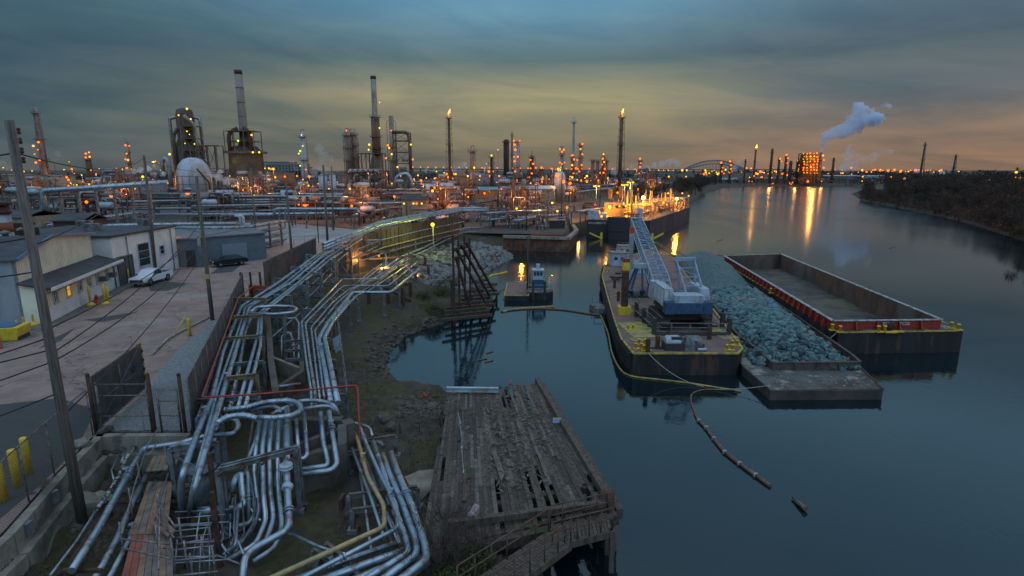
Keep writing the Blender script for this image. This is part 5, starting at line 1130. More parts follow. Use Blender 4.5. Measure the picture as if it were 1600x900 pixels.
for k in range(2300):
    u_ = rr_.uniform(.3, 28.5)**1.0; hw = 3.9; v_ = rr_.uniform(-hw, hw)
    if u_ > 24 and rr_.random() < (u_-24)/5: continue
    q = a0+al*u_+ac*v_; s = rr_.choice((rr_.uniform(.14, .26), rr_.uniform(.22, .38), rr_.uniform(.3, .5))); cand.append((u_, q, .78+heap_h(u_, v_)+rr_.uniform(-.15, .12)+noise.noise(Vector((u_*.5, v_*.5, 3)))*.3, s))
cand.sort(key=lambda c: c[0]-c[3]*20)
m = MB()
for i, (u_, q, z_, s) in enumerate(cand):
    if i < 300: scatter_rock('boulder', RKM[i % 8], (q.x, q.y, z_), s, 'blue green broken boulder in the heap on the laden stone barge', 'boulder', 'boulders heaped on the stone barge', rr_)
    else: m.rock((q.x, q.y, z_), s, 500+i, .8, 1)
tag(m.build('boulder_heap', ROCKB), 'mass of blue green broken stone behind the nearest boulders on the barge', 'boulders', kind='stuff')

# ---- empty hopper barge
HBt = pxl([(1310, 520), (1505, 517), (1222, 397), (1109, 398)], 2.0)
HBt = [HBt[0], HBt[1], HBt[2], HBt[3]]; hb = thing('hopper_barge', 'empty hopper barge with a red coaming and tall rusty inner walls', 'barge', (38, 70, 0))
n0, n1, f1_, f0_ = HBt; n0b = n0+(f0_-n0).normalized()*1.2+V(-.9, 0, 0)
cA, cB, cC, cD = P(1300, 516, 2.0), P(1469, 514, 2.0), P(1219, 405, 2.0), P(1131, 408, 2.0)
RUSTI = mat('brown rusty hold wall', (.15, .085, .06), .85, .1, (.08, .05, .04), .6, .2, 5, col3=(.13, .12, .11), s3=.25, stretch=(1, 1, .4))
m = MB(); O = [n0, n1, f1_, f0_]; I = [cA, cB, cC, cD]
for k in range(4):
    k2 = (k+1) % 4; m.slab([V(O[k].x, O[k].y, 1.98), V(O[k2].x, O[k2].y, 1.98), V(I[k2].x, I[k2].y, 1.98), V(I[k].x, I[k].y, 1.98)], 2.8)
m.build('hull', HULL, hb)
m = MB()
for k in range(4):
    k2 = (k+1) % 4; d_ = [(O[j]-I[j])*.06 for j in (k, k2)]; m.slab([V(*(O[k]-d_[0])[:2], 2.01), V(*(O[k2]-d_[1])[:2], 2.01), V(*(I[k2])[:2], 2.01), V(*(I[k])[:2], 2.01)], .025)
m.build('deck', DECKG, hb)
m = MB()
for k in range(4):
    k2 = (k+1) % 4; m.beam(V(O[k].x, O[k].y, 2.02), V(O[k2].x, O[k2].y, 2.02), .12, .1)
m.build('gunwale', mat('worn yellow edge', (.5, .36, .05)), hb)
CT = 2.0+.85; mi = MB(); mo = MB(); mc = MB()
for k in range(4):
    k2 = (k+1) % 4; a, c = I[k], I[k2]; n_ = (c-a).normalized(); n_ = Vector((n_.y, -n_.x, 0))
    zt = CT
    mo.slab([V(a.x, a.y, 2.03), V(c.x, c.y, 2.03), V(c.x, c.y, zt), V(a.x, a.y, zt)], .06, -n_)
    a_, c_ = a-n_*.08, c-n_*.08; mi.slab([V(a_.x, a_.y, -.4), V(c_.x, c_.y, -.4), V(c_.x, c_.y, zt-.01), V(a_.x, a_.y, zt-.01)], .06, -n_)
    mc.beam(V(a.x, a.y, zt+.04), V(c.x, c.y, zt+.04), .34, .07)
    L_ = (c-a).length; kk = int(L_/(1.5 if k != 0 else 1.8))
    for i in range(1, kk):
        q = a.lerp(c, i/kk); mri = MB(); mri.add([V(q.x, q.y, 2.03)+n_*.42, V(q.x, q.y, 2.03), V(q.x, q.y, zt), V(q.x, q.y, zt)+n_*.12]+[x+(c-a).normalized()*.1 for x in (V(q.x, q.y, 2.03)+n_*.42, V(q.x, q.y, 2.03), V(q.x, q.y, zt), V(q.x, q.y, zt)+n_*.12)], [(0, 1, 2, 3), (7, 6, 5, 4), (0, 4, 5, 1), (3, 2, 6, 7), (0, 3, 7, 4)]); mri.build('stiffener', RED, hb)
mo.build('coaming', RED, hb); mi.build('hold_wall', RUSTI, hb); mc.build('coaming_cap', mat('pale worn coaming cap', (.38, .42, .44), .6, .2, (.2, .15, .13), 2), hb)
# floor with residue
m = MB(); vs = []; fs = []; n = 40
for i in range(n):
    for j in range(14):
        f, g_ = i/(n-1), j/13; p = I[0].lerp(I[3], f).lerp(I[1].lerp(I[2], f), g_); vs.append((p.x, p.y, .45+.35*max(0, noise.noise(Vector((p.x*.25, p.y*.2, 1))))+.15*noise.noise(Vector((p.x*1.2, p.y*1.2, 4)))))
for i in range(n-1):
    for j in range(13): k = i*14+j; fs.append((k, k+1, k+15, k+14))
m.add(vs, fs, True); m.build('hold_floor', mat('muddy hold floor', (.09, .075, .065), .8, 0, (.035, .03, .03), .35, .4, 3, col3=(.09, .085, .045), s3=.12), hb)
for (x, y) in [(1300, 510+6), (1312, 519), (1377, 519), (1486, 513), (1497, 516), (1208, 458), (1118, 402), (1218, 397)]: bitt(hb, P(x, y, 2.04), 1.0, two=x in (1377, 1208))
for (x, y) in [(1403, 518), (1392, 519)]: MB().box(P(x, y, 2.1), (1.0, .25, .12)).build('cleat', YEL, hb)
MB().lathe(V((cA.x+cB.x)/2+.2, cA.y-.12, 2.45), [(.28, -.06), (.36, -.02), (.36, .04), (.28, .06)], 14, 'y').build('round_mark', RUST, hb)
def text_on(s, loc, size, m_, par, rot=(math.pi/2, 0, 0), nm='lettering'):
    cu = bpy.data.curves.new(nm, 'FONT'); cu.body = s; cu.size = size; cu.extrude = .012; cu.align_x = 'LEFT'
    o = bpy.data.objects.new(nm+'_tmp', cu); COL.objects.link(o); dg = bpy.context.evaluated_depsgraph_get(); me = bpy.data.meshes.new_from_object(o.evaluated_get(dg)); bpy.data.objects.remove(o)
    me.name = nm; me.materials.clear(); me.materials.append(m_); o = bpy.data.objects.new(nm, me); COL.objects.link(o); o.parent = par; o.location = Vector(loc)-Vector(par['_w']); o.rotation_euler = rot; return o
LET = mat('pale lettering', (.5, .48, .48), .7)
q = P(1371, 506, 2.4); ang = math.atan2((cB-cA).y, (cB-cA).x)
text_on('RS570', V(q.x, cA.lerp(cB, .42).y-.13, 2.45), .42, LET, hb, (math.pi/2, 0, ang)); q = P(1398, 506, 2.4); text_on('TC02', V(q.x, cA.lerp(cB, .60).y-.13, 2.45), .42, LET, hb, (math.pi/2, 0, ang))

# ---- timber dock
dk = thing('timber_dock', 'collapsing grey timber dock with missing planks and debris', 'dock', (0, 28, 0))
d0, d1, d2, d3 = P(837, 600, 2.0), P(952, 795, 2.0), P(712, 835, 2.0), P(712, 612, 2.0)   # far right, near right, near left, far left
d2 = V(-3.5, 19.0, 1.85); d3 = V(-4.3, 35.2, 1.95)
WG = [WOODG, mat('darker weathered plank', (.075, .055, .045), .9, 0, (.035, .026, .022), 5, .4, 12, col3=(.045, .05, .02), s3=.5), mat('pale weathered plank', (.16, .13, .11), .9, 0, (.085, .065, .052), 5, .4, 12, col3=(.05, .055, .025), s3=.5)]
rr_ = random.Random(11); pl = [MB(), MB(), MB()]; nw = 40
for i in range(nw):
    f0, f1v = i/nw, (i+.965)/nw; t_ = 0
    while t_ < 1:
        L_ = rr_.uniform(.12, .3); t2 = min(1, t_+L_)
        hole = (rr_.random() < .01) or (.55 < f0 < .72 and .72 < t_ < .88 and rr_.random() < .55) or (t_ < .12 and f0 > .35 and rr_.random() < .18) or (f0 < .06 and .25 < t_ < .7 and rr_.random() < .3)
        if not hole:
            zo = rr_.uniform(-.04, .03); tl = rr_.uniform(-.02, .03)*(3 if rr_.random() < .06 else 1)
            def pt(f, t, z): return d3.lerp(d0, f).lerp(d2.lerp(d1, f), 1-t) if False else (d2.lerp(d1, f).lerp(d3.lerp(d0, f), t)+V(0, 0, z))
            pl[rr_.choice((0, 0, 1, 1, 2))].slab([pt(f0, t_, zo), pt(f1v, t_, zo), pt(f1v, t2-.002, zo+tl), pt(f0, t2-.002, zo+tl)], .08)
        t_ = t2
for m_, mm_ in zip(pl, WG): m_.build('planking', mm_, dk)
m = MB(); m.beam(d0+V(.1, .2, .2), d1+V(.1, 0, .2), .3, .3); m.beam(d0+V(.45, .2, -.25), d1+V(.45, 0, -.25), .3, .5); m.build('kerb_timber', WOODG, dk)
m = MB()
for t_ in (0.02, .15, .3, .45, .6, .75, .9): m.beam(d2.lerp(d3, t_)-V(0, 0, .25), d1.lerp(d0, t_)-V(0, 0, .25)+V(.3, 0, 0), .3, .3)
m.beam(d2-V(.3, .2, .3), d1+V(.3, -.2, -.3), .35, .45)
m.build('joist', WG[1], dk)
for t_ in [k/9 for k in range(10)]:
    for f in (.3, .65, 1.03): q = d2.lerp(d3, t_).lerp(d1.lerp(d0, t_), f); MB().tube([V(q.x, q.y, -1.5), V(q.x, q.y, 1.75)], .17, 8).build('pile', POLE if f > 1 else WG[1], dk)
MB().slab([P(783, 752, 2.02), P(789, 740, 2.05), P(773, 700, 2.05), P(768, 705, 2.05)], .06).build('loose_plank', WG[2], dk)
rr_ = random.Random(4)
m = MB()
for k in range(300):
    x = rr_.gauss(800, 35); y = rr_.gauss(668, 26) if k < 150 else rr_.uniform(620, 780); q = P(x, y, 2.06); 
    if not (d3.x+.3 < q.x < 3.6): continue
    an = rr_.uniform(0, 3.1); L_ = rr_.uniform(.05, .45)*(2 if rr_.random() < .06 else 1); m.beam(q, q+V(math.cos(an)*L_, math.sin(an)*L_, rr_.uniform(-.02, .03)), rr_.uniform(.02, .09), .02)
tag(m.build('splintered_debris', WG[2]), 'splintered planks and litter strewn across the timber dock', 'debris', kind='stuff')
gwl = thing('steel_beam', 'long pale steel beam lying across the far edge of the timber dock', 'beam', tuple(P(737, 611, 2.1)))
a, c = P(698, 611, 2.15), P(779, 612, 2.15); m = MB(); m.beam(a, c, .25, .04); m.beam(a+V(0, 0, .25), c+V(0, 0, .25), .25, .04); m.beam(a+V(0, 0, .12), c+V(0, 0, .12), .04, .22); m.build('beam', WHITE, gwl)
for (x, y, t_, lb) in [(763, 611, 606, 'small red bag on the pale steel beam'), (798, 601, 594, 'red stake at the far edge of the timber dock'), (663, 619, 613, 'red cone on the rubble beside the cove')]:
    q = P(x, y, 2.1 if x > 700 else 1.7); m = MB(); m.lathe(q, [(.09, 0), (.07, .1), (.02, .3 if x != 763 else .12)], 10); tag(m.build('red_marker', emit('x', (1, 0, 0), 0) if False else mat('bright red', (.7, .02, .01), .5)), lb, 'marker')
tag(MB().box(P(870, 657, 2.3), (.45, .05, .3)).build('white_notice', WHITE), 'small white notice on the river edge of the dock', 'notice')
q = P(741, 800, 1.9); bt2 = thing('crushed_crate', 'pale pink and grey crushed box lying at the near dock corner', 'box', tuple(q)); bm_ = MB(); bm_.slab([P(730, 805, 2.2), P(742, 786, 2.6), P(749, 790, 2.6), P(741, 812, 2.2)], .15); bm_.build('shell', mat('faded pink sheet', (.42, .30, .30), .7, 0, (.2, .16, .16), 6), bt2)
# two mooring piles by the near corner
for i, (x, y, t_) in enumerate([(942, 853, 768), (951, 856, 768), (947, 850, 770)]):
    b = P(x, y, 0); tag(MB().tube([V(b.x, b.y, -1), V(b.x, b.y, ptop(b, t_))], .17, 10).build('mooring_pile', RUST), ['dark rusty mooring pile nearest the dock corner', 'dark rusty mooring pile on the open water side of the cluster', 'dark mooring pile behind its two neighbours'][i], 'pile', 'mooring piles at the dock corner')
# gangway
gw = thing('gangway', 'long wooden gangway with rusty handrails leading down onto the dock', 'gangway', tuple(P(870, 820, 2)))
gA, gB = P(857, 830, 1.9), P(715, 925, 2.2); wv = Vector(((gB-gA).y, -(gB-gA).x, 0)).normalized()*1.1
if wv.y > 0: wv = -wv
m = MB(); n = 34
for i in range(n): q = gA.lerp(gB, i/n); q2 = gA.lerp(gB, (i+.85)/n); m.slab([q, q2, q2+wv, q+wv], .05)
l0, l1 = P(860, 825, 1.9), P(950, 803, 1.9)
for i in range(16): q = l0.lerp(l1, i/16); q2 = l0.lerp(l1, (i+.85)/16); m.slab([q, q2, q2+V(0, -1.1, 0), q+V(0, -1.1, 0)], .05)
m.build('tread', WG[0], gw)
m = MB(); RW = mat('rusty handrail', (.13, .07, .045), .8, .1, (.07, .04, .03), 3)
def hrail(a, c, n=6, h=1.0):
    for z_ in (h, h*.55): m.tube([a+V(0, 0, z_), c+V(0, 0, z_)], .03, 5)
    for i in range(n+1): q = a.lerp(c, i/n); m.tube([q, q+V(0, 0, h)], .03, 5)
hrail(gA, gB); hrail(gA+wv, gB+wv); hrail(l0, l1, 5); hrail(l0+V(0, -1.1, 0), l1+V(0, -1.1, 0), 5); m.build('handrail', RW, gw)
m = MB()
for o_ in (V(0, 0, -.15), wv+V(0, 0, -.15)): m.beam(gA+o_, gB+o_, .12, .28)
for o_ in (V(0, 0, -.15), V(0, -1.1, -.15)): m.beam(l0+o_, l1+o_, .12, .28)
for q in (l1, l1+V(0, -1.1, 0)): m.beam(V(q.x, q.y, -1), q, .2)
m.build('stringer', WG[0], gw)
m = MB(); a, c = P(700, 822, 2.1)+V(0, 0, .1), P(945, 790, 2.1)+V(0, 0, .1); m.beam(a, c, .25, .25); tag(m.build('edge_timber', WG[0]), 'long squared timber laid along the near edge of the dock', 'timber')
# low broken chain link fence by the dock
lf_ = thing('broken_fence', 'sagging low wire fence with leaning posts on the grass by the dock', 'fence', tuple(P(640, 670, 1.5))); m = MB()
pp = [P(582, 672, 1.5), P(625, 672, 1.5), P(655, 670, 1.5), P(688, 662, 1.5), P(716, 648, 1.6)]
for i, q in enumerate(pp): m.tube([q-V(0, 0, .2), q+V([.1, 0, .15, -.05, .1][i], 0, 1.1)], .03, 5)
for a, c in zip(pp, pp[1:]):
    m.tube([a+V(0, 0, 1.05), c+V(0, 0, 1.05)], .02, 5)
    for k in range(14): q = a.lerp(c, k/14); m.tube([q, q+V(.3, 0, 1.05)], .006, 3, cap=False); m.tube([q+V(.3, 0, 0), q+V(0, 0, 1.05)], .006, 3, cap=False)
m.build('wire_mesh', RPIPE, lf_)
bl = thing('blue_grey_fence', 'narrow pale blue fence strip between grass and dock planks', 'fence', tuple(P(722, 720, 1.7))); m = MB()
pp = X_([(716, 648, 2.6), (719, 662, 2.3), (721, 700, 2.2), (723, 740, 2.2), (728, 775, 2.0)])
for a, c in zip(pp, pp[1:]):
    for dz in (0, -.3, -.55): m.tube([a+V(0, 0, dz), c+V(.05, 0, dz)], .03, 5)
for q in pp: m.tube([V(q.x, q.y, 1.3), q+V(0, 0, .1)], .035, 5)
m.build('rail', PIPE_B, bl)
tag(MB().slab([P(632, 745, 1.35), P(655, 735, 1.35), P(682, 733, 1.35), P(678, 760, 1.35), (P(655, 785, 1.35))], .25).build('concrete_slab', CONC), 'cracked pale concrete slab in the grass beside the corner pipes', 'slab')
tag(MB().slab([P(716, 735, 1.6), P(732, 730, 1.6), P(738, 790, 1.6), P(722, 800, 1.6)], .3).build('concrete_slab', CONC), 'narrow weathered concrete strip beside the timber dock', 'slab')

# ---- rusty trestle
ts = thing('rusty_trestle', 'rust red raking steel trestle with tall posts and long diagonal struts', 'trestle', (-3.5, 59, 0))
RT = mat('deep rust trestle steel', (.085, .035, .024), .85, .1, (.04, .02, .016), 1.5, .3)
for (x, y, t_) in [(710, 492, 368), (718, 478, 376), (727, 470, 364), (735, 466, 372), (706, 478, 437)]:
    b = P(x, y, 1.2); MB().beam((b.x, b.y, -.8), (b.x, b.y, ptop(b, t_)), .24).build('post', RT, ts)
for (x0, y0, z_, x1, y1) in [(712, 388, 0, 757, 470), (720, 382, 0, 765, 462), (728, 378, 0, 772, 455), (712, 402, 0, 735, 480)]:
    b = P(710, 480, 1.2); a = PD(x0, y0, 59.5); c = P(x1, y1, 1.3); MB().beam(a, c, .22).build('strut', RT, ts)
m = MB(); a, c = PD(708, 390, 58), PD(730, 385, 62); m.beam(a, c, .25); a, c = PD(708, 404, 58), PD(730, 398, 62); m.beam(a, c, .2); m.build('tie_beam', RT, ts)
for i in range(9):
    a = P(700-i*1.2+ (i % 2)*4, 452+i*6, 1.0+.1*(i % 3)); c = P(772-i*2+(i % 3)*6, 448+i*5.5, 1.0); MB().beam(a, c, .32, .28).build('deck_beam', RT if i % 2 else WG[1], ts)
for i in range(5): a = P(706+i*14, 495-i*2, .7); c = P(722+i*13, 447-i, 1.1); MB().beam(a, c, .25).build('cross_timber', RT, ts)
for i in range(6): b = P(716+i*12, 490-i*4, 0); MB().beam((b.x, b.y, -.8), (b.x, b.y, .9), .25).build('short_pile', RT, ts)
bc = P(745, 455, 1); rr_ = random.Random(8)
for k in range(6):
    a = P(735+rr_.uniform(0, 45), 436+rr_.uniform(0, 18), 1.2); MB().box(a, (rr_.uniform(1.5, 3.2), .35, .3), rr_.uniform(-.4, .4)).build('loose_timber', WG[1], ts)
m = MB(); m.tube(X_([(764, 433, 1.2), (768, 430, 1.4), (780, 428, 1.4), (792, 425, 1.3)]), .13, 8); tag(m.build('ochre_pipe', YEL), 'bent ochre pipe on the trestle deck near the water', 'pipe')

# ---- small raft and workboat
rf_ = thing('work_raft', 'small pinkish work raft moored between trestle and workboat', 'raft', (0, 68, 0)); po = pxl([(788, 462), (826, 462), (822, 440), (793, 442)], .7)
hull(rf_, po, .68); MB().prism([p[:2] for p in inset(po, .15)], .68, .72).build('deck', DECKP, rf_); m = MB(); e = [V(p.x, p.y, .72) for p in po]
for a, c in zip(e, e[1:]+e[:1]): m.beam(a, c, .14, .12)
m.build('gunwale', mat('worn yellow edge', (.5, .36, .05)), rf_)
tg = thing('work_boat', 'small workboat with blue and white wheelhouse and dark push posts', 'workboat', (3, 69, 0)); C_ = P(841, 458, .5)
pb_ = [(C_.x-1.5, C_.y-1.6), (C_.x+1.3, C_.y-1.7), (C_.x+1.9, C_.y-.6), (C_.x+1.8, C_.y+4.8), (C_.x-1.5, C_.y+4.8)]
MB().prism(pb_, -.5, .9).build('hull', HULL, tg); MB().prism([p[:2] for p in inset([V(*p, 0) for p in pb_], .15)], .9, .94).build('deck', DECKG, tg)
LB_ = mat('pale blue cabin paint', (.25, .38, .48), .5); MB().box((C_.x, C_.y+1.4, 1.5), (1.6, 1.8, 1.2)).build('lower_cabin', BLUE, tg)
wh_ = MB().box((C_.x, C_.y+1.4, 2.75), (1.35, 1.5, 1.2), 0, .95).build('wheelhouse', LB_, tg)
for k in (-.4, 0, .4): MB().box((C_.x+k, C_.y+.66, 2.95), (.3, .06, .45)).build('window', GLASS, wh_)
MB().box((C_.x, C_.y+1.4, 3.42), (1.6, 1.8, .12)).build('roof', WHITE, tg); MB().box((C_.x, C_.y+1.4, 3.8), (.5, .5, .7)).build('lamp_box', WHITE, tg)
for k in (-.75, .75): MB().beam((C_.x+k, C_.y-1.7, -.4), (C_.x+k, C_.y-1.7, 2.4), .3).build('push_post', DARK, tg)
for (x, zt) in ((-1.4, 7.6), (-1.1, 3.0)): MB().tube([(C_.x+x, C_.y+.5, 0), (C_.x+x, C_.y+.5, zt)], .1, 6).build('mast', DARK, tg)
m = MB(); 
for z_ in (.5, .95): m.tube([(C_.x-1.4, C_.y-1.4, .9+z_), (C_.x+1.3, C_.y-1.4, .9+z_), (C_.x+1.7, C_.y+4, .9+z_)], .03, 5)
m.build('rail', WHITE, tg)

# ---- booms and ropes
BOOMY = mat('dirty yellow boom', (.42, .28, .06), .7, 0, (.2, .13, .06), 3); BOOMB = mat('brown wet boom', (.17, .09, .06), .6, 0, (.09, .05, .04), 3)
def flo(pts, r, m_, name, label, cat, z=.06, seg=7, grp=None):
    pv = [P(x, y, z) for x, y in pts]; fine = []
    for i in range(len(pv)-1):
        p0 = pv[max(i-1, 0)]; p1 = pv[i]; p2 = pv[i+1]; p3 = pv[min(i+2, len(pv)-1)]
        for k in range(6): t = k/6; fine.append(.5*((2*p1)+(-p0+p2)*t+(2*p0-5*p1+4*p2-p3)*t*t+(-p0+3*p1-3*p2+p3)*t**3))
    fine.append(pv[-1]); return tag(MB().tube(fine, r, seg).build(name, m_), label, cat, grp)
flo([(783, 487), (805, 484), (840, 482), (880, 484), (920, 490), (937, 492)], .12, BOOMB, 'floating_boom', 'dark floating boom stretched from the trestle to the crane barge', 'boom')
flo([(786, 487), (800, 484), (825, 481), (866, 479)], .13, BOOMY, 'floating_boom', 'ochre floating boom off the end of the rusty trestle', 'boom')
flo([(786, 467), (810, 469), (830, 466), (848, 464), (858, 455)], .12, BOOMY, 'floating_boom', 'yellow boom wrapped around the small workboat', 'boom')
flo([(938, 492), (950, 520), (956, 550), (968, 575), (985, 587), (1020, 592), (1065, 597), (1105, 603), (1150, 610), (1158, 611)], .07, BOOMY, 'floating_boom', 'thin yellow boom skirting the crane barge bow', 'boom')
flo([(1158, 610), (1125, 609), (1100, 609), (1082, 615), (1080, 628), (1086, 645)], .06, BOOMB, 'floating_boom', 'pale thin boom curling off the stone barge corner', 'boom')
seg_pts = [(1086, 645), (1092, 657), (1103, 668), (1115, 685), (1132, 706), (1155, 724), (1180, 742), (1204, 759)]
for i in range(len(seg_pts)-1):
    a, c = P(*seg_pts[i], .08), P(*seg_pts[i+1], .08)
    if i == 0: bmt = thing('drifting_boom', 'brown segmented boom trailing across open water', 'boom', tuple(a))
    MB().tube([a.lerp(c, .03), a.lerp(c, .5), a.lerp(c, .97)], .11, 8).build('float_section', BOOMB, bmt); 
    if i: MB().lathe(a, [(.13, -.1), (.13, .1)], 8, 'x').build('collar', ROPE, bmt)
m = MB(); a, c = P(1238, 777, .1), P(1259, 795, .16); m.tube([a, a.lerp(c, .5), c], .05, 8, r2=.13); tag(m.build('floating_log', BOOMB), 'short tapered log floating alone beyond the drifting boom', 'log')
def rope(a, c, sag, label, r=.03, m_=ROPE):
    pts = [a.lerp(c, t/12)-V(0, 0, sag*4*(t/12)*(1-t/12)) for t in range(13)]; pts = [V(p.x, p.y, max(p.z, .03)) for p in pts]
    tag(MB().tube(pts, r, 5).build('mooring_rope', m_), label, 'rope', 'mooring ropes')
rope(P(1012, 551, 1.95), P(1100, 604, .1), .5, 'pale rope drooping from the crane barge bow to the water'); rope(P(1120, 608, .1), P(1203, 594+8, .8), .1, 'short rope to the corner of the stone barge'); rope(P(1096, 465, 2), P(1148, 540, 2), .1, 'thin cable along the crane barge edge')
rope(P(1311, 516, 2.2), P(1287, 535, .8), .1, 'frayed rope tying the hopper barge to the stone barge', .06)
# raft skiff next to fenders
sk = thing('skiff', 'small grey float with a frame moored against the crane barge fenders', 'float', tuple(P(934, 490, 0))); q = P(936, 486, 0); MB().box(q+V(0, 0, .3), (1.6, 2.6, .6), .2, .92).build('hull', STEEL, sk); m = MB()
for x, y in ((-.7, -1), (.7, -1), (.7, 1), (-.7, 1)): m.beam(q+V(x, y, .5), q+V(x, y, 1.3), .07)
m.beam(q+V(-.7, -1, 1.3), q+V(.7, -1, 1.3), .07); m.build('frame', STEEL, sk)
for i, (x, y, L_) in enumerate([(758, 570-4, 12), (745, 563, 16), (760, 552, 10), (1180, 470, 0), (1390, 388, 10), (1120, 377, 10), (1130, 318, 6)]):
    if not L_: continue
    a = P(x, y, .03); c = P(x+L_, y-3, .04); tag(MB().tube([a, c], .06, 5).build('driftwood', BOOMB), ['dark stick drifting in the cove, nearest the dock', 'longer drifting stick in the cove', 'thin drifting stick nearest the trestle', '', 'driftwood out beyond the hopper barge', 'driftwood in mid river before the tanker', 'tiny driftwood far up the river'][i], 'driftwood', 'sticks adrift on the water')

# ---- sheet pile quay
qw = thing('sheet_pile_wall', 'rust red sheet pile quay wall with pale concrete cap', 'quay wall', (5, 117, 0)); Q0, Q1, Q2 = V(-1.8, 118.5, 0), V(11.4, 114.9, 0), V(14.9, 130, 0); Q3 = V(15.6, 144, 0)
m = MB()
for a, c in ((Q0, Q1), (Q1, Q2), (Q2, Q3)):
    L_ = (c-a).length; k = int(L_/.5); n_ = (c-a).normalized(); o = Vector((n_.y, -n_.x, 0)); pts = [a.lerp(c, i/k)+o*(.16 if i % 2 else 0) for i in range(k+1)]
    for p, r_ in zip(pts, pts[1:]): m.add([V(p.x, p.y, -1.5), V(r_.x, r_.y, -1.5), V(r_.x, r_.y, 2.55), V(p.x, p.y, 2.55)], [(0, 1, 2, 3)])
m.build('sheet_piles', mat('rusty sheet piles', (.15, .06, .04), .85, .1, (.06, .03, .025), 1, .2, 4, col3=(.18, .13, .08), s3=.15), qw)
m = MB()
for a, c in ((Q0, Q1), (Q1, Q2), (Q2, Q3)): m.beam(a+V(0, 0, 2.85), c+V(0, 0, 2.85), .9, .55)
m.build('cap_beam', CONC, qw)
m = MB().beam(V(4, 118.5, 3.2), V(11, 117.5, 3.2), .3, .3); tag(m.build('red_rail', RED), 'long red rail lying on the quay edge', 'rail')
bq = thing('dark_skip', 'dark open topped skip on the quay', 'skip', (10, 127, 2.95)); q = P(870, 356, 3); MB().box(q+V(0, 0, .9), (3.4, 2.2, 1.7), .1, 1.1).build('bin', DARK, bq); MB().box(q+V(0, 0, 1.85), (3.9, 2.7, .15), .1).build('rim', STEEL, bq)
for (x, y, t_, lb) in [(823, 360, 315, 'dark slender pole standing on the quay'), (877, 352, 270, 'tall rusty brown pole beside the dark skip'), (937, 330, 262, 'dark pole behind the lit tanker stern')]:
    b = P(x, y, 3); tag(MB().tube([b, V(b.x, b.y, ptop(b, t_))], .14, 8, r2=.1).build('slender_pole', RUST if x == 877 else DARK), lb, 'pole', 'poles along the quay')

# ---- tanker barge
TB = [V(18.6, 140.5, 0), V(23.2, 139.2, 0), V(23.6, 137.6, 0), V(29.8, 136.0, 0), V(30.6, 136.6, 0), V(33.6, 137.2, 0), V(60.2, 192, 0), V(66, 215, 0), V(58, 215, 0), V(44, 197, 0)]
tb_ = thing('tank_barge', 'floodlit tank barge moored at the quay with crowded deck piping', 'tank barge', (35, 165, 0)); DK = 4.6
MB().prism([p[:2] for p in TB], -1, DK).build('hull', mat('deep purple grey hull', (.034, .027, .036), .65, .1, (.02, .017, .022), .15, 0, 6, stretch=(1, 1, .3)), tb_); MB().prism([p[:2] for p in inset(TB, .3)], DK, DK+.05).build('deck', mat('warm grey deck', (.17, .12, .09), .8, 0, (.08, .055, .045), .8), tb_)
MB().prism([(23.4, 137.5), (29.9, 135.8), (30.2, 140), (23.6, 141)], 2, 5.5).build('stern_bulwark', mat('deep purple grey hull', (.055, .045, .06)), tb_)
text_on('BOSTON', V(20.9, 139.6, 3.6), .75, LET, tb_, (math.pi/2, 0, -.28)); text_on('DOUGLAS', V(18.9, 140.2, 3.6), .62, LET, tb_, (math.pi/2, 0, -.28))
for (x, d_) in ((22.0, -1), (34.0, 1)):
    m = MB(); m.beam((x, 138.4 if d_ < 0 else 136.3, -.5), (x, 138.4 if d_ < 0 else 136.3, 1.6), .5); m.beam((x, 138.3 if d_ < 0 else 136.2, .2), (x+d_*2.9, 138.9 if d_ < 0 else 137.2, 1.5), .35); m.build('fender_frame', YEL, tb_)
PIPEW = mat('pale deck piping', (.42, .29, .16), .5, .1)
MB().box((26.3, 146, 6.6), (4.6, 4, 4.0), -.3).build('deckhouse', mat('cream deckhouse', (.34, .23, .12), .6, 0, (.2, .13, .07), .6), tb_)
for k in range(3): MB().box((24.6+k*1.8, 143.2, 7.6), (.7, .25, .7), -.3).build('window', GLASS, tb_)
for (x, y, h_) in ((25.3, 147, 2.6), (28.0, 147, 3.2)): MB().lathe((x, y, 9.3), [(.55, 0), (.5, h_), (.6, h_+.1)], 12).build('funnel', mat('cream deckhouse', (.6, .5, .4)), tb_)
MB().box((20.8, 143, 5.7), (2.6, 2.2, 2.2), -.3).build('white_locker', WHITE, tb_); MB().box((22.9, 141.6, 5.4), (1.6, 1.3, 1.6), -.3).build('white_locker', WHITE, tb_); MB().box((31.5, 141, 6), (1.6, 1.6, 2.8), .2).build('white_locker', WHITE, tb_)
rr_ = random.Random(12); ax0 = V(26, 142, DK); ax1 = V(60, 206, DK); axd = (ax1-ax0).normalized(); axn = Vector((axd.y, -axd.x, 0)); 
for k in range(7): o = axn*(k*1.6-5.6); a = ax0+axd*rr_.uniform(6, 16)+o+V(0, 0, 1.0+.25*(k % 3)); MB().tube([a, a+axd*rr_.uniform(28, 46)], .2, 8).build('deck_pipe', PIPEW, tb_)
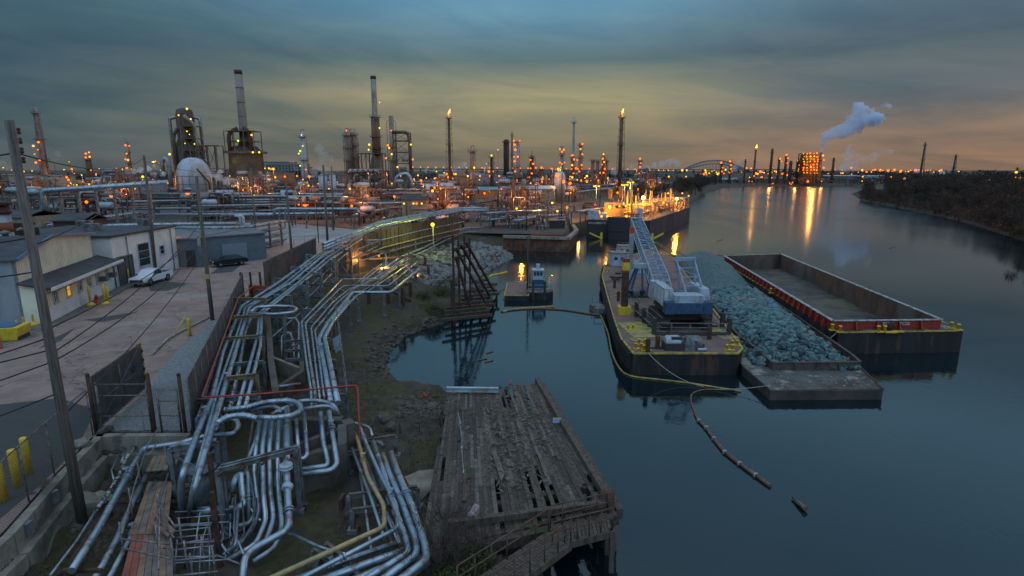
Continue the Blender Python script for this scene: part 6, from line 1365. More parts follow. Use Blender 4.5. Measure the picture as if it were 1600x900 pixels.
for k in range(170):
    q = ax0+axd*rr_.uniform(6, 66)+axn*rr_.uniform(-5.5, 4.8); q.z = DK; kind = rr_.random()
    if kind < .35: MB().lathe(q, [(.45, 0), (.45, 1.1), (.6, 1.15), (.6, 1.3), (.2, 1.6)], 10).build('tank_hatch', PIPEW, tb_)
    elif kind < .6: MB().tube([q, q+V(0, 0, 3.0), q+V(0, 0, 3.0)+axn*2.4, q+axn*2.4], .17, 7, .4).build('goose_neck_pipe', PIPEW, tb_)
    elif kind < .8: MB().box(q+V(0, 0, .9), (1.5, 1.2, 1.8), -.5).build('pump_housing', PIPEW if rr_.random() < .7 else RED, tb_)
    else: MB().beam(q, q+V(0, 0, rr_.uniform(3, 7)), .2).build('stanchion', PIPEW, tb_)
m = MB()
e = [V(p.x, p.y, DK) for p in TB[5:8]]
for a, c in zip(e, e[1:]):
    k = int((c-a).length/2)
    for i in range(k): q = a.lerp(c, i/k)-axn*.4; m.beam(q, q+V(0, 0, 1.1), .06)
    for z_ in (.6, 1.1): m.beam(a-axn*.4+V(0, 0, z_), c-axn*.4+V(0, 0, z_), .05)
m.build('deck_rail', PIPEW, tb_)
q = V(39, 165, DK); MB().tube([V(30.9, 146, DK), PD(987, 280, 148)], .28, 8, r2=.12).build('hose_crane', YEL, tb_)
MB().box((41, 167, 6.2), (3.0, 2.6, 3.0), -.48).build('pump_house', mat('cream deckhouse', (.6, .5, .4)), tb_); MB().box((52, 190, 6.4), (3, 3, 3.4), -.48).build('pump_house', mat('cream deckhouse', (.6, .5, .4)), tb_)
for (x, yb, ly) in ((1005, 345, 309), (1057, 335, 311)):
    Yd = 152 if x == 1005 else 182; b = PD(x, 330, Yd); l = PD(x, ly, Yd); mst = MB().tube([V(l.x, l.y, DK), l], .14, 7, r2=.09).build('lamp_mast', PIPEW, tb_); MB().ball(l+V(0, -.3, 0), .55).build('lamp', L_WH, mst); lamp_light(l+V(0, -1.2, -.2), (1, .40, .03), 1700, .4)
for (x, y, Yd) in [(940, 338, 139), (949, 338, 139), (979, 338, 136), (968, 322, 142.8), (978, 322, 142.8), (1020, 322, 160), (1037, 316, 170), (1044, 302, 185), (1066, 302, 190), (1076, 306, 195), (1048, 318, 182)]:
    l = PD(x, y, Yd); MB().ball(l, .28, 8, 5).build('lamp', L_YE, tb_)
for q in (V(24, 141.5, 7.5), V(37, 158, 8), V(46, 176, 8), V(54, 194, 8), V(31, 150, 8.5), V(42, 167, 10), V(49, 184, 8), V(34, 154, 7), V(58, 204, 8)): lamp_light(q, (1, .36, .02), 850, .4)
# ================= the refinery
def lampball(par, p, r, m_=L_OR, nm='lamp'): return MB().ball(p, r, 8, 5).build(nm, m_, par)
LR = random.Random(2)
LM = {'o': L_OR, 'y': L_YE, 'g': L_GR, 'w': L_WH, 'r': L_RD}
def at_px(x, ytop, Y): return PD(x, ytop, Y)
def mpx(Y): return Y/F_PX      # metres per photo pixel at depth Y
def platform(par, x, y, z, r, m_=FRAME, full=True):
    mb = MB(); mb.lathe((x, y, z), [(r, -.12), (r, .08)], 14, smooth=False)
    for k in range(10):
        a = 2*math.pi*k/10; p = V(x+r*.97*math.cos(a), y+r*.97*math.sin(a), z); mb.beam(p, p+V(0, 0, 1.1), .1)
        a2 = a+2*math.pi/10; p2 = V(x+r*.97*math.cos(a2), y+r*.97*math.sin(a2), z); mb.beam(p+V(0, 0, 1.1), p2+V(0, 0, 1.1), .08)
    return mb.build('platform', m_, par)
def ladder(par, x, y, z0, z1, r, m_=FRAME):
    mb = MB()
    for s in (-.3, .3): mb.beam((x+s, y-r-.25, z0), (x+s, y-r-.25, z1), .09)
    n = int((z1-z0)/1.6)
    for k in range(n): mb.beam((x-.3, y-r-.25, z0+k*1.6), (x+.3, y-r-.25, z0+k*1.6), .07)
    return mb.build('ladder', m_, par)
def column(name, label, cat, x, ytop, Y, wpx, m_=TOWER, secs=((0, 1), (1, 1)), plats=(), lamps=(), head=None, lean=0, grp=None, zb=3.0, pipes=1, dome=True, seg=16):
    """tower: secs are (fraction of height, radius factor)"""
    tp = at_px(x, ytop, Y); b = V(tp.x, Y, zb); H_ = tp.z-zb; r = wpx*mpx(Y)/2; t = thing(name, label, cat, tuple(b), grp)
    prof = [(r*k, f*H_) for f, k in secs]
    if dome: k = secs[-1][1]*r; prof += [(k*.85, H_+k*.3), (k*.4, H_+k*.5), (.05, H_+k*.55)]
    MB().lathe(b, prof, seg).build('shell', m_, t)
    def rad(f):
        for (f0, k0), (f1, k1) in zip(secs, secs[1:]):
            if f0 <= f <= f1: return r*(k0+(k1-k0)*((f-f0)/max(1e-6, f1-f0)))
        return r
    for f in plats: platform(t, b.x, b.y, zb+f*H_, rad(f)+1.1+r*.1)
    if plats: ladder(t, b.x+r*.3, b.y, zb, zb+H_*max(plats), rad(.5))
    for k in range(pipes):
        s = (-1) ** k; rr = rad(.5)*1.15+.3; MB().tube([V(b.x+s*rr, b.y-.4, zb+2), V(b.x+s*rr, b.y-.4, zb+H_*.93), V(b.x+s*rr*.3, b.y-.2, zb+H_*.96)], max(.18, r*.12), 7, .6).build('riser_pipe', PIPE_B, t)
    if head: MB().tube([V(b.x-r*.5, b.y, zb+H_), V(b.x-r*.5, b.y, zb+H_+2.2), V(b.x+r*.6, b.y, zb+H_+2.5), V(b.x+r*.8, b.y, zb+H_+1.0)], .16, 6, .8).build('vent_pipe', FRAME, t)
    for (lx, ly, c) in lamps:
        p = PD(lx, ly, Y-r-1.0); lampball(t, p, mpx(Y)*LR.uniform(.8, 1.6), LM[c])
        MB().beam(p+V(0, .1, 0), V(b.x+(p.x-b.x)*.6, b.y, p.z), .1).build('lamp_bracket', FRAME, t)
    return t, b, H_, r
def box_frame(par, x0, x1, y0, y1, zs, w=.4, m_=FRAME, nm='steel_frame', brace=True, nx=2, slabs=True):
    mb = MB()
    xs = [x0+(x1-x0)*i/(nx-1) for i in range(nx)]
    for x in xs:
        for y in (y0, y1): mb.beam((x, y, zs[0]), (x, y, zs[-1]), w)
    for z in zs[1:]:
        mb.beam((x0, y0, z), (x1, y0, z), w*.8); mb.beam((x0, y1, z), (x1, y1, z), w*.8)
        for x in xs: mb.beam((x, y0, z), (x, y1, z), w*.8)
        if slabs: mb.box(((x0+x1)/2, (y0+y1)/2, z+.02), (x1-x0, y1-y0, .12))
        for y in (y0,): 
            mb.beam((x0, y, z+1.1), (x1, y, z+1.1), .1)
            k = max(2, int((x1-x0)/2))
            for i in range(k+1): mb.beam((x0+(x1-x0)*i/k, y, z), (x0+(x1-x0)*i/k, y, z+1.1), .08)
    if brace:
        for a, c in zip(zs, zs[1:]):
            for i in range(nx-1):
                mb.beam((xs[i], y0, a), (xs[i+1], y0, c), w*.4); mb.beam((xs[i+1], y0, a), (xs[i], y0, c), w*.4)
    return mb.build(nm, m_, par)

# far left tapering stack
column('smoke_stack', 'tapering grey stack with caged platforms near the frame edge', 'stack', 54, 168, 420, 13, TOWER, ((0, 1.0), (.45, .8), (.9, .55), (1, .55)), (.38, .62, .93), [(60, 222, 'o'), (52, 228, 'y'), (59, 234, 'o'), (54, 241, 'o'), (56, 254, 'o'), (62, 250, 'o')], dome=False)
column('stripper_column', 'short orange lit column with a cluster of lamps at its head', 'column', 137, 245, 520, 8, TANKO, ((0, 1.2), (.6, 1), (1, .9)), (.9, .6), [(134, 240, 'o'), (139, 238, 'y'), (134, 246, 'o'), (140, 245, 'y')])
column('vent_stack', 'thin stack stepped with orange lamps between the short lit column and steam', 'stack', 197, 217, 500, 5, TOWER, ((0, 2.0), (.3, 1.6), (.5, 1), (1, .7)), (.3, .5, .72), [(196, 227, 'o'), (202, 228, 'o'), (198, 240, 'o'), (196, 249, 'o'), (200, 250, 'y'), (198, 262, 'o')], dome=False)
# reactor
t, b, H_, r = column('cat_cracker_tower', 'huge dark bullet shaped reactor tower with domed head beside the steam', 'reactor tower', 288, 176, 300, 38, TOWER_D, ((0, 1.0), (.58, 1.0), (.7, .66), (.96, .66)), (), [(292, 170, 'g'), (298, 186, 'g'), (279, 180, 'y'), (292, 205, 'g'), (296, 210, 'g'), (289, 224, 'g'), (304, 225, 'g')], pipes=2)
box_frame(t, b.x+r*.2, b.x+r*1.25, b.y-r-1, b.y-r*.2, [3, 12, 20, 27, 33, 39], .45, FRAME)
MB().tube([V(b.x-r*.5, b.y-r, 3), V(b.x-r*.5, b.y-r, 34), V(b.x-r*.3, b.y-r*.7, 38)], .8, 8, 2).build('riser_duct', TOWER_D, t)
MB().tube([V(b.x+r*.5, b.y-r, 44), V(b.x+r*1.2, b.y-r, 40), V(b.x+r*1.3, b.y-r, 24), V(b.x+r*1.8, b.y-r, 20)], .8, 8, 2).build('transfer_line', TOWER, t)
# framework between reactor and dome
fr = thing('steel_gantry', 'open steel gantry with pipes stepping down from the reactor tower', 'steel frame', (-158, 290, 3)); p0, p1 = PD(305, 228, 290), PD(345, 228, 290)
box_frame(fr, p0.x, p1.x, 285, 292, [3, 8, 13, 18, p0.z], .45, FRAME, nx=4); 
for k in range(6): MB().lathe((p0.x+1+k*2.1, 284, 10+3*(k % 3)), [(.9, -1.6), (1, -1.4), (1, 1.4), (.9, 1.6)], 10, 'x').build('exchanger', TOWER, fr)
for k in range(8): MB().tube([V(p0.x+k*1.7, 283.5, 3), V(p0.x+k*1.7, 283.5, 20-k), V(p0.x+k*1.7+3, 283.5, 20-k)], .3, 6, .8).build('pipe', PIPE_B, fr)
# blue white dome vessel
tp = PD(300, 246, 262); b = V(tp.x, 262, 3); r = 24*mpx(262); t = thing('dome_vessel', 'large pale blue egg domed vessel below the dark reactor tower', 'storage vessel', tuple(b)); Hh = tp.z-3
MB().lathe(b, [(r, 0), (r, Hh*.58), (r*.96, Hh*.70), (r*.82, Hh*.84), (r*.55, Hh*.95), (r*.25, Hh*.995), (.05, Hh)], 28).build('shell', TANKW, t)
m = MB()
for f in (.2, .4, .58): m.lathe(b+V(0, 0, Hh*f), [(r+.06, -.12), (r+.06, .12)], 28)
for k in range(14): a = 2*math.pi*k/14; m.beam(b+V(math.cos(a)*(r+.12), math.sin(a)*(r+.12), 0), b+V(math.cos(a)*(r+.12), math.sin(a)*(r+.12), Hh*.58), .14)
m.build('stiffening_ring', STEEL, t)
m = MB(); x0 = b.x-r-1.3; m.tube([V(x0, 258, 3), V(x0, 258, Hh+1), V(x0-1.6, 258, Hh+3), V(x0-3, 258, Hh+1), V(x0-3, 258, Hh-3)], .85, 10, 1.5); m.build('curved_duct', PIPE_B, t)
m = MB(); m.tube([V(b.x+r+1, 259, 3), V(b.x+r+1, 259, Hh*.6), V(b.x+r*.6, 257, Hh*.9)], .35, 8, 1); m.build('side_pipe', RUST, t)
# left big stack + heater
tp = PD(371, 110, 300); Y = 300; t = thing('furnace_stack', 'tall pale concrete stack rising from a caged dark furnace house', 'furnace stack', (tp.x+3.5, Y, 3)); bx_ = PD(383, 230, Y).x; mx_ = mpx(Y)
zt = tp.z; z1 = PD(380, 200, Y).z; z2 = PD(380, 232, Y).z; z3 = PD(380, 240, Y).z; zb_ = PD(380, 278, Y).z; cx0 = bx_
MB().lathe((cx0, Y, z2-2), [(6.2*mx_, 0), (6.0*mx_, z1-z2), (5.8*mx_, (zt-z2)*.5), (5.4*mx_, zt-z2+2)], 18).build('chimney', mat('pale stack concrete', (.24, .22, .20), .8, 0, (.17, .155, .14), .15, 0, 6, stretch=(1, 1, .3)), t)
MB().lathe((cx0, Y, zt-1.9), [(5.6*mx_, 0), (5.6*mx_, 2.0)], 18).build('sooty_rim', TOWER_B, t)
for f in (.2, .45, .7): MB().lathe((cx0, Y, z1+(zt-z1)*f), [(6.0*mx_, -.15), (6.0*mx_, .15)], 18).build('band', FRAME, t)
hw = 23*mx_; MB().box((cx0, Y, (zb_+z3)/2), (hw*1.8, 10, z3-zb_), 0, .96).build('furnace_house', mat('dark furnace lagging', (.12, .09, .06), .8, 0, (.06, .045, .035), .2, 0, 6, col3=(.18, .14, .08), s3=.1), t)
MB().box((cx0, Y, z3+.6), (hw*2.2, 13, 1.2)).build('platform', FRAME, t); MB().box((cx0, Y, z3+2.5), (hw*1.7, 9, 2.6), 0, .7).build('furnace_roof', TOWER_D, t)
box_frame(t, cx0-hw*.95, cx0+hw*.95, Y-6, Y+3, [z3+.8, z3+6, z3+11], .35, FRAME, nx=4, brace=False)
box_frame(t, cx0-hw*.85, cx0+hw*.85, Y-6, Y+3, [3, zb_*.5, zb_+.4], .6, FRAME, nx=5)
for s in (-1, 1): MB().tube([V(cx0+s*hw*.7, Y-5, z3), V(cx0+s*hw*.7, Y-5, z3+10), V(cx0+s*hw*.2, Y-3, z3+12.5)], 1.0, 8, 3).build('flue_duct', RUST, t)
MB().lathe((cx0, Y, z3+3), [(hw*.45, 0), (hw*.3, 4), (6.3*mx_, 8)], 16).build('stack_base', TOWER_D, t)
for (lx, ly, c) in [(372, 220, 'g'), (393, 211, 'y'), (395, 238, 'g'), (405, 238, 'g')]: lampball(t, PD(lx, ly, Y-8), .5, LM[c])
# far column with goose neck
column('fractionator', 'slim pale column with a swan neck vent and white lamps', 'column', 472, 208, 380, 8, TANKW, ((0, 1.25), (.55, 1.2), (.6, .8), (1, .8)), (.93, .55), [(471, 211, 'g'), (473, 228, 'g'), (469, 236, 'g'), (467, 240, 'g'), (469, 259, 'g'), (478, 265, 'o'), (480, 289, 'g')], head=True)
column('distillation_column', 'twin banded column with swan neck vents carrying an orange lamp', 'column', 542, 207, 340, 9, TOWER, ((0, 1), (1, 1)), (.95, .75, .55, .35, .2), [(541, 204, 'o')], head=True, pipes=2)
column('distillation_column', 'fatter ribbed column standing against the twin banded one', 'column', 550, 208, 345, 13, TOWER, ((0, 1.1), (1, .95)), (.97, .8, .6, .4), [], head=True, pipes=2)
# second furnace stack
t, b, H_, r = column('furnace_stack', 'slender tall stack with a mid height balcony above a brown lower shaft', 'furnace stack', 583, 119, 335, 10, TOWER, ((0, 2.2), (.2, 2.2), (.3, 1.9), (.34, 1.3), (.66, 1.2), (.67, .85), (1, .8)), (.665, .4, .5), [(593, 160, 'y'), (593, 200, 'g'), (577, 226, 'g'), (576, 234, 'g')], dome=False, pipes=0)
MB().lathe((b.x, b.y, 3+H_*.34), [(r*1.35, 0), (r*1.25, H_*.31)], 16).build('brown_shaft', mat('brown lagging', (.17, .095, .06), .8, 0, (.10, .06, .045), .2), t)
MB().lathe((b.x, b.y, 3+H_-1.6), [(r*.84, 0), (r*.84, 1.7)], 16).build('sooty_rim', TOWER_B, t)
x0, x1 = PD(562, 250, 330).x, PD(600, 250, 330).x; box_frame(t, x0, x1, 326, 334, [3, 8, 13, PD(580, 240, 330).z], .5, FRAME, nx=4)
# third stack with frame
t, b, H_, r = column('smoke_stack', 'short pale topped stack with an orange lamp beside the square steel frame', 'stack', 611, 181, 320, 7.5, TOWER, ((0, 1.5), (.5, 1.4), (.52, 1), (1, 1)), (.62, .45), [(611, 204, 'o'), (606, 227, 'o'), (608, 231, 'y'), (612, 241, 'g')], dome=False, pipes=2)
fr = thing('steel_gantry', 'tall square steel frame with piping right of the paired stacks', 'steel frame', (-62, 318, 3)); p0, p1 = PD(616, 208, 318), PD(640, 208, 318)
box_frame(fr, p0.x, p1.x, 314, 321, [3, 9, 15, 21, 27, 33, p0.z], .55, FRAME, nx=2, slabs=False); MB().tube([V(p0.x, 312, p0.z), V(p1.x, 312, p0.z), V(p1.x+1, 312, p0.z-6), V(p1.x+1, 312, 4)], .8, 8, 2).build('overhead_duct', TOWER_D, fr)
for k in range(5): MB().lathe((p0.x+1+k*1.7, 316, 8+5*(k % 4)), [(.8, -2), (1, -1.6), (1, 1.6), (.8, 2)], 10, 'x').build('drum', TOWER, fr)
for (lx, ly, c) in [(642, 226, 'g'), (645, 249, 'o'), (603, 247, 'o'), (621, 261, 'g')]: lampball(fr, PD(lx, ly, 310), .5, LM[c])
# row of vessels and exchangers at its foot
vr = thing('exchanger_bank', 'bank of round heat exchanger ends under the paired stacks', 'heat exchangers', (-75, 300, 3)); x0, x1 = PD(545, 270, 300).x, PD(640, 270, 300).x
box_frame(vr, x0, x1, 296, 303, [3, 8, 13, 17], .45, FRAME, nx=9, brace=False)
for k in range(6):
    for j in range(2): q = V(x0+3+k*2.6, 292, PD(550, 267+21*j, 292).z); MB().lathe(q, [(.1, -.4), (.9, -.3), (1.0, 0), (1.0, 8)], 12, 'y').build('exchanger', PIPE_B, vr)
for k in range(12): MB().tube([V(x0+k*2.6, 291, 3), V(x0+k*2.6, 291, 9+3*(k % 3)), V(x0+k*2.6+2, 291, 9+3*(k % 3))], .35, 6, 1).build('pipe', PIPE_B if k % 3 else RUST, vr)
MB().tube([V(x1-5, 288, 4), V(x1-5, 288, 14), V(x1+1, 288, 16), V(x1+3, 288, 12), V(x1+3, 288, 7)], 1.0, 10, 2.5).build('bend_duct', PIPE, vr)
# flares
def flare(label, x, ytop, Y, wb, wt, pw, flame, m_=FRAME, name='flare_stack', lit=True, cat='flare stack', base=3.0):
    tp = PD(x, ytop, Y); t = thing(name, label, cat, (tp.x, Y, base)); mb = MB(); n = max(8, int((tp.z-3)/4)); zt = tp.z*.95
    C = []
    for i in range(n+1):
        f = i/n; w_ = (wb+(wt-wb)*f)*mpx(Y)/2; z_ = base+(zt-base)*f; C.append([V(tp.x+w_*math.cos(a), Y+w_*math.sin(a), z_) for a in (R(210), R(330), R(90))])
    for i in range(n):
        for k in range(3): mb.beam(C[i][k], C[i+1][k], mpx(Y)*.42); mb.beam(C[i][k], C[i][(k+1) % 3], mpx(Y)*.22); mb.beam(C[i][k], C[i+1][(k+1) % 3], mpx(Y)*.2)
    mb.build('derrick', m_, t); MB().tube([V(tp.x, Y, base), V(tp.x, Y, tp.z)], pw*mpx(Y)/2, 10).build('riser', TOWER_D, t)
    for f in (.3, .6, .93): platform(t, tp.x, Y, base+(tp.z-base)*f, pw*mpx(Y)/2+1.2)
    if flame:
        s = mpx(Y); q = V(tp.x, Y, tp.z); mf = MB()
        for k in range(5): mf.tube([q+V(k*.3*s, 0, 0), q+V((1.0+flame*.6*k*.4)*s, 0, (1.6+.5*k)*s), q+V((1.6+flame*k*.8)*s, 0, (2.6+.6*k)*s)], 1.25*s, 7, r2=.15*s)
        mf.build('flame', L_FL, t); lamp_light(q+V(1*s, -2, 3*s), (1, .45, .1), 2500, 1)
    return t
flare('lattice flare stack with a small sideways flame', 701, 176, 400, 14, 9, 4, .5)
flare('tall guyed flare stack with the brighter flame', 972, 175, 370, 17, 8, 5.5, .3)
column('absorber', 'grey column with a hooked vent and pale top right of the first flare', 'column', 738, 235, 300, 8, TOWER, ((0, 1), (1, .9)), (.97, .6, .3), [(741, 262, 'g')], head=True)
column('lamp_column', 'thin dark column crowned with a yellow green lamp', 'column', 768, 244, 330, 4.5, TOWER_D, ((0, 1.2), (1, .8)), (.95, .8, .5), [(768, 243, 'g')])
column('black_stack', 'thick matt black stack with two faint bands', 'stack', 791, 220, 430, 8.5, TOWER_B, ((0, 1), (1, 1)), (.97,), [], pipes=0)
flare('thin grey lattice mast beside the black stack', 800, 206, 440, 6, 1.5, 1.6, 0, STEEL, 'lattice_mast', cat='mast')
column('lit_column', 'tall pale column ringed by orange lamps beside the black stack', 'column', 807, 220, 360, 7.5, TANKW, ((0, 1), (1, .9)), (.98, .5, .2), [(803, 220, 'o'), (812, 220, 'o'), (804, 226, 'o'), (805, 234, 'o'), (803, 245, 'o'), (809, 245, 'o'), (804, 252, 'o'), (808, 282, 'o'), (805, 268, 'o')])
t, b, H_, r = column('derrick_tower', 'orange lit tower with a wide crow nest deck and spire', 'tower', 831, 244, 390, 6, TOWER_D, ((0, 1.8), (.4, 1.5), (.9, 1), (1, .9)), (.95, .5, .3, .7), [(829, 250, 'o'), (833, 256, 'o'), (829, 263, 'o'), (831, 271, 'o'), (837, 262, 'o'), (826, 277, 'o')]); MB().beam(V(b.x, b.y, 3+H_), V(b.x, b.y, 3+H_+4), .3).build('spire', FRAME, t)
column('short_column', 'stubby warm lit column next to the crow nest tower', 'column', 846, 264, 390, 7, TANKO, ((0, 1), (1, .9)), (.97,), [(846, 262, 'o'), (848, 277, 'o')])
column('conical_stack', 'narrow stack on a conical base ringed with lamps', 'stack', 878, 228, 420, 5, TOWER, ((0, 3.0), (.15, 2.4), (.4, 1), (1, .85)), (.8, .45), [(875, 233, 'o'), (881, 234, 'o'), (878, 237, 'o'), (875, 254, 'o'), (882, 254, 'o'), (878, 256, 'o')], dome=False)
tp = PD(875, 267, 250); b = V(tp.x, 250, 3); r = 8.5*mpx(250); t = thing('white_silo', 'white dome topped cylindrical silo lit by an orange lamp', 'silo', tuple(b)); MB().lathe(b, [(r, 0), (r, (tp.z-3)*.82), (r*.8, (tp.z-3)*.93), (r*.35, (tp.z-3)*.99), (.05, tp.z-3)], 22).build('shell', TANKW, t); ladder(t, b.x, b.y, 3, tp.z-2, r); lampball(t, PD(871, 274, 246), .9); lampball(t, PD(880, 284, 246), .7); lamp_light(PD(871, 275, 243), OR, 500)
column('slim_chimney', 'very slim pale chimney with a black top', 'chimney', 897, 183, 470, 4, TANKW, ((0, 1.4), (.4, 1.1), (.9, .8), (1, .8)), (.92, .4), [(895, 243, 'o')], dome=False, pipes=0)
column('lit_column', 'orange lamp studded column before the slim chimney', 'column', 895, 245, 400, 5, TANKO, ((0, 1.2), (1, 1)), (.95, .5), [(893, 243, 'o'), (897, 249, 'o'), (893, 264, 'o'), (900, 263, 'o'), (896, 271, 'o'), (894, 258, 'y')])
column('lit_column', 'bright dark sided column with four stacked orange lamps', 'column', 907, 224, 400, 5, TOWER, ((0, 1.2), (.5, 1.1), (1, .8)), (.95, .7, .4), [(910, 225, 'o'), (907, 233, 'y'), (910, 241, 'o'), (909, 258, 'o'), (905, 268, 'o'), (902, 250, 'o'), (903, 264, 'o')])
for x, yt, lb in [(926, 249, 'plain grey column, first of the unlit pair'), (934, 250, 'plain grey column, second of the unlit pair')]: column('plain_column', lb, 'column', x, yt, 400, 5, TOWER, ((0, 1), (1, 1)), (.95, .6), [])
column('lit_column', 'small column with yellow lamps beside the guyed flare', 'column', 943, 243, 400, 5, TANKO, ((0, 1.2), (1, .9)), (.9, .6), [(943, 241, 'y'), (942, 248, 'o'), (944, 253, 'y'), (941, 257, 'o'), (945, 264, 'o'), (943, 270, 'o')])
column('plain_column', 'thin unlit column touching the yellow lamp column', 'column', 948, 250, 395, 3, TOWER, ((0, 1), (1, 1)), (.95,), [])
column('lit_column', 'isolated lamp studded column right of the guyed flare', 'column', 1000, 247, 460, 4.5, TOWER, ((0, 1.2), (1, .9)), (.9, .5), [(1000, 248, 'o'), (1001, 255, 'o'), (1000, 261, 'o'), (1002, 268, 'y'), (1001, 275, 'y'), (999, 271, 'o')])
# squat tanks
def tank(label, x, ytop, Y, wpx, m_, cone=.12, lamps=()):
    tp = PD(x, ytop, Y); r = wpx*mpx(Y)/2; b = V(tp.x, Y, 3); t = thing('storage_tank', label, 'storage tank', tuple(b)); h_ = max(2, tp.z-3); MB().lathe(b, [(r, 0), (r, h_*(1-cone)), (.1, h_)], 26).build('shell', m_, t)
    m = MB(); m.lathe(b+V(0, 0, h_*(1-cone)), [(r+.15, -.1), (r+.15, .1)], 26); m.build('rim', STEEL, t); ladder(t, b.x-r*.3, b.y, 3, 3+h_*(1-cone), r)
    for (lx, ly, c) in lamps: lampball(t, PD(lx, ly, Y-r-1), mpx(Y)*1.4, LM[c])
    return t
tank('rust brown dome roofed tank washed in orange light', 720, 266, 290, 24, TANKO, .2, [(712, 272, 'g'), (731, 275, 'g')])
tank('pale blue cylindrical tank behind the dark poles', 504, 272, 270, 13, TANKW, .03); tank('white cylindrical tank beside the pale blue one', 519, 271, 270, 10, WHITE, .03)
tank('broad low olive tank at the frame edge', 20, 272, 330, 90, CONC, .05); tank('broad low olive tank with a run of orange lamps', 85, 273, 340, 50, CONC, .05, [(104, 277, 'o'), (107, 281, 'o')])
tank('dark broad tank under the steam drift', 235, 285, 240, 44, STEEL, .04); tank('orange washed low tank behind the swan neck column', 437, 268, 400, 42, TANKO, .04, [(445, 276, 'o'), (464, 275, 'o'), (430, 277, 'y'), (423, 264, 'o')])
tank('brown box like tank left of the exchanger bank', 538, 272, 320, 20, TANKO, .03); tank('flat white tank with a lamp string beyond the pole', 560, 300, 200, 1, WHITE) if False else None
tank('wide low tank strung with small lamps', 765, 272, 420, 50, STEEL, .1, [(750, 275, 'o'), (765, 275, 'o'), (780, 275, 'o')])
tank('white low roofed tank right of the black stack', 818, 290, 260, 30, WHITE, .1); tank('small white tank far beyond the quay', 745, 270, 460, 22, TANKW, .05); tank('long low pale tank beyond the tanker', 1130, 277, 900, 40, TANKW, .05); tank('pale low tank at the far bend', 1095, 275, 900, 30, TANKW, .05)
tank('rusty red low tank past the isolated column', 1012, 272, 430, 14, RED, .05)
# low sheds
def shed(label, x0, x1, ytop, Y, m_, rm, dep=10, lamps=(), gable=1.2, windows=0):
    a, c = PD(x0, ytop, Y), PD(x1, ytop, Y); zt = a.z; t = thing('plant_shed', label, 'shed', ((a.x+c.x)/2, Y, 3)); MB().box(((a.x+c.x)/2, Y+dep/2, (3+zt)/2), (c.x-a.x, dep, zt-3)).build('wall', m_, t)
    m = MB(); m.slab([V(a.x-.3, Y-.4, zt+.05), V(c.x+.3, Y-.4, zt+.05), V(c.x+.3, Y+dep/2, zt+gable), V(a.x-.3, Y+dep/2, zt+gable)], .15); m.slab([V(a.x-.3, Y+dep/2+.01, zt+gable), V(c.x+.3, Y+dep/2+.01, zt+gable), V(c.x+.3, Y+dep+.3, zt+.05), V(a.x-.3, Y+dep+.3, zt+.05)], .15); m.build('roof', rm, t)
    for k in range(windows): q = a.lerp(c, (k+.5)/windows); MB().box((q.x, Y-.02, 3+(zt-3)*.5), ((c.x-a.x)/windows*.4, .12, (zt-3)*.4)).build('window', LITW if k % 2 == 0 else GLASS, t)
    for (lx, ly, cc) in lamps: lampball(t, PD(lx, ly, Y-1), max(.22, mpx(Y)*1.5), LM[cc])
    return t
shed('small pale pump shed with two greenish wall lamps', 628, 668, 312, 150, CONC, ROOFD, 8, [(646, 318, 'g'), (659, 318, 'g'), (631, 318, 'g'), (651, 318, 'o')])
shed('blue roofed shed lit orange along its wall', 742, 790, 297, 230, TANKO, mat('blue shed roof', (.12, .2, .28), .6), 10, [(757, 302, 'o')])
shed('long white roofed shed beyond the silo', 812, 868, 295, 240, CONC, WHITE, 12, [])
shed('brown shed with a row of roof lamps near the white silo', 690, 735, 290, 300, TANKO, ROOFD, 10, [(700, 288, 'o'), (712, 287, 'y')])
shed('low grey warehouse across the river bend', 1290, 1345, 275, 760, STEEL, WHITE, 20); shed('long dark warehouse at the river bend', 1180, 1250, 279, 760, FRAME, STEEL, 20, [(1190, 277, 'o'), (1205, 278, 'o')])
shed('white warehouse beyond the inner bank trees', 1350, 1382, 275, 900, WHITE, WHITE, 12)
shed('low concrete block at the western edge', -60, 35, 340, 110, CONC, ROOFD, 10); shed('brown low store below the diagonal silver pipes', 82, 128, 345, 100, RUST, ROOFD, 6)

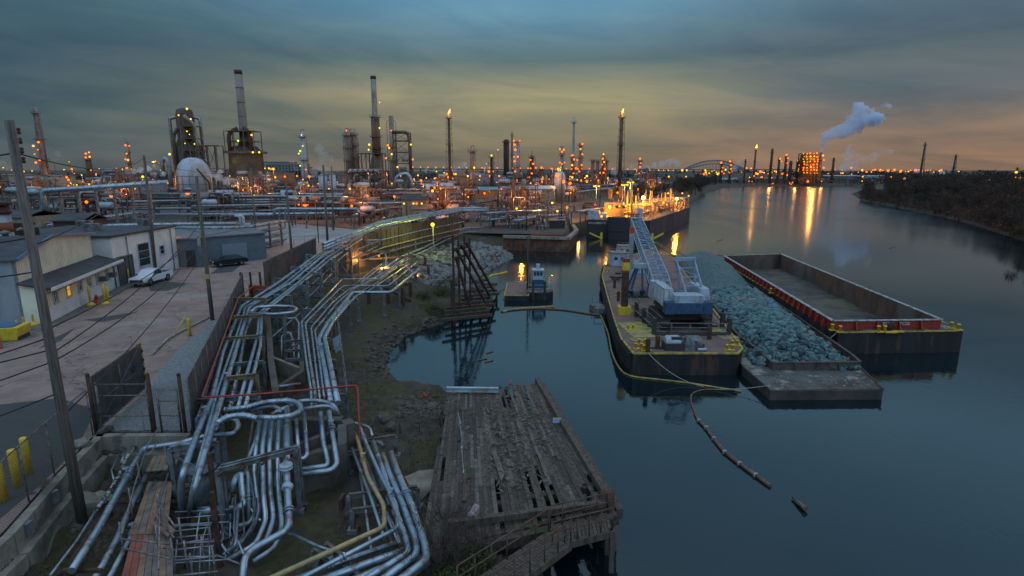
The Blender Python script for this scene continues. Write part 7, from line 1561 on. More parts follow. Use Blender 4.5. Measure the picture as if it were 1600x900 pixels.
# ================= pipe racks criss-crossing the plant
def rack(label, pts, ztop, n, r, Ys=None, gap=None, drop=True, m1=None, lv=1, posts=None, col=FRAME, zg=2.9, name='pipe_rack', bend=.8):
    """pts: image points at height ztop"""
    base = [P(x, y, ztop) for x, y in pts]; t = thing(name, label, 'pipe rack', (base[0].x, base[0].y, zg)); rnd = random.Random(int(pts[0][0]*7+pts[0][1]*13))
    gap = gap or r*2.8
    for l in range(lv):
        for i in range(n):
            off = (i-(n-1)/2)*gap; line = []
            for j, p in enumerate(base):
                d_ = (base[min(j+1, len(base)-1)]-base[max(j-1, 0)]); d_.z = 0; d_.normalize(); line.append(p+Vector((-d_.y, d_.x, 0))*off-V(0, 0, l*1.6))
            rr = r*rnd.uniform(.55, 1.15)
            if drop and rnd.random() < .35: line = line+[line[-1]-V(0, 0, rnd.uniform(1, 3))]
            MB().tube(line, rr, 8, bend).build('pipe', m1 or rnd.choice((PIPE, PIPE, PIPE_B, PIPE_B, PIPE_D)), t)
    tot = sum((c-a).length for a, c in zip(base, base[1:])); k = posts or max(2, int(tot/7)); mb = MB(); w_ = gap*n/2+.4
    for a, c in zip(base, base[1:]):
        d_ = (c-a); L_ = d_.length; d_.z = 0; d_.normalize(); nn = Vector((-d_.y, d_.x, 0)); kk = max(1, int(k*L_/tot))
        for i in range(kk+1):
            q = a.lerp(c, i/kk)-V(0, 0, r)
            for s in (-1, 1): mb.beam(V(q.x, q.y, zg)+nn*w_*s, q+nn*w_*s, .3)
            for l in range(lv): mb.beam(q-nn*w_-V(0, 0, l*1.6), q+nn*w_-V(0, 0, l*1.6), .28)
            if i and i % 3 == 0: mb.beam(V(q.x, q.y, zg)-nn*w_, q+nn*w_, .12)
        for s in (-1, 1): mb.beam(a+nn*w_*s-V(0, 0, r+.1), c+nn*w_*s-V(0, 0, r+.1), .22)
    mb.build('steel_frame', col, t); return t
rack('large elbowed pale pipe rising left of the diagonal silver pipes', [(71, 328), (65, 298)], 3.2, 1, .45, drop=False) if False else None
el = thing('elbow_pipe', 'large pinkish elbowed riser turning into a long level pipe', 'pipe', tuple(PD(70, 330, 120))); q = PD(65, 298, 120); MB().tube([V(q.x+.6, 120, 3), V(q.x, 120, q.z), PD(150, 293, 121), PD(262, 285, 124)], .55, 10, 1.2).build('pipe', PIPE, el)
for k in range(6): p = PD(90+k*28, 297-k*1.6, 120.5); MB().beam((p.x, 121, 3), (p.x, 121, p.z), .4).build('leg', STEEL, el)
RK = [
 ('rack of level pipes far beyond the elbowed riser', [(0, 297), (150, 295), (300, 291)], 7, 3, .35),
 ('dark double deck rack passing behind the brown pole', [(150, 303), (395, 302), (560, 304)], 8, 4, .3),
 ('rack with bright blue pipes below the domed vessel', [(190, 315), (300, 313), (400, 312), (520, 311)], 7, 3, .28),
 ('three silver pipes climbing diagonally toward the pale pipe stand', [(82, 352), (150, 341), (213, 332)], 6.5, 3, .3),
 ('single pink grey pipe level behind the dark flat roofs', [(90, 355), (215, 351), (370, 349)], 6.5, 2, .28),
 ('silver pipes along the western edge above the dark roof', [(-20, 336), (60, 336), (150, 334)], 6, 3, .25),
 ('low rack of thin pipes left of the short fat stack', [(-20, 349), (90, 347)], 6, 4, .2),
 ('long dark rack with blue tinted pipes beyond the pale yard', [(235, 335), (395, 334), (520, 333)], 6, 3, .25),
 ('thin rack far behind the furnace stack', [(330, 294), (470, 292), (620, 290)], 8, 4, .35),
 ('rack crossing behind the lamp carrying pole', [(470, 296), (560, 298), (690, 296)], 9, 3, .3),
 ('elbowed rack pipe dropping right of the lamp pole', [(518, 301), (537, 302), (541, 316), (560, 318), (640, 317)], 7, 2, .35),
 ('goal post shaped pipe gantry above the pump shed', [(600, 303), (660, 302), (721, 302)], 9.5, 2, .4),
 ('silver top pipe crossing above the quay approach', [(740, 317), (775, 312), (806, 309)], 7, 2, .4),
 ('shorter silver pipe gantry before the dark quay pole', [(805, 324), (825, 321), (842, 319)], 6, 2, .35),
 ('pinkish rack of level pipes beyond the blue roofed shed', [(730, 303), (810, 300), (880, 298)], 7, 4, .3),
 ('low rack beside the white silo', [(780, 292), (860, 290), (960, 289)], 8, 4, .35),
 ('rack running along the riverbank beyond the tanker', [(900, 300), (960, 293), (1060, 285)], 7, 3, .35),
 ('low rack at the foot of the orange lamp', [(805, 345), (840, 338), (880, 335)], 5, 3, .2),
 ('pipes fanning over the quay approach', [(758, 333), (800, 330), (850, 328)], 6.5, 4, .2),
 ('reddish loading rack behind the tanker stern', [(900, 330), (960, 322), (990, 318)], 6.5, 3, .2),
 ('dense rack between exchanger bank and rusty tank', [(640, 284), (700, 283), (760, 281)], 9, 4, .35),
 ('rack before the broad olive tanks', [(0, 308), (60, 309), (160, 306)], 7, 4, .3),
 ('lower rack with thin pipes before the pale yard', [(180, 326), (300, 325), (420, 323)], 5.5, 4, .22),
 ('rusty low rack near the pump shed', [(555, 336), (600, 326), (640, 322)], 5.5, 3, .2),
 ('dark crowded rack west of the reactor', [(60, 318), (150, 316), (240, 314)], 8, 5, .25),
 ('dark crowded rack below the furnace', [(300, 322), (400, 320), (470, 319)], 7, 5, .22),
 ('dark rack band right of the dome vessel', [(330, 308), (430, 307), (540, 308)], 9, 5, .3),
 ('farthest low rack beneath the lit columns', [(850, 280), (950, 279), (1060, 277)], 8, 3, .4)]
for lb, pts, zt, n, r in RK: rack(lb, pts, zt, n, r, lv=2 if n >= 4 else 1)
gt_ = thing('pipe_gantry', 'single stepped pipe on trestle legs spanning the pale yard', 'pipe gantry', tuple(P(430, 335, 6.2)));
MB().tube(X_([(345, 336, 6.2), (428, 335, 6.2), (430, 326, 7.6), (500, 326.5, 7.6), (558, 326.5, 7.6), (561, 331, 7.2), (562, 352, 3.4)]), .33, 10, .7).build('pipe', PIPE, gt_)
for (x, y) in [(378, 336), (437, 328), (446, 328), (480, 328), (520, 328), (555, 328), (345, 338)]:
    p = P(x, y, 6.2 if x < 400 else 7.4); MB().beam((p.x-.5, p.y, 3), p, .28).build('leg', STEEL, gt_)
m = MB(); a, c = P(436, 329, 7.2), P(556, 329, 7.2)
m.beam(a, c, .2, .4); m.beam(a-V(0, 0, 1.6), c-V(0, 0, 1.6), .15, .15)
for k in range(12): p = a.lerp(c, k/12); p2 = a.lerp(c, (k+1)/12); m.beam(p-V(0, 0, 1.6*(k % 2)), p2-V(0, 0, 1.6*((k+1) % 2)), .1)
m.build('truss', FRAME, gt_)
# layered pipe stand beside the road
ps = thing('pipe_stand', 'four tier stand of silver pipes beside the dark parked car', 'pipe stand', tuple(P(345, 405, 3)))
for l in range(4):
    z_ = 7.2-l*1.15
    for k in range(4):
        MB().tube([V(-62+k*.5, 92+k*.55, z_), V(-47+k*.5, 91.5+k*.55, z_), V(-45.2+k*.35, 92+k*.5, z_)+V(.5, .3, 0), V(-43.5+k*.3, 105+k*.3, z_)], .2, 8, 1).build('pipe', PIPE if k % 2 else PIPE_B, ps)
m = MB()
for (x, y) in [(-46, 91), (-44, 91.5), (-43.2, 95), (-42.6, 99), (-42.2, 103), (-50, 90.6), (-55, 90.8), (-60, 91)]: m.beam((x, y, 2.9), (x, y, 7.4), .3); 
for z_ in (3.9, 5.1, 6.2, 7.3): m.beam((-60, 90.9, z_-.3), (-44, 91.3, z_-.3), .2); m.beam((-44, 91.3, z_-.3), (-42.1, 104, z_-.3), .2)
m.build('steel_frame', STEEL, ps)
ws = thing('twin_white_supports', 'pair of white pipe legs standing in the pale yard', 'pipe support', tuple(P(380, 372, 3)))
for x in (378, 383): b_ = P(x, 372, 3); MB().tube([b_, V(b_.x, b_.y, ptop(b_, 338)), V(b_.x-1, b_.y, ptop(b_, 337))], .28, 8, .4).build('leg', WHITE, ws)

# ================= clutter modules: open steel frames with vessels
def module(seed):
    rnd = random.Random(seed); t = thing('process_frame', '', 'process frame', (0, 0, 0))
    w_, d_ = rnd.uniform(8, 14), rnd.uniform(5, 8); zs = [0]+[rnd.uniform(3, 4)*k for k in range(1, rnd.randint(3, 5))]
    box_frame(t, -w_/2, w_/2, -d_/2, d_/2, zs, .32, FRAME, nx=rnd.randint(3, 5), slabs=rnd.random() < .5, brace=rnd.random() < .6)
    for k in range(rnd.randint(3, 6)): MB().lathe((rnd.uniform(-w_/2, w_/2), -d_/2+rnd.uniform(-1, 2), rnd.choice(zs)+1.3), [(.1, -2.4), (.8, -2), (1, -1.6), (1, 1.6), (.8, 2), (.1, 2.4)], 10, 'x').build('drum', rnd.choice((TOWER, TANKW, PIPE_B, TOWER)), t)
    for k in range(rnd.randint(5, 9)):
        x = rnd.uniform(-w_/2, w_/2); h = rnd.uniform(3, zs[-1]+2); x2 = x+rnd.uniform(-6, 6); MB().tube([V(x, -d_/2-.8, 0), V(x, -d_/2-.8, h), V(x2, -d_/2-.8, h), V(x2, -d_/2-.8, h-rnd.uniform(1, 3))], rnd.uniform(.14, .3), 7, .6).build('pipe', rnd.choice((PIPE, PIPE_B, RUST, PIPE_D, PIPE)), t)
    for k in range(rnd.randint(0, 2)): MB().lathe((rnd.uniform(-w_/2, w_/2), rnd.uniform(-1, 2), 0), [(.9, 0), (.9, zs[-1]+1.5), (.6, zs[-1]+2), (.1, zs[-1]+2.2)], 12).build('small_column', rnd.choice((TOWER, TANKO, TANKW)), t)
    lampball(t, V(rnd.uniform(-w_/2, w_/2), -d_/2-1.4, rnd.uniform(3, zs[-1])), .38, rnd.choice((L_OR, L_OR, L_OR, L_GR, L_YE)))
    return t
protos = [module(40+k) for k in range(7)]; rnd = random.Random(77); used = set(); spots = []
for k in range(1500):
    Y = 140*math.exp(rnd.random()*1.25); x = rnd.uniform(-40, 1050); X0 = (x-800)/F_PX*Y*1.0
    if len(spots) >= 105: break
    # keep clear of the pale yard, the river edge and one another
    if -105 < X0 < -34 and Y < 152: continue
    if X0 > 5 and Y < 210+X0*1.5: continue
    if not (X0 < (Y-140)*.48-2): continue
    if -32 < X0 < 20 and Y < 150: continue
    if any(math.hypot(X0-a, (Y-b)*.8) < 11+Y*.012 for a, b in spots): continue
    spots.append((X0, Y))
for i, (X0, Y) in enumerate(spots):
    pr = protos[i % 7]; o = pr if i < 7 else copy_tree(pr)
    o.location = (X0, Y, 2.95); o.rotation_euler.z = rnd.choice((0, .08, -.08, math.pi, .3)); s = rnd.uniform(.7, 1.0)*(1.0 if Y < 280 else 1.15); o.scale = (s, s, s)
    if i % 3 != 2 and (Y > 205 or X0 > -60): lamp_light((X0+1, Y-7, 9), (1, .27, .02), 750)
    tag(o, 'open steel process frame with drums and pipes in the refinery', 'process frame', 'open steel process frames across the refinery')
def manifold(seed):
    rnd = random.Random(seed); t = thing('valve_manifold', '', 'valve manifold', (0, 0, 0)); n = rnd.randint(3, 6)
    for k in range(n):
        x = (k-n/2)*.9; h = rnd.uniform(1.0, 2.6); MB().tube([V(x, -1.5, 0), V(x, -1.5, h), V(x, 1.5, h), V(x, 1.5, 0)], rnd.uniform(.09, .2), 7, .35).build('pipe', rnd.choice((PIPE, PIPE_B, RUST, PIPE_D)), t)
        m = MB(); m.lathe((x, 0, h+.35), [(.28, 0), (.28, .06)], 10); m.beam((x, 0, h), (x, 0, h+.4), .08); m.build('hand_wheel', rnd.choice((RED, YEL, STEEL)), t)
    m = MB()
    for x in (-n*.5, n*.4):
        for y in (-1.2, 1.2): m.beam((x, y, 0), (x, y, 3.2), .14)
        m.beam((x, -1.2, 3.2), (x, 1.2, 3.2), .14)
    for y in (-1.2, 1.2): m.beam((-n*.5, y, 3.2), (n*.4, y, 3.2), .14)
    m.build('steel_frame', FRAME, t); MB().tube([V(-n*.6, .3, .8), V(n*.55, .3, .8)], .18, 8).build('header_pipe', PIPE_B, t); return t
mp_ = [manifold(70+k) for k in range(4)]; rnd = random.Random(8); k = 0; sp2 = []
while k < 64:
    Y = rnd.uniform(121, 215); X0 = rnd.uniform(-95, 50)
    if X0 > 8+(Y-121)*.35 or (X0 < -33 and Y < 154) or (Y < 127 and X0 < -10) or (-33 < X0 < -8 and Y < 132) or any(math.hypot(X0-a, Y-b) < 5 for a, b in sp2): continue
    sp2.append((X0, Y)); o = mp_[k] if k < 4 else copy_tree(mp_[k % 4]); o.location = (X0, Y, 2.98); o.rotation_euler.z = rnd.choice((0, 1.57, .4)); s = rnd.uniform(.9, 1.4); o.scale = (s, s, s); k += 1
    tag(o, 'low pipe manifold with hand wheels standing on the plant yard', 'valve manifold', 'pipe manifolds on the plant yard and quay')
# ================= lamps on posts
def lamp_post(x, y, Y, c, r=None, base=2.95, grp=None, label=None, power=0, arm=None):
    p = PD(x, y, Y); t = thing('lamp_post', label or {'o': 'orange sodium lamp on a thin post in the refinery', 'y': 'yellow lamp on a thin post in the refinery', 'g': 'greenish lamp on a thin post in the refinery', 'w': 'white lamp on a thin post in the refinery', 'r': 'red beacon lamp on a thin post'}[c], 'lamp', (p.x, Y, base), grp or {'o': 'orange lamps dotted across the refinery', 'y': 'yellow lamps dotted across the refinery', 'g': 'greenish lamps dotted across the refinery', 'w': 'white lamps', 'r': 'red beacons'}[c])
    if p.z > base+.3: MB().beam((p.x, Y+.3, base), (p.x, Y+.3, p.z), max(.1, mpx(Y)*.35)).build('post', FRAME, t)
    lampball(t, p, r or mpx(Y)*LR.choice((.6, .8, 1.0, 1.3, 1.8)), LM[c])
    if power: lamp_light(p+V(0, -1.0, -.3), {'o': OR, 'y': YE, 'g': GR, 'w': (1, .8, .5), 'r': (1, .1, .05)}[c], power)
    return t
SP = [(5, 262, 'g'), (18, 266, 'o'), (36, 268, 'y'), (50, 267, 'g'), (72, 254, 'o'), (84, 254, 'o'), (100, 265, 'g'), (108, 253, 'y'), (112, 264, 'o'), (116, 271, 'o'), (127, 273, 'y'), (142, 266, 'o'), (150, 272, 'o'), (155, 264, 'y'), (161, 265, 'o'), (172, 275, 'o'), (174, 265, 'y'), (182, 263, 'o'), (191, 264, 'y'), (205, 264, 'o'), (110, 285, 'y'), (115, 289, 'y'), (120, 289, 'g'), (107, 290, 'o'), (240, 253, 'w'), (243, 252, 'y'), (238, 253, 'g'), (265, 241, 'g'), (251, 266, 'g'), (266, 266, 'g'), (223, 276, 'g'), (223, 281, 'g'), (211, 295, 'g'), (359, 275, 'g'), (369, 274, 'g'), (369, 278, 'g'), (379, 278, 'y'), (385, 282, 'g'), (387, 282, 'y'), (391, 281, 'g'), (371, 290, 'o'), (399, 290, 'o'), (407, 279, 'g'), (414, 263, 'g'), (420, 263, 'g'), (421, 281, 'y'), (427, 264, 'y'), (475, 288, 'g'), (480, 285, 'g'), (482, 290, 'y'), (483, 276, 'o'), (497, 287, 'y'), (553, 305, 'g'), (488, 310, 'o'), (575, 270, 'o'), (593, 270, 'o'), (604, 270, 'o'), (612, 273, 'o'), (618, 275, 'g'), (626, 275, 'y'), (606, 277, 'g'), (640, 280, 'o'), (647, 280, 'o'), (653, 274, 'y'), (658, 282, 'o'), (666, 278, 'y'), (661, 288, 'o'), (620, 260, 'g'), (682, 268, 'g'), (694, 270, 'g'), (698, 272, 'o'), (700, 277, 'o'), (703, 284, 'o'), (709, 292, 'o'), (683, 286, 'o'), (683, 279, 'g'), (709, 271, 'o'), (707, 278, 'o'), (681, 278, 'y'), (749, 281, 'g'), (757, 263, 'o'), (760, 256, 'y'), (770, 268, 'y'), (776, 285, 'o'), (796, 298, 'o'), (748, 294, 'g'), (778, 234, 'y'), (838, 285, 'o'), (847, 280, 'o'), (858, 280, 'y'), (863, 264, 'o'), (868, 265, 'o'), (872, 264, 'y'), (890, 280, 'o'), (891, 286, 'o'), (894, 277, 'y'), (866, 294, 'o'), (902, 281, 'y'), (908, 282, 'o'), (914, 278, 'y'), (917, 283, 'o'), (923, 282, 'o'), (927, 274, 'o'), (932, 277, 'o'), (935, 282, 'o'), (938, 270, 'o'), (950, 278, 'y'), (893, 292, 'o'), (917, 275, 'g'), (962, 287, 'o'), (997, 295, 'o'), (991, 265, 'o'), (995, 266, 'o'), (1015, 266, 'y'), (1022, 266, 'y'), (1029, 266, 'y'), (1037, 266, 'y'), (1044, 266, 'y'), (1052, 266, 'y'), (1066, 266, 'y'), (1073, 266, 'y'), (1045, 276, 'y'), (1072, 276, 'y')]
rnd = random.Random(5)
for i, (x, y, c) in enumerate(SP):
    Y = rnd.uniform(230, 420) if y > 262 else 430
    if y > 285: Y = rnd.uniform(170, 220)
    if x > 1005: Y = 900
    lamp_post(x, y, Y, c, power=(800 if (c in 'oy' and i % 2 == 0 and x < 1000 and y > 258) else 0))
# closer individually seen lamps
def street_lamp(x, y, Y, label, c='o', r=.32, power=160, side=1):
    p = PD(x, y, Y); t = thing('street_lamp', label, 'street lamp', (p.x+side*2, Y, 3), 'orange street lamps'); m = MB(); m.tube([V(p.x+side*2.0, Y, 3), V(p.x+side*2.0, Y, p.z+.2), V(p.x+side*1.6, Y, p.z+.55), V(p.x, Y, p.z+.3)], .09, 7, .4); m.build('post', RUST, t)
    MB().lathe(p+V(0, 0, .05), [(.42, 0), (.36, .18), (.15, .3)], 12).build('hood', STEEL, t); MB().lathe(p, [(.05, -.3), (.28, -.22), (r+.06, -.05), (r+.06, .03)], 12).build('lamp', LM[c], t); lamp_light(p-V(0, 0, .6), OR, power, .2)
street_lamp(174, 306, 125, 'orange street lamp above the diagonal silver pipes', r=.35); street_lamp(293, 302, 130, 'orange street lamp beside the brown noticed pole', r=.4); street_lamp(477, 320, 105.3, 'orange lamp on the long arm of the dark pole', r=.4, power=350)
p = PD(256, 354, 78); t = thing('wall_lamp', 'bowl shaped orange lamp above the annex roof', 'lamp', tuple(p)); MB().lathe(p, [(.05, -.35), (.32, -.25), (.42, 0), (.42, .05)], 14).build('lamp', L_OR, t); MB().lathe(p+V(0, 0, .06), [(.46, 0), (.2, .25)], 14).build('hood', STEEL, t); MB().tube([p+V(0, 0, .2), p+V(-1.2, 1.5, .4), p+V(-1.4, 1.6, -2.2)], .05, 6).build('bracket', STEEL, t); lamp_light(p-V(0, .5, .8), OR, 250, .2)
for (x, y, Y, c, lb, pw) in [(616, 307, 160, 'o', 'orange lamp on a post left of the pump shed', 220), (574, 306, 165, 'o', 'orange lamp on a rusty frame above its twin', 220), (572, 312, 165, 'o', 'lower orange lamp of the pair on the rusty frame', 0), (679, 293, 210, 'o', 'orange lamp above the goal post gantry', 250), (725, 304, 190, 'o', 'orange lamp on the corner of the goal post gantry', 250), (783, 296, 215, 'o', 'bright orange lamp behind the quay approach', 300), (764, 268, 330, 'o', 'bright orange lamp at the foot of the thin dark column', 0), (886, 324, 160, 'o', 'bright orange lamp by the loading rack', 500), (871, 330, 162, 'g', 'small greenish lamp beside the bright loading lamp', 0), (863, 317, 165, 'g', 'small green lamp at the kiosk', 0), (930, 320, 170, 'r', 'red lamp at the loading rack', 60), (965, 301, 190, 'o', 'orange lamp on the end of a hooked pipe', 0)]:
    lamp_post(x, y, Y, c, r=max(.3, mpx(Y)*1.7), label=lb, power=pw)
t = lamp_post(676, 351, 92, 'g', r=.34, label='brilliant yellow green floodlight in front of the brown wall', power=420, base=2.6)
for (x, y, Y, lb) in [(932, 291, 200, 'twin headed yellow floodlight mast nearest the silo'), (976, 289, 190, 'twin headed yellow floodlight mast behind the tanker crane'), (985, 285, 195, 'farther twin headed yellow floodlight mast')]:
    p = PD(x, y, Y); t = thing('floodlight_mast', lb, 'floodlight mast', (p.x, Y, 3)); MB().tube([V(p.x, Y, 3), p], .14, 6).build('mast', PIPE_B, t); MB().beam(p-V(.9, 0, 0), p+V(.9, 0, 0), .12).build('crossarm', PIPE_B, t)
    for s in (-.8, .8): MB().box(p+V(s, -.2, 0), (.7, .5, .45)).build('lamp', L_YE, t)
    lamp_light(p-V(0, 1, .5), YE, 500)
# orange work lights under the near valve platform
lamp_light(P(600, 425, 3.0)+V(0, 0, .6), OR, 520, .3); lamp_light(P(560, 405, 4.0), OR, 160, .3); lamp_light(P(628, 442, 1.6)+V(0, 0, .4), OR, 130, .25); lamp_light(P(650, 430, 2.6), OR, 90, .25)
for (x, y, z_) in [(592, 400, 4.2), (607, 424, 2.8), (628, 438, 2.2)]:
    q = P(x, y, z_); t = thing('work_lamp', ['orange work lamp high under the elevated line', 'orange work lamp low on the valve platform', 'orange work lamp near the rusty piles'][[592, 607, 628].index(x)], 'work lamp', tuple(q)); MB().ball(q, .12, 8, 5).build('lamp', L_OR, t); MB().beam(q+V(0, .1, -1), q+V(0, .1, .1), .05).build('bracket', FRAME, t)
for k, (x, y) in enumerate([(890, 340), (905, 338), (845, 350), (960, 325), (900, 325), (870, 340)]):
    q = P(x, y, 3); lamp_light(q+V(0, 0, 3.5), OR, 160, .3)
# ================= far right bank industry
def farlamps(par, pts, Y, c='o', k=1.2):
    for (x, y) in pts: lampball(par, PD(x, y, Y), mpx(Y)*k, LM[c])
t = thing('boiler_block', 'tower block of steel floors crowded with orange lamps beside the steaming stack', 'boiler house', tuple(PD(1266, 275, 700))); p0, p1 = PD(1255, 240, 700), PD(1279, 240, 700)
box_frame(t, p0.x, p1.x, 695, 710, [3]+[3+(p0.z-3)*k/6 for k in range(1, 7)], .9, RUST, nx=5); MB().box(((p0.x+p1.x)/2, 704, (p0.z+3)/2), ((p1.x-p0.x)*.85, 10, p0.z-5)).build('boiler', TANKO, t)
rnd = random.Random(3)
for k in range(40): lampball(t, PD(1256+(k % 5)*5.3+rnd.uniform(-1, 1), 240+(k//5)*4.3+rnd.uniform(-.8, .8), 692), mpx(700)*rnd.uniform(.5, 1.3), rnd.choice((L_OR, L_OR, L_YE)))
for z_ in (PD(1266, 245, 700).z, PD(1266, 262, 700).z): lamp_light(V((p0.x+p1.x)/2, 688, z_), OR, 5500, 2)
t, b, H_, r = column('power_stack', 'concrete stack trailing the big blue white plume', 'stack', 1283, 238, 710, 5.5, TOWER, ((0, 1.2), (1, .8)), (.75,), [(1286, 243, 'y'), (1287, 250, 'o'), (1287, 262, 'o')], dome=False, pipes=0)
for x, yt, w_, lb, lm in [(1165, 249, 2.5, 'thin dark mast left of the far flare', ()), (1207, 233, 4, 'dark grey column second from the far flare', ()), (1218, 247, 4, 'short column between the two taller far columns', ((1219, 248), (1221, 252))), (1229, 242, 4, 'lamp dotted column left of the boiler block', ((1229, 242), (1231, 247), (1230, 255))), (1236, 252, 5, 'stubby column leaning into the boiler block', ()), (1248, 251, 7, 'rusty tower joined to the boiler block', ((1247, 251), (1250, 258), (1247, 264), (1252, 268))), (1303, 247, 3.5, 'dark column right of the steaming stack', ()), (1142, 250, 3, 'lamp dotted column at the bridge end', ((1141, 252), (1142, 258), (1142, 264), (1140, 270))), (1128, 253, 4, 'lit column standing before the arch bridge', ((1127, 254), (1129, 262), (1128, 268))), (1590, 262, 3, 'small dark column near the frame edge', ())]:
    column('far_column', lb, 'column', x, yt, 720, w_, TOWER_D, ((0, 1.2), (1, .8)), (.9, .5), [(a, c, 'o') for a, c in lm], pipes=0)
flare('far flare stack with a steady upright flame across the river', 1181, 231, 800, 4, 2.5, 2.2, .01)
for x, yt, lb in [(1446, 222, 'tall dark derrick standing behind the bare wood'), (1494, 241, 'shorter dark derrick right of the tall one')]: flare(lb, x, yt, 520, 8, 2.5, 1.8, 0, DARK, 'lattice_mast', cat='mast')
rnd = random.Random(31); FL = []
for k in range(60): FL.append((rnd.choice([rnd.uniform(1080, 1240), rnd.uniform(1095, 1345)]), rnd.gauss(269, 3.5), rnd.choice('ooooyg'), rnd.uniform(700, 900)))
for k in range(26): FL.append((1345+k*5.0+rnd.uniform(-3, 3), 267+rnd.uniform(-2, 2), rnd.choice('ooy'), 900))
for (x, y) in [(1347, 283), (1348, 276), (1392, 277), (1376, 265), (1413, 279), (1461, 279), (1498, 276), (1498, 268), (1546, 280), (1572, 278), (1587, 277), (1590, 282), (1588, 269), (1598, 278), (1593, 278), (1595, 284)]: FL.append((x, y, 'y', 560))
for k in range(8): FL.append((rnd.uniform(1165, 1290), rnd.uniform(279, 288), 'o', 690))
for i, (x, y, c, Y) in enumerate(FL): lamp_post(x, y, Y, c, grp='lamps of the distant shore', label='small lamp glimmering on the distant shore')
for x in (1200, 1240, 1262, 1280): p = PD(x, 280, 685); lamp_light(V(p.x, 680, 9), OR, 1400, 1.5)
# distant arch bridge
t = thing('arch_bridge', 'distant blue grey steel arch bridge beyond the river bend', 'bridge', tuple(PD(1118, 268, 2400))); Y = 2400; m = MB()
def AP(x, y): return PD(x, y, Y)
n = 22; up = [AP(1062+112*k/n, 269-18.5*math.sin(math.pi*k/n)) for k in range(n+1)]; lo = [AP(1062+112*k/n, 270-14*math.sin(math.pi*k/n)) for k in range(n+1)]; dk_ = [AP(1062+112*k/n, 263) for k in range(n+1)]
for o in (0, 25):
    for k in range(n): m.beam(up[k]+V(0, o, 0), up[k+1]+V(0, o, 0), 3); m.beam(lo[k]+V(0, o, 0), lo[k+1]+V(0, o, 0), 2.5); m.beam(up[k]+V(0, o, 0), lo[k+1]+V(0, o, 0), 1.2); m.beam(lo[k]+V(0, o, 0), dk_[k]+V(0, o, 0), 1.2)
m.build('arch', mat('bridge blue steel', (.10, .15, .19), .7), t); m = MB(); m.beam(AP(1000, 265), AP(1240, 265), 30, 4)
m.build('deck', mat('bridge blue steel', (.1, .15, .19)), t); m = MB()
for x in range(1000, 1245, 14): q = AP(x, 265); m.beam(V(q.x, Y, 0), q, 5)
m.build('pier', mat('bridge blue steel', (.1, .15, .19)), t)
t = thing('viaduct', 'distant elevated highway crossing the horizon behind the columns', 'viaduct', tuple(PD(700, 266, 1700))); Y = 1700; m = MB(); m.beam(AP(640, 264), AP(1010, 267), 20, 4); m.build('deck', STEEL, t); m = MB()
for x in range(645, 1010, 12): q = AP(x, 265); m.beam(V(q.x, Y, 0), q, 3)
m.build('pier', STEEL, t)
for k in range(30): lampball(t, AP(645+k*12, 261+k*.12), mpx(1700)*.8, L_OR)
t = thing('stadium', 'distant stacked blue grey stadium decks with red roof lights', 'stadium', tuple(PD(452, 268, 1500))); Y = 1500; m = MB()
for y0, x0, x1 in ((254, 416, 458), (258, 416, 470), (262, 414, 482), (266, 412, 490)): m.beam(AP(x0, y0), AP(x1, y0), 60, 4)
for k in range(14): q = AP(417+k*5, 256); m.beam(V(q.x, Y, 0), q, 4)
m.build('tier', mat('bridge blue steel', (.1, .15, .19)), t); farlamps(t, [(418+k*4, 253) for k in range(11)], 1480, 'r', .6)
for x0, x1, yt, lb in [(1560, 1572, 267.5, 'small pale distant office block on the skyline'), (1546, 1551, 266, 'tiny distant tower on the skyline')]:
    a, c = PD(x0, yt, 2600), PD(x1, yt, 2600); t = thing('distant_building', lb, 'building', (a.x, 2600, 20)); MB().box(((a.x+c.x)/2, 2600, a.z/2), (c.x-a.x, 30, a.z)).build('wall', mat('bridge blue steel', (.1, .15, .19)), t)
    m = MB()
    for k in range(4): m.box(((a.x+c.x)/2, 2584.5, a.z*(.5+.11*k)), ((c.x-a.x)*.9, 1, 2))
    m.build('window_band', GLASS, t)
# ================= trees
def crown_mesh(seed, h, w, n, m_, olive=0):
    rnd = random.Random(seed); vs = []; fs = []
    cl = [(rnd.gauss(0, w*.26), rnd.gauss(0, w*.26), h*rnd.uniform(.18, .85), rnd.uniform(.14, .3)*w) for _ in range(11)]
    for _ in range(n):
        cx, cy, cz, cr = rnd.choice(cl); d = Vector((rnd.gauss(0, 1), rnd.gauss(0, 1), rnd.gauss(0, .9))).normalized()*cr*rnd.random()**.4
        p = Vector((cx, cy, cz))+d; p.z = max(.25, p.z)
        if m_ is GREEN or olive: a = Vector((rnd.uniform(-1, 1), rnd.uniform(-1, 1), rnd.uniform(-1, 1)))*.17; b = Vector((rnd.uniform(-1, 1), rnd.uniform(-1, 1), rnd.uniform(-1, 1)))*.17
        else: a = (d.normalized()*.4+Vector((rnd.uniform(-.5, .5), rnd.uniform(-.5, .5), rnd.uniform(.1, .9))))*rnd.uniform(.35, .8); b = Vector((rnd.uniform(-1, 1), rnd.uniform(-1, 1), 0))*.06
        o = len(vs); vs += [tuple(p-b), tuple(p+b), tuple(p+a)]; fs.append((o, o+1, o+2))
    me = bpy.data.meshes.new('crown'); me.from_pydata(vs, [], fs); me.materials.append(m_); return me
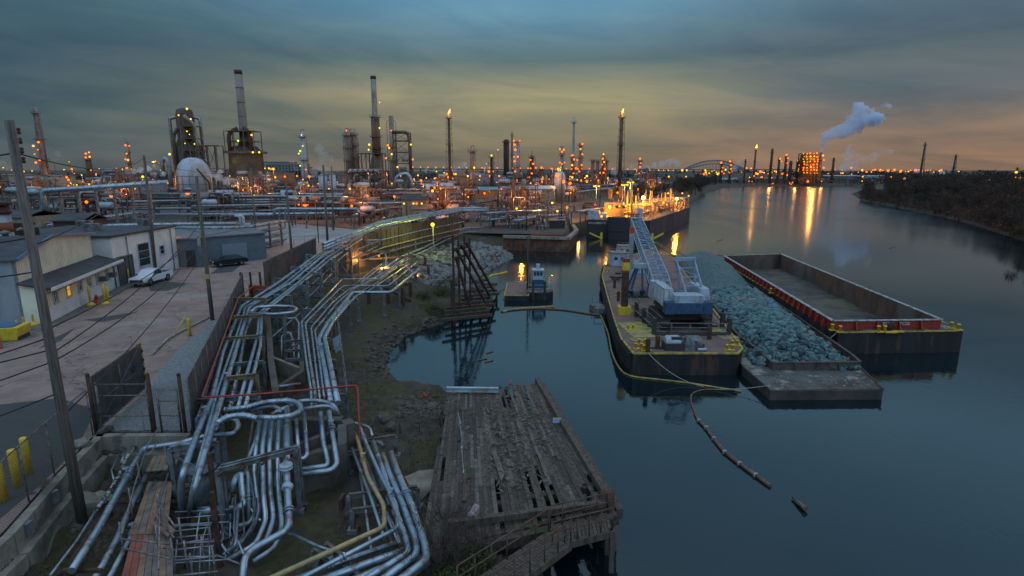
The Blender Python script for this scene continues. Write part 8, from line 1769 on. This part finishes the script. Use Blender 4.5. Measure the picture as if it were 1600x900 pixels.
def limb_mb(seed, h):
    rnd = random.Random(seed); m = MB(); m.tube([(0, 0, -.3), (rnd.uniform(-.2, .2), rnd.uniform(-.2, .2), h*.35), (rnd.uniform(-.4, .4), 0, h*.6)], .16, 6, r2=.07)
    for k in range(9):
        a = rnd.uniform(0, 6.28); z = h*rnd.uniform(.2, .55); L_ = h*rnd.uniform(.25, .42); p = V(0, 0, z); q = p+V(math.cos(a)*L_*.6, math.sin(a)*L_*.6, L_*.8); m.tube([p, p.lerp(q, .5)+V(0, 0, .1), q], .07, 4, r2=.02)
        for j in range(3): b = a+rnd.uniform(-.9, .9); s = p.lerp(q, rnd.uniform(.4, .9)); m.tube([s, s+V(math.cos(b)*L_*.3, math.sin(b)*L_*.3, L_*.4)], .03, 3, r2=.01)
    return m
def tree_proto(seed, h, w, n, m_, nm, olive=0):
    t = thing(nm, '', 'tree'); limb_mb(seed, h).build('trunk', BARK, t); o = bpy.data.objects.new('crown', crown_mesh(seed, h, w, n, m_, olive)); COL.objects.link(o); o.parent = t; return t
TP = [tree_proto(1, 7, 5.5, 2600, TWIG, 'bare_tree'), tree_proto(2, 8, 5, 2600, TWIG3, 'bare_tree'), tree_proto(3, 6, 6, 2600, TWIG2, 'olive_tree', 1), tree_proto(4, 5, 5.5, 2600, TWIG3, 'bare_tree'), tree_proto(5, 7.5, 5.2, 2600, TWIG, 'bare_tree'), tree_proto(6, 5.5, 5.5, 2600, TWIG2, 'olive_tree', 1)]
TL = {'bare_tree': ('leafless brown tree in the riverside wood', 'bare brown trees of the riverside wood'), 'olive_tree': ('dull olive bushy tree in the riverside wood', 'olive bushy trees of the riverside wood')}
rnd = random.Random(17); cnt = 0; bank = [Vector(p) for p in river]
rb_pts = [P(x, y, 0) for x, y in [(1352, 298), (1345, 314), (1400, 325), (1460, 337), (1510, 349), (1550, 362), (1600, 378), (1680, 400)]]
def put(x, y, sc=1, grp=None):
    global cnt
    pr = TP[rnd.choices(range(6), (4, 4, 1.6, 3, 4, 1.6))[0]]; o = pr if pr not in usedp else copy_tree(pr); usedp.append(pr)
    s = sc*rnd.uniform(.6, 1.35); o.location = (x, y, hz(x, y)-.15); o.scale = (s*rnd.uniform(.9, 1.2), s*rnd.uniform(.9, 1.2), s); o.rotation_euler.z = rnd.uniform(0, 6.28)
    nm = o.name.split('.')[0]; l, g_ = TL[nm]
    if grp: l, g_ = l.replace('riverside wood', grp), g_.replace('riverside wood', grp)
    tag(o, l, 'tree', g_); cnt += 1
usedp = []
for a, c in zip(rb_pts, rb_pts[1:]):      # shoreline row then rows behind
    L_ = (c-a).length; d_ = (c-a).normalized(); nn = Vector((-d_.y, d_.x, 0)); nn = nn if nn.x > 0 else -nn
    for row in range(5):
        step = (3.2+row*1.6)*(1+a.y/260); k = max(1, int(L_/step))
        for i in range(k):
            q = a.lerp(c, (i+rnd.random())/k)+nn*(2.2+row*(5+a.y*.02)+rnd.uniform(-1.5, 1.5))
            put(q.x, q.y, (.8 if row == 0 else 1.3)*(1 if a.y < 400 else 1.1))
for k in range(110):
    Y = rnd.uniform(150, 480); xm = P(1400, 325, 0).x*Y/263; put(xm+30+rnd.uniform(0, Y*.55), Y, 1.35)
for k in range(34): f = rnd.random(); q = Vector((92, 296, 0)).lerp(Vector((236, 640, 0)), f); put(q.x-rnd.uniform(3, 26), q.y, 1.15+f*.5, 'far inner bank')
print('trees', cnt)
m = MB(); vs = []; fs = []
for k in range(60000):
    Y_ = 125*math.exp(rnd.random()*1.3); i_ = next((i for i in range(len(rb_pts)-1, 0, -1) if rb_pts[i-1].y >= Y_ >= rb_pts[i].y), None)
    if i_ is None: continue
    a, c = rb_pts[i_-1], rb_pts[i_]; x_ = a.x+(c.x-a.x)*(Y_-a.y)/(c.y-a.y)-.8+rnd.random()**1.5*(27+Y_*.3); z = min(3.8, 1.0+.06*(x_-a.x)) if x_ > 0 else 1; z = 1.3+2.2*min(1, max(0, (x_-(a.x+(c.x-a.x)*(Y_-a.y)/(c.y-a.y))-5)/50))
    p = V(x_, Y_, z+rnd.uniform(-.2, 1.7)*(.5+.9*max(0, noise.noise(Vector((x_*.12, Y_*.12, 2)))+.4))); sz = .35+Y_*.0016; o = len(vs); q = V(rnd.uniform(-1, 1), rnd.uniform(-1, 1), rnd.uniform(0, 1.3))*sz; e_ = V(rnd.uniform(-1, 1), rnd.uniform(-1, 1), 0)*sz*.25
    vs += [tuple(p-e_), tuple(p+e_), tuple(p+q)]; fs.append((o, o+1, o+2))
m.add(vs, fs); tag(m.build('undergrowth', TWIG3), 'tangled brown undergrowth beneath the riverside trees', 'undergrowth', kind='stuff')
# far woods as masses
def wood(name, label, pts, hgt, dens, seed, m_=TWIG, sz=2.2):
    rnd = random.Random(seed); m = MB(); vs = []; fs = []
    for a, c in zip(pts, pts[1:]):
        a, c = Vector(a), Vector(c); n = int((c-a).length*dens)
        for _ in range(n):
            q = a.lerp(c, rnd.random()); q = Vector((q.x+rnd.uniform(-18, 18), q.y+rnd.uniform(-20, 20))); hh = hgt*(.6+.5*noise.noise(Vector((q.x*.02, q.y*.02, seed)))+.3); z = hz0+hh*rnd.random()**.6
            d = Vector((rnd.uniform(-1, 1), rnd.uniform(-.6, .6), rnd.uniform(-1, 1)))*sz; e = Vector((rnd.uniform(-1, 1), rnd.uniform(-.6, .6), rnd.uniform(-1, 1)))*sz; p = Vector((q.x, q.y, z)); o = len(vs); vs += [tuple(p), tuple(p+d), tuple(p+e)]; fs.append((o, o+1, o+2))
    m.add(vs, fs); return tag(m.build(name, m_), label, 'woodland', kind='stuff')
hz0 = 2.5
wood('far_woodland', 'dark band of distant woodland across the river bend', [(240, 690), (420, 700), (560, 720)], 7, 5, 1, BARK)
wood('inner_woodland', 'brown band of woodland behind the riverside trees', [(430, 700), (420, 520), (520, 420), (620, 420)], 12, 9, 2, TWIG)
wood('far_woodland', 'low dark tree line behind the refinery', [(-900, 900), (-300, 950), (100, 960), (250, 900)], 12, 4, 3, BARK, 4)
wood('far_woodland', 'dark tree line along the eastern horizon', [(500, 1000), (900, 950), (1300, 800), (1500, 500)], 16, 6, 4, BARK, 5)
# ================= shrubs
def twig_bush(label, base, n, h, seed, m_=TWIG, lean=.5, name='bare_shrub', grp=None):
    rnd = random.Random(seed); m = MB()
    for _ in range(n):
        a = rnd.uniform(0, 6.28); s = rnd.uniform(.15, lean); L_ = h*rnd.uniform(.6, 1.1); p = Vector(base)+V(rnd.uniform(-.25, .25), rnd.uniform(-.25, .25), 0); d = V(math.cos(a)*s, math.sin(a)*s, 1).normalized(); q = p+d*L_*.5; e = q+(d+V(rnd.uniform(-.3, .3), rnd.uniform(-.3, .3), .2))*L_*.5
        m.tube([p, q, e], .022, 3, r2=.008, cap=False)
        for j in range(6): s0 = (p.lerp(q, rnd.uniform(.4, 1)) if j < 2 else q.lerp(e, rnd.random())); m.tube([s0, s0+V(rnd.uniform(-.5, .5), rnd.uniform(-.5, .5), rnd.uniform(.2, .7))*L_*.28], .012, 3, r2=.006, cap=False)
    return tag(m.build(name, m_), label, 'shrub', grp)
TWB = mat('bare grey twigs', (.085, .06, .05), .9)
for i, (x, y, h, lb) in enumerate([(690, 880, 2.6, 'tall bare shrub before the corner of the silver pipes'), (720, 892, 2.2, 'bare twiggy shrub below the gangway rail'), (665, 905, 2.6, 'bare shrub spreading over the thick silver pipes'), (745, 870, 1.8, 'short bare shrub beside the crushed box'), (700, 835, 1.9, 'bare shrub at the near dock corner')]):
    q = P(x, y, 1.3); twig_bush(lb, (q.x, q.y, 1.1), 34, h, 60+i, TWB, .75, grp='bare shrubs beside the dock')
def leaf_bush(label, base, r, h, n, seed, m_=GREEN):
    rnd = random.Random(seed); vs = []; fs = []
    for _ in range(n):
        d = Vector((rnd.gauss(0, 1), rnd.gauss(0, 1), abs(rnd.gauss(0, 1)))).normalized()*rnd.random()**.5; p = Vector(base)+Vector((d.x*r*(1+.3*math.sin(5*d.y)), d.y*r, d.z*h)); a = Vector((rnd.uniform(-1, 1), rnd.uniform(-1, 1), rnd.uniform(-1, 1)))*.11; b = Vector((rnd.uniform(-1, 1), rnd.uniform(-1, 1), rnd.uniform(-1, 1)))*.11; o = len(vs); vs += [tuple(p), tuple(p+a), tuple(p+b)]; fs.append((o, o+1, o+2))
    t = thing('leafy_bush', label, 'bush', base); m = MB(); m.add(vs, fs); m.build('foliage', m_, t); m = MB()
    for k in range(6): a = k; m.tube([Vector(base), Vector(base)+V(math.cos(a)*r*.5, math.sin(a)*r*.5, h*.7)], .03, 4, r2=.01)
    m.build('stem', BARK, t)
for i, (x, y, r, h, n, lb) in enumerate([(690, 462, 1.8, 1.9, 2600, 'green brown bush at the foot of the rusty trestle'), (676, 482, 1.5, 1.2, 1800, 'low green bush above the eroded bank'), (706, 448, 1.3, 1.6, 1400, 'dark bush behind the trestle posts'), (662, 470, 1.2, 1.0, 1200, 'small bush beside the rusty piles'), (768, 372, 2.0, .8, 900, 'low weeds on the quay end'), (742, 885, .9, .9, 1800, 'yellow green bush at the bottom edge under the gangway'), (700, 905, .8, .7, 1200, 'small green bush among the bare shrubs')]):
    q = P(x, y, 1.4 if y > 430 else 2.9); leaf_bush(lb, (q.x, q.y, hz(q.x, q.y)), r, h, n, 90+i, GREEN if i not in (2,) else TWIG2)
# ================= grass and rubble
rnd = random.Random(44); m = MB(); vs = []; fs = []
def blade_patch(x0, x1, y0, y1, n):
    for _ in range(n):
        x, y = rnd.uniform(x0, x1), rnd.uniform(y0, y1)
        if noise.noise(Vector((x*.35, y*.35, 9))) < -.05: continue
        p = P(x, y, 1.3) if False else Vector((x, y, 0)); z = gh(x, y)
        if z < .7: continue
        for k in range(3):
            a = rnd.uniform(0, 6.28); hgt = rnd.uniform(.06, .2); q = V(x+rnd.uniform(-.08, .08), y+rnd.uniform(-.08, .08), z-.02); o = len(vs); w_ = V(math.cos(a), math.sin(a), 0)*.018; vs.extend([tuple(q-w_), tuple(q+w_), tuple(q+V(rnd.uniform(-.08, .08), rnd.uniform(-.08, .08), hgt))]); fs.append((o, o+1, o+2))
def gh(x, y):
    i = int(np.searchsorted(gx, x))-1; j = int(np.searchsorted(gy, y))-1; i = min(max(i, 0), NX-2); j = min(max(j, 0), NY-2); fx = (x-gx[i])/(gx[i+1]-gx[i]); fy = (y-gy[j])/(gy[j+1]-gy[j])
    return float((H[j, i]*(1-fx)+H[j, i+1]*fx)*(1-fy)+(H[j+1, i]*(1-fx)+H[j+1, i+1]*fx)*fy)
blade_patch(-13, 1, 16, 45, 9000); blade_patch(-13, -3, 45, 62, 2500); blade_patch(-18.3, -15, 14, 22, 1800)
m.add(vs, fs); tag(m.build('grass', mat('dull grass blades', (.075, .08, .025), .9, 0, (.09, .06, .03), .3)), kind='stuff')
RKR = []
for k in range(5):
    o_ = MB().rock((0, 0, 0), 1, 300+k, .7, 1); me_ = bpy.data.meshes.new('riprap_stone'); me_.from_pydata([tuple(v) for v in o_.v], [], o_.f); me_.materials.append(RIPR); RKR.append(me_)
big = []
edge = [P(x, y, 0) for x, y in [(690, 505), (752, 470), (752, 445), (742, 434), (770, 417), (797, 404), (797, 398)]]
for _ in range(2600):
    i = rnd.randrange(1, len(edge)-1); a, c = edge[i], edge[i+1]; q = a.lerp(c, rnd.random()); d_ = (c-a).normalized(); nn = Vector((-d_.y, d_.x, 0)); nn = nn if nn.x < 0 else -nn; q = q+nn*rnd.uniform(-.4, 1)*rnd.uniform(0, 13); z = gh(q.x, q.y)
    if z < -.6 or q.y > 117 or z > 2.8: continue
    big.append((q, z, rnd.uniform(.22, .62)))
big.sort(key=lambda b: b[0].y-b[2]*60); m = MB()
for i, (q, z, s) in enumerate(big):
    if i < 300: scatter_rock('riprap_stone', RKR[i % 5], (q.x, q.y, z+.05), s, 'grey angular stone of the rubble bank beside the trestle', 'stone', 'stones of the rubble bank', rnd)
    elif i < 1700: m.rock((q.x, q.y, z+.05), s, i, .7, 1)
tag(m.build('rubble_bank', RIPR), 'mass of smaller grey stones lining the cove below the brown wall', 'rubble', kind='stuff')
# dark rocks along the eroded near bank
DRK = mat('brown muddy stone', (.09, .07, .055), .9, 0, (.045, .035, .028), 2, .3); m = MB()
for _ in range(420):
    i = rnd.randrange(0, 7); pts_ = [(700, 606), (640, 608), (616, 596), (603, 572), (612, 545), (640, 522), (690, 507), (730, 492)]; q = P(*pts_[i], 0).lerp(P(*pts_[i+1], 0), rnd.random()); q = q+V(-abs(rnd.gauss(0, .9)), rnd.gauss(0, .5), 0); m.rock((q.x, q.y, gh(q.x, q.y)), rnd.uniform(.08, .34), _, .7, 1)
for _ in range(200): q = P(rnd.gauss(665, 30), rnd.gauss(632, 9), 1.4); m.rock((q.x, q.y, gh(q.x, q.y)), rnd.uniform(.06, .3), _+900, .6, 1)
for _ in range(260): x, y = rnd.uniform(-20, -15), rnd.uniform(21, 26.3); m.rock((x, y, gh(x, y)), rnd.uniform(.06, .35), _+1500, .6, 1)
for _ in range(160): x, y = rnd.uniform(-18, -15.5), rnd.uniform(15, 22); m.rock((x, y, gh(x, y)), rnd.uniform(.04, .16), _+1800, .6, 1)
tag(m.build('bank_rubble', DRK), 'loose brown stones and clods scattered on the eroded bank', 'rubble', kind='stuff')
for i, (x, y, s, lb) in enumerate([(604, 655, .5, 'rounded grey boulder beside the low wire fence'), (612, 668, .42, 'second grey boulder below the rounded one'), (676, 636, .4, 'dark boulder in the rubble near the steel beam')]): q = P(x, y, 1.4); tag(MB().rock((q.x, q.y, gh(q.x, q.y)+s*.3), s, 40+i, .8, 2).build('grass_boulder', CONC_D), lb, 'boulder')
# ================= steam
def steam(name, label, pts, Y, dens=.12, col=(.93, .95, 1.0), seed=0, ns=.12, thick=1.0, cat='steam plume'):
    m = MB(); rnd = random.Random(seed); bmx = bmesh.new()
    for (x, y, r) in pts:
        p = PD(x, y, Y+rnd.uniform(-1, 1)*r*mpx(Y)*.5); rr = r*mpx(Y); bmesh.ops.create_icosphere(bmx, subdivisions=3, radius=rr, matrix=Matrix.Translation(p) @ Matrix.Diagonal((1, .9, 1, 1)))
    me = bpy.data.meshes.new(name); bmx.to_mesh(me); bmx.free(); o = bpy.data.objects.new(name, me); COL.objects.link(o)
    av = sum(r for _, _, r in pts)/len(pts)*mpx(Y)
    rm = o.modifiers.new('join', 'REMESH'); rm.mode = 'VOXEL'; rm.voxel_size = av*.13
    tx = bpy.data.textures.new(name, 'CLOUDS'); tx.noise_scale = av*.8; tx.noise_depth = 4; dm = o.modifiers.new('billow', 'DISPLACE'); dm.texture = tx; dm.strength = av*1.15; dm.mid_level = .5; dm.texture_coords = 'GLOBAL'
    mt = bpy.data.materials.new(name); mt.use_nodes = True; nt = mt.node_tree; nt.nodes.remove(nt.nodes['Principled BSDF']); v = nt.nodes.new('ShaderNodeVolumePrincipled'); v.inputs['Color'].default_value = (*col, 1); v.inputs['Anisotropy'].default_value = .1
    tc = nt.nodes.new('ShaderNodeTexCoord'); n = nt.nodes.new('ShaderNodeTexNoise'); n.inputs['Scale'].default_value = ns; n.inputs['Detail'].default_value = 5; nt.links.new(tc.outputs['Object'], n.inputs[0])
    mr = nt.nodes.new('ShaderNodeMapRange'); mr.inputs[1].default_value = .40; mr.inputs[2].default_value = .70; mr.inputs[3].default_value = 0; mr.inputs[4].default_value = dens*2; nt.links.new(n.outputs[0], mr.inputs[0]); nt.links.new(mr.outputs[0], v.inputs['Density']); nt.links.new(v.outputs[0], nt.nodes['Material Output'].inputs['Volume'])
    me.materials.append(mt); return tag(o, label, cat, kind='stuff')
steam('steam_plume', 'big blue white plume blowing from the power stack', [(1284, 237, 3.6), (1285, 232, 3.8), (1286, 226, 4.5), (1287, 220, 5.5), (1292, 213, 7.0), (1298, 210, 8.5), (1306, 208, 10), (1315, 206, 11), (1324, 202, 11.5), (1330, 194, 12), (1337, 186, 12), (1342, 177, 12), (1340, 169, 9), (1348, 174, 11), (1356, 180, 11.5), (1364, 185, 11), (1371, 190, 9), (1375, 184, 7), (1340, 200, 9), (1345, 190, 11)], 720, .22, (.80, .86, .98), ns=.07, seed=1)
steam('steam_wisp', 'small detached puff beyond the end of the big plume', [(1378, 165, 3), (1384, 164, 4), (1390, 166, 3.2), (1372, 168, 2)], 720, .15, ns=.1, seed=2)
steam('steam_drift', 'wide pale drift of steam right of the boiler block', [(1308, 266, 6), (1320, 262, 9), (1335, 258, 9), (1350, 252, 9), (1365, 246, 8), (1380, 240, 7), (1392, 237, 5), (1325, 245, 9), (1340, 238, 8), (1330, 232, 7)], 740, .05, ns=.05, seed=3)
steam('steam_plume', 'slanting steam drift low beside the dark reactor tower', [(192, 272, 3), (200, 271, 4), (210, 268, 4.5), (220, 266, 5), (232, 264, 5), (243, 260, 4.5), (252, 254, 4), (260, 248, 3), (240, 272, 5), (255, 272, 4)], 275, .5, ns=.2, seed=4)
steam('steam_drift', 'steam rolling past the foot of the furnace stack', [(330, 272, 5), (342, 278, 7), (355, 283, 7), (370, 285, 7), (385, 283, 6), (400, 284, 6), (412, 280, 6), (420, 272, 4), (345, 268, 4)], 255, .3, ns=.2, seed=5)
steam('steam_drift', 'faint purple grey steam rising behind the swan neck column', [(490, 270, 7), (500, 258, 9), (505, 244, 9), (498, 232, 8), (515, 250, 8), (525, 262, 8), (462, 262, 5), (510, 270, 9)], 420, .035, ns=.08, seed=6)
steam('steam_plume', 'white steam puffs below the first flare stack', [(668, 266, 5), (678, 264, 5), (710, 264, 5), (718, 259, 5), (725, 257, 4.5), (716, 268, 5)], 440, .25, ns=.12, seed=7)
steam('steam_drift', 'thin warm lit steam near the guyed flare', [(920, 268, 4), (930, 272, 4), (975, 264, 5), (985, 262, 5), (960, 268, 6), (760, 266, 6)], 440, .08, ns=.1, seed=8)
steam('steam_plume', 'long pale steam cloud left of the arch bridge', [(1012, 262, 4), (1022, 259, 5), (1034, 257, 6), (1045, 254, 6), (1052, 250, 5.5), (1058, 255, 6), (1150, 258, 5), (1156, 254, 5), (1160, 248, 4), (1146, 263, 4)], 1000, .06, ns=.04, seed=9)
steam('steam_plume', 'white steam clumps between the two derricks', [(1432, 268, 4), (1438, 270, 4), (1457, 271, 4), (1465, 270, 5), (1472, 271, 4.5), (1484, 268, 4)], 600, .2, ns=.1, seed=10)
steam('steam_drift', 'faint pink steam at the far left beyond the tanks', [(85, 250, 4), (90, 240, 5), (10, 262, 6), (3, 255, 6), (24, 264, 5)], 560, .06, (.9, .75, .72) , 11, .08)
print('lights', len(LIGHTS), 'objects', len(bpy.data.objects))
for o in COL.objects:
    if '_w' in o: del o['_w']
